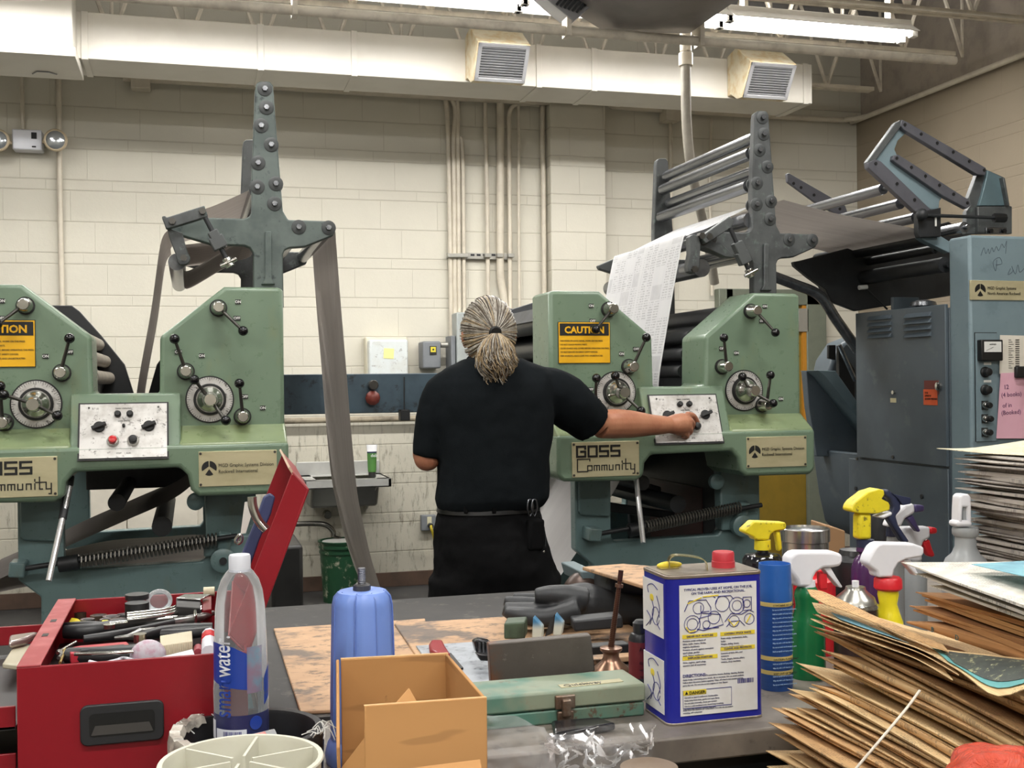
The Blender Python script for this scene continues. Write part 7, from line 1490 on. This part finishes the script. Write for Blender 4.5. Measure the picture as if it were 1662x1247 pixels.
# ---- water bottle
ZW = .935
mpet = glass('clear_pet', (.96, .97, .98, 1), .03, 1.5, .96); mwat = glass('water', (.86, .9, .93, 1), .0, 1.33, .97)
q = P(392, 1170, D=1.44); bx, by = q.x, q.y
t = thing('water_bottle', 'clear plastic water bottle with blue label and white cap, one third full', 'bottle', (bx, by, ZW)); s_ = 1.44/FPX
zz = lambda y: P(392, y, Y=by).z
prof = [(.001, 0), (.030, 0), (.037, .006)]+[(hw*s_, zz(y)-ZW) for hw, y in ((43, 1170), (44, 1120), (42.5, 1085), (42, 1060), (41, 1020), (39.5, 985), (36, 958), (30, 940), (22, 928), (15.5, 921), (14.5, 917), (14.5, 904))]
MB().lathe(prof, (bx, by, ZW), (0, 0, 1), 40, cap=False).build('bottle_body', mpet, t)
wl = zz(1148)-ZW; 
wp = [(.001, .002), (.029, .002), (.0355, .008), (42.3*s_, .03), (43*s_, zz(1120)-ZW), (41.5*s_, zz(1108)-ZW), (.001, zz(1108)-ZW)]; MB().lathe(wp, (bx, by, ZW), (0, 0, 1), 40).build('water', mwat, t)
MB().lathe([(17.5*s_, zz(927)-ZW), (17.5*s_, zz(903)-ZW), (16*s_, zz(900)-ZW)], (bx, by, ZW), (0, 0, 1), 36).build('cap', mwht, t, ang=30)
def wrap(a0, a1, z0, z1, r, mat, nm, shape=None, n=18):
    b = MB(); g = []
    for i in range(n+1):
        f = i/n; a = math.radians(a0+(a1-a0)*f); zl0, zl1 = (z0, z1) if not shape else shape(f)
        g.append([V(bx+r*math.sin(a), by-r*math.cos(a), zl0+(zl1-zl0)*k/4) for k in range(5)])
    b.sheet(g); return b.build(nm, mat, t, ang=80)
r_ = 43.9*s_; mlbb = M('label_blue', S(34, 62, 150), .3); mlbn = M('label_navy', S(38, 42, 88), .3, Alpha=.9)
def cshape(f):  # leaf shaped blue panel
    return (zz(1096+14*f**.7), zz(1036+10*max(0, f-.2)+26*max(0, f-.65)))
wrap(-78, 12, 0, 0, r_, mlbb, 'blue_panel', cshape)
wrap(52, 88, 0, 0, r_, mlbb, 'blue_panel', lambda f: (zz(1140-20*f), zz(1098-26*f**.6)))
wrap(10, 46, zz(1116), zz(1042), r_, M('label_scene', S(150, 120, 150), .4, c2=S(90, 160, 190), var=1, sc=22, Alpha=.6), 'small_print_panel')
wrap(-85, 88, zz(1192), zz(1150), r_, mlbn, 'navy_base_band')
wrap(-62, 8, zz(1190), zz(1172), r_+.0005, mwht, 'barcode_patch'); wrap(-85, -66, zz(1190), zz(1160), r_+.0005, mwht, 'side_patch')
b = MB(); u = -40.0
while u < -2: a = math.radians(u); b.bar(V(bx+(r_+.001)*math.sin(a), by-(r_+.001)*math.cos(a), zz(1189)), V(bx+(r_+.001)*math.sin(a), by-(r_+.001)*math.cos(a), zz(1175)), .0007+.0004*(int(u) % 2), .0003, (0, 1, 0)); u += 3.3
b.build('barcode', mnav, t)
a = math.radians(28); MB().cyl(V(bx+(r_)*math.sin(a), by-r_*math.cos(a), zz(1164)), V(bx+(r_+.0008)*math.sin(a), by-(r_+.0008)*math.cos(a), zz(1164)), .0085, n=24).build('round_mark', mlbb, t); text('Q', .009, V(bx+(r_+.001)*math.sin(a)-.003, by-(r_+.001)*math.cos(a), zz(1164)-.003), (math.cos(a), math.sin(a), 0), (0, 0, 1), mwht, t, lift=.0006)
def curved(s, size, ang, z0, mat, nm='lettering'):
    cu = bpy.data.curves.new(nm, 'FONT'); cu.body = s; cu.size = size; cu.offset = .0003; to = bpy.data.objects.new(nm, cu); me = bpy.data.meshes.new_from_object(to); bpy.data.objects.remove(to)
    R_ = r_+.0012; off = V(bx, by, ZW)
    for v in me.vertices: a = math.radians(ang)+(-v.co.y)/R_; v.co = V(bx+R_*math.sin(a), by-R_*math.cos(a), z0+v.co.x*.6)-off
    me.materials.clear(); me.materials.append(mat); o = bpy.data.objects.new(nm, me); COL.objects.link(o); o.parent = t; return o
curved('smart', .0355, -24, zz(1153), mlbb); curved('water.', .034, -24, zz(1089), mwht)
# ---- black spool / pail with frayed rim
t = thing('black_pail', 'black cut-down pail with frayed tape around its rim, in front of the bottle', 'pail', P(402, 1247, D=1.40)); q = P(404, 1186, D=1.42); q0 = V(q.x, q.y, ZL); t.location = q0; hz = q.z-ZL+.002; R_ = .093
MB().lathe([(R_*.9, 0), (R_, hz-.003), (R_-.002, hz), (R_-.011, hz), (R_-.013, hz-.004), (R_*.97-.012, ZW-ZL-.001), (.001, ZW-ZL-.001)], q0, (0, 0, 1), 44).build('pail_body', M('pail_black', S(40, 40, 42), .4, c2=S(28, 28, 30)), t)
mtp = M('tape_grey', S(184, 178, 166), .35, c2=S(110, 106, 98), var=.9, sc=60, bump=.4, bsc=150)
b = MB(); g = []
for i in range(25):
    a = math.radians(130+130*i/24); g.append([q0+V((R_+k)*math.cos(a), (R_+k)*math.sin(a), z_+.002*math.sin(i*2.3)) for k, z_ in ((.003, hz-.03), (.0035, hz-.01), (.001, hz+.003), (-.010, hz+.002), (-.014, hz-.006))])
b.sheet(g, .001); b.build('rim_tape', mtp, t); b = MB(); rf = random.Random(2)
for i in range(40):
    a = math.radians(rf.choice((rf.uniform(120, 150), rf.uniform(215, 245), rf.uniform(-35, -10)))); p = q0+V(R_*math.cos(a), R_*math.sin(a), hz); b.tube([p, p+V(rf.uniform(-.01, .01), rf.uniform(-.01, .01), rf.uniform(0, .006)), p+V(rf.uniform(-.02, .02), rf.uniform(-.02, .01), rf.uniform(-.015, .006))], .0007, 4, sub=3)
b.build('frayed_threads', mwt, t)
t2 = thing('tool_blister', 'clear blister package with red and white card lying across the black pail', 'package', P(400, 1205, D=1.36)); b = MB()
cn = [P(326, 1222, D=1.35), P(452, 1196, D=1.40), P(458, 1210, D=1.38), P(330, 1236, D=1.33)]; b.prism([P(326, 1210, D=1.37), P(446, 1182, D=1.42), P(457, 1206, D=1.38), P(330, 1234, D=1.33)], (0, 0, -.008)); b.build('blister', glass('blister_plastic', (.86, .88, .88, 1), .08, 1.5, .7), t2, bev=.002)
MB().prism([P(362, 1205, D=1.37), P(422, 1190, D=1.40), P(434, 1206, D=1.38), P(368, 1224, D=1.35)], (0, 0, .0006)).build('card', M('card_white', S(216, 210, 200), .5), t2); MB().prism([P(392, 1198, D=1.385), P(430, 1189, D=1.40), P(438, 1202, D=1.385), P(398, 1213, D=1.37)], (0, 0, .0012)).build('red_print', M('card_red', S(206, 96, 90), .5, c2=S(216, 200, 190), var=1, sc=90), t2)
# ---- beige round container with dividers
t = thing('divided_container', 'round beige plastic organiser with dividers at the bottom edge', 'container', (0, 0, 0)); q = P(392, 1262, D=1.20); q0 = V(q.x, q.y, ZL); t.location = q0; hz = P(392, 1232, D=1.20).z-ZL; R_ = .083; mbg = M('container_beige', S(206, 204, 188), .4, c2=S(196, 192, 174))
MB().lathe([(R_*.92, 0), (R_, hz-.004), (R_+.003, hz-.002), (R_+.002, hz), (R_-.003, hz), (R_-.004, hz-.004), (R_*.92-.004, .01), (.001, .01)], q0, (0, 0, 1), 48).build('tub', mbg, t)
for k in range(6): a = math.radians(60*k+15); MB().bar(q0+V(.012*math.cos(a), .012*math.sin(a), hz-.018), q0+V((R_-.004)*math.cos(a), (R_-.004)*math.sin(a), hz-.018), .003, .034).build('divider', mbg, t)
# ---- blue canister with bolt
mbc = M('canister_blue', S(116, 146, 216), .38, c2=S(106, 136, 206), var=.5, sc=4, bump=.05, bsc=60)
q = P(589, 1100, D=1.60); q0 = V(q.x, q.y, ZB); sq = 1.60/FPX; zt = P(589, 958, Y=q.y).z; t = thing('blue_canister', 'periwinkle blue plastic canister with a grey threaded bolt on top', 'canister', q0)
def lobed(b, z, r, n=64):
    return [b.bm.verts.new((q0.x+r*(1-.035*(1 if abs(((i/n*4)+.5) % 1-.5) > .40 else 0)*1)*math.cos(6.28318*i/n+.4), q0.y+r*(1-.035*(1 if abs(((i/n*4)+.5) % 1-.5) > .40 else 0))*math.sin(6.28318*i/n+.4), z)) for i in range(n)]
b = MB(); b.loft([lobed(b, z_, r) for z_, r in ((ZB, .052), (P(0, 1225, Y=q.y).z*0+ZB+.012, .054), (ZB+.028, .050), (ZB+.034, .046), (ZB+.10, .0455), (zt-.02, .0425), (zt-.008, .040), (zt-.001, .034), (zt+.001, .026), (zt+.0, .012))]); b.build('canister_body', mbc, t, ang=30)
for an in (-112, -72, -20, 20, 200):
    e_ = V(math.cos(math.radians(an)), math.sin(math.radians(an)), 0); b = MB(); b.tube([q0+e_*r+V(0, 0, z_) for z_, r in ((.034, .0462), (.10, .0457), (zt-ZB-.02, .0427), (zt-ZB-.008, .0402), (zt-ZB, .030))], .0011, 6); b.build('moulded_seam', M('canister_seam', S(100, 126, 194), .4), t)
mbo = M('bolt_grey', S(108, 110, 116), .4, .5); MB().lathe([(.0125, 0), (.0125, .007), (.010, .009)], (q0.x, q0.y, zt), (0, 0, 1), 8).build('nut', M('nut_dark', S(60, 60, 62), .5), t); b = MB(); zz_ = zt+.006
b.lathe([(.0058-.0007*(k % 2), .0012*k) for k in range(22)], (q0.x, q0.y, zz_), (0, 0, 1), 16); b.build('threaded_bolt', mbo, t)
# ---- cardboard box
mcb_ = MT('cardboard'); n1 = mcb_.noise(5, 4); x, y, z = mcb_.xyz(); fl = ((z*55).sin()*.5+.5)*.06; c = mcb_.mix(n1.step(.3, .75)*.5, S(182, 134, 80), S(164, 116, 66)); c = mcb_.mix(fl, c, S(130, 90, 50)); c = mcb_.mix(mcb_.noise(30, 4, .7).step(.68, .76)*.4, c, S(110, 78, 48)); c = mcb_.mix(mcb_.noise(1, 2, .5, (6, 6, 42)).step(.60, .66)*.35, c, S(120, 84, 50)); mcb_.col(c); mcb_.set(Roughness=.8); mcb_.bump((z*55).sin()+mcb_.noise(40)*.6, .12, .001); mcb_ = mcb_.m; mce = M('cardboard_edge', S(206, 168, 118), .8, c2=S(170, 126, 80), sc=60)  # crease shade is put into the colour as dark streaks
t = thing('cardboard_box', 'open brown cardboard box with bent flaps, front and centre', 'box', P(670, 1300, D=1.35)); t.location = (t.location.x, t.location.y, ZL)
def wall(nm, pts, th=.004, e=None):
    nn_ = (pts[1]-pts[0]).cross(pts[3]-pts[0]).normalized()*th; return MB().prism(pts, nn_).build(nm, mcb_, t, bev=.0012, seg=2)
# inner back wall, right wall, left wall, front flap
bl, br2, fl_, fr_ = P(553, 1070, D=1.46), P(727, 1061, D=1.49), P(591, 1146, D=1.27), P(789, 1132, D=1.31)
dz = lambda p, z_: V(p.x, p.y, z_)
wall('back_wall', [dz(bl, ZL), dz(br2, ZL), br2, bl]); wall('right_wall', [dz(fr_, ZL), fr_, br2, dz(br2, ZL)]); wall('left_wall', [dz(fl_, ZL)+V(-.02, 0, 0), fl_+V(-.025, .02, -.05), bl+V(-.002, 0, 0), dz(bl, ZL)+V(-.002, 0, 0)])
wall('front_flap', [P(591, 1262, D=1.25), P(790, 1262, D=1.29), fr_, fl_]); b = MB(); b.bar(fl_, fr_, .0052, .0012); b.build('torn_edge', mce, t); b = MB(); b.bar(bl, br2, .0055, .0015); b.build('torn_edge', mce, t)
wall('inner_flap', [P(636, 1148, D=1.36), P(664, 1116, D=1.40), P(682, 1146, D=1.36), P(680, 1200, D=1.34)], .003)
wall('outer_flap', [P(553, 1247, D=1.28), P(592, 1196, D=1.26), P(592, 1290, D=1.24), P(553, 1290, D=1.26)], .003); wall('lower_flap', [P(660, 1247, D=1.22), P(780, 1232, D=1.24), P(790, 1290, D=1.2), P(640, 1290, D=1.18)], .003)
# ---- clear bags
mbag = glass('clear_film', (.93, .93, .94, 1), .18, 1.34, .97)
def crumple(name, pts, D, lab, seed, amp=.012, nx=46, ny=30):
    a, b_, c, d = [P(*p, D=D) for p in pts]; b = MB(); rows = []
    for i in range(nx+1):
        r = []
        for j in range(ny+1):
            u, v = i/nx, j/ny; p = lerp(lerp(a, b_, u), lerp(d, c, u), v); e = min(1, min(u, 1-u, v, 1-v)*8+.35)
            n_ = abs(mn_.noise(p*24+V(seed, 0, 0)))*2.4*amp*e+abs(mn_.noise(p*62+V(0, seed, 0)))*amp*1.1; p = p+V(mn_.noise(p*30+V(9, seed, 0))*.006, -n_, mn_.noise(p*28+V(0, 3, seed))*.006); r.append(p)
        rows.append(r)
    b.sheet(rows); return tag(b.build(name, mbag, ang=18), lab, 'bag')
mbag2 = glass('milky_film', (.94, .94, .95, 1), .5, 1.2, .80); mb_ = mbag; mbag = mbag2
crumple('clear_bag', [(790, 1160), (888, 1178), (905, 1262), (788, 1262)], 1.42, 'flat milky plastic bag against the right side of the cardboard box', 2, .003); mbag = mb_
crumple('clear_bag', [(890, 1190), (1056, 1168), (1058, 1262), (895, 1262)], 1.45, 'crumpled clear plastic bag in front of the green metal case', 7, .013, 70, 40)
crumple('clear_bag', [(885, 1185), (1000, 1195), (1050, 1262), (870, 1262)], 1.47, 'second crumpled clear bag layered behind the first', 15, .012, 60, 40)
# dark tray under the case front, round tan lid
t = tag(MB().prism([P(895, 1182, Z=.902), P(972, 1176, Z=.902), P(1000, 1186, Z=.902), P(900, 1204, Z=.902)], (0, 0, .012)).build('black_tray', M('gloss_black', S(30, 30, 32), .2), bev=.004), 'glossy black tray edge in front of the green case', 'tray')
tag(MB().lathe([(.034, 0), (.035, .006), (.03, .008), (.001, .008)], P(1064, 1262, D=1.36)+V(0, .02, -.0), (0, 0, 1), 40).build('tan_lid', M('lid_tan', S(110, 92, 74), .5)), 'round tan lid at the bottom edge right of the clear bag', 'lid')

# say which newspaper is which: counted from the top of its stack
def ordinal(n):
    lo = ('', 'first', 'second', 'third', 'fourth', 'fifth', 'sixth', 'seventh', 'eighth', 'ninth', 'tenth', 'eleventh', 'twelfth', 'thirteenth', 'fourteenth', 'fifteenth', 'sixteenth', 'seventeenth', 'eighteenth', 'nineteenth')
    if n < 20: return lo[n]
    t, u = ('twent', 'thirt', 'fort', 'fift', 'sixt')[n//10-2], n % 10
    return t+'ieth' if u == 0 else t+'y-'+lo[u]
for g_, tail in (('yellowed newspapers in the tied front stack', 'yellowed newspaper, %s from the top of the string-tied stack at lower right'), ('white newspapers on the brown bundle', 'white folded newspaper, %s from the top of the thin bundle on the brown papers'), ('brown papers behind the front page', 'brown folded paper, %s from the top of the brown bundle'), ('newspapers in the tall stack at the right edge', 'grey-white newspaper, %s from the top of the tall stack at the right edge'), ('steel bits in the lower tray', 'thin steel bit, %s from the front of the lower red tray')):
    l = [o for o in COL.objects if o.get('group') == g_]; l.sort(key=lambda o: -o.location.z)
    for i, o in enumerate(l): o['label'] = tail % ordinal(i+1)
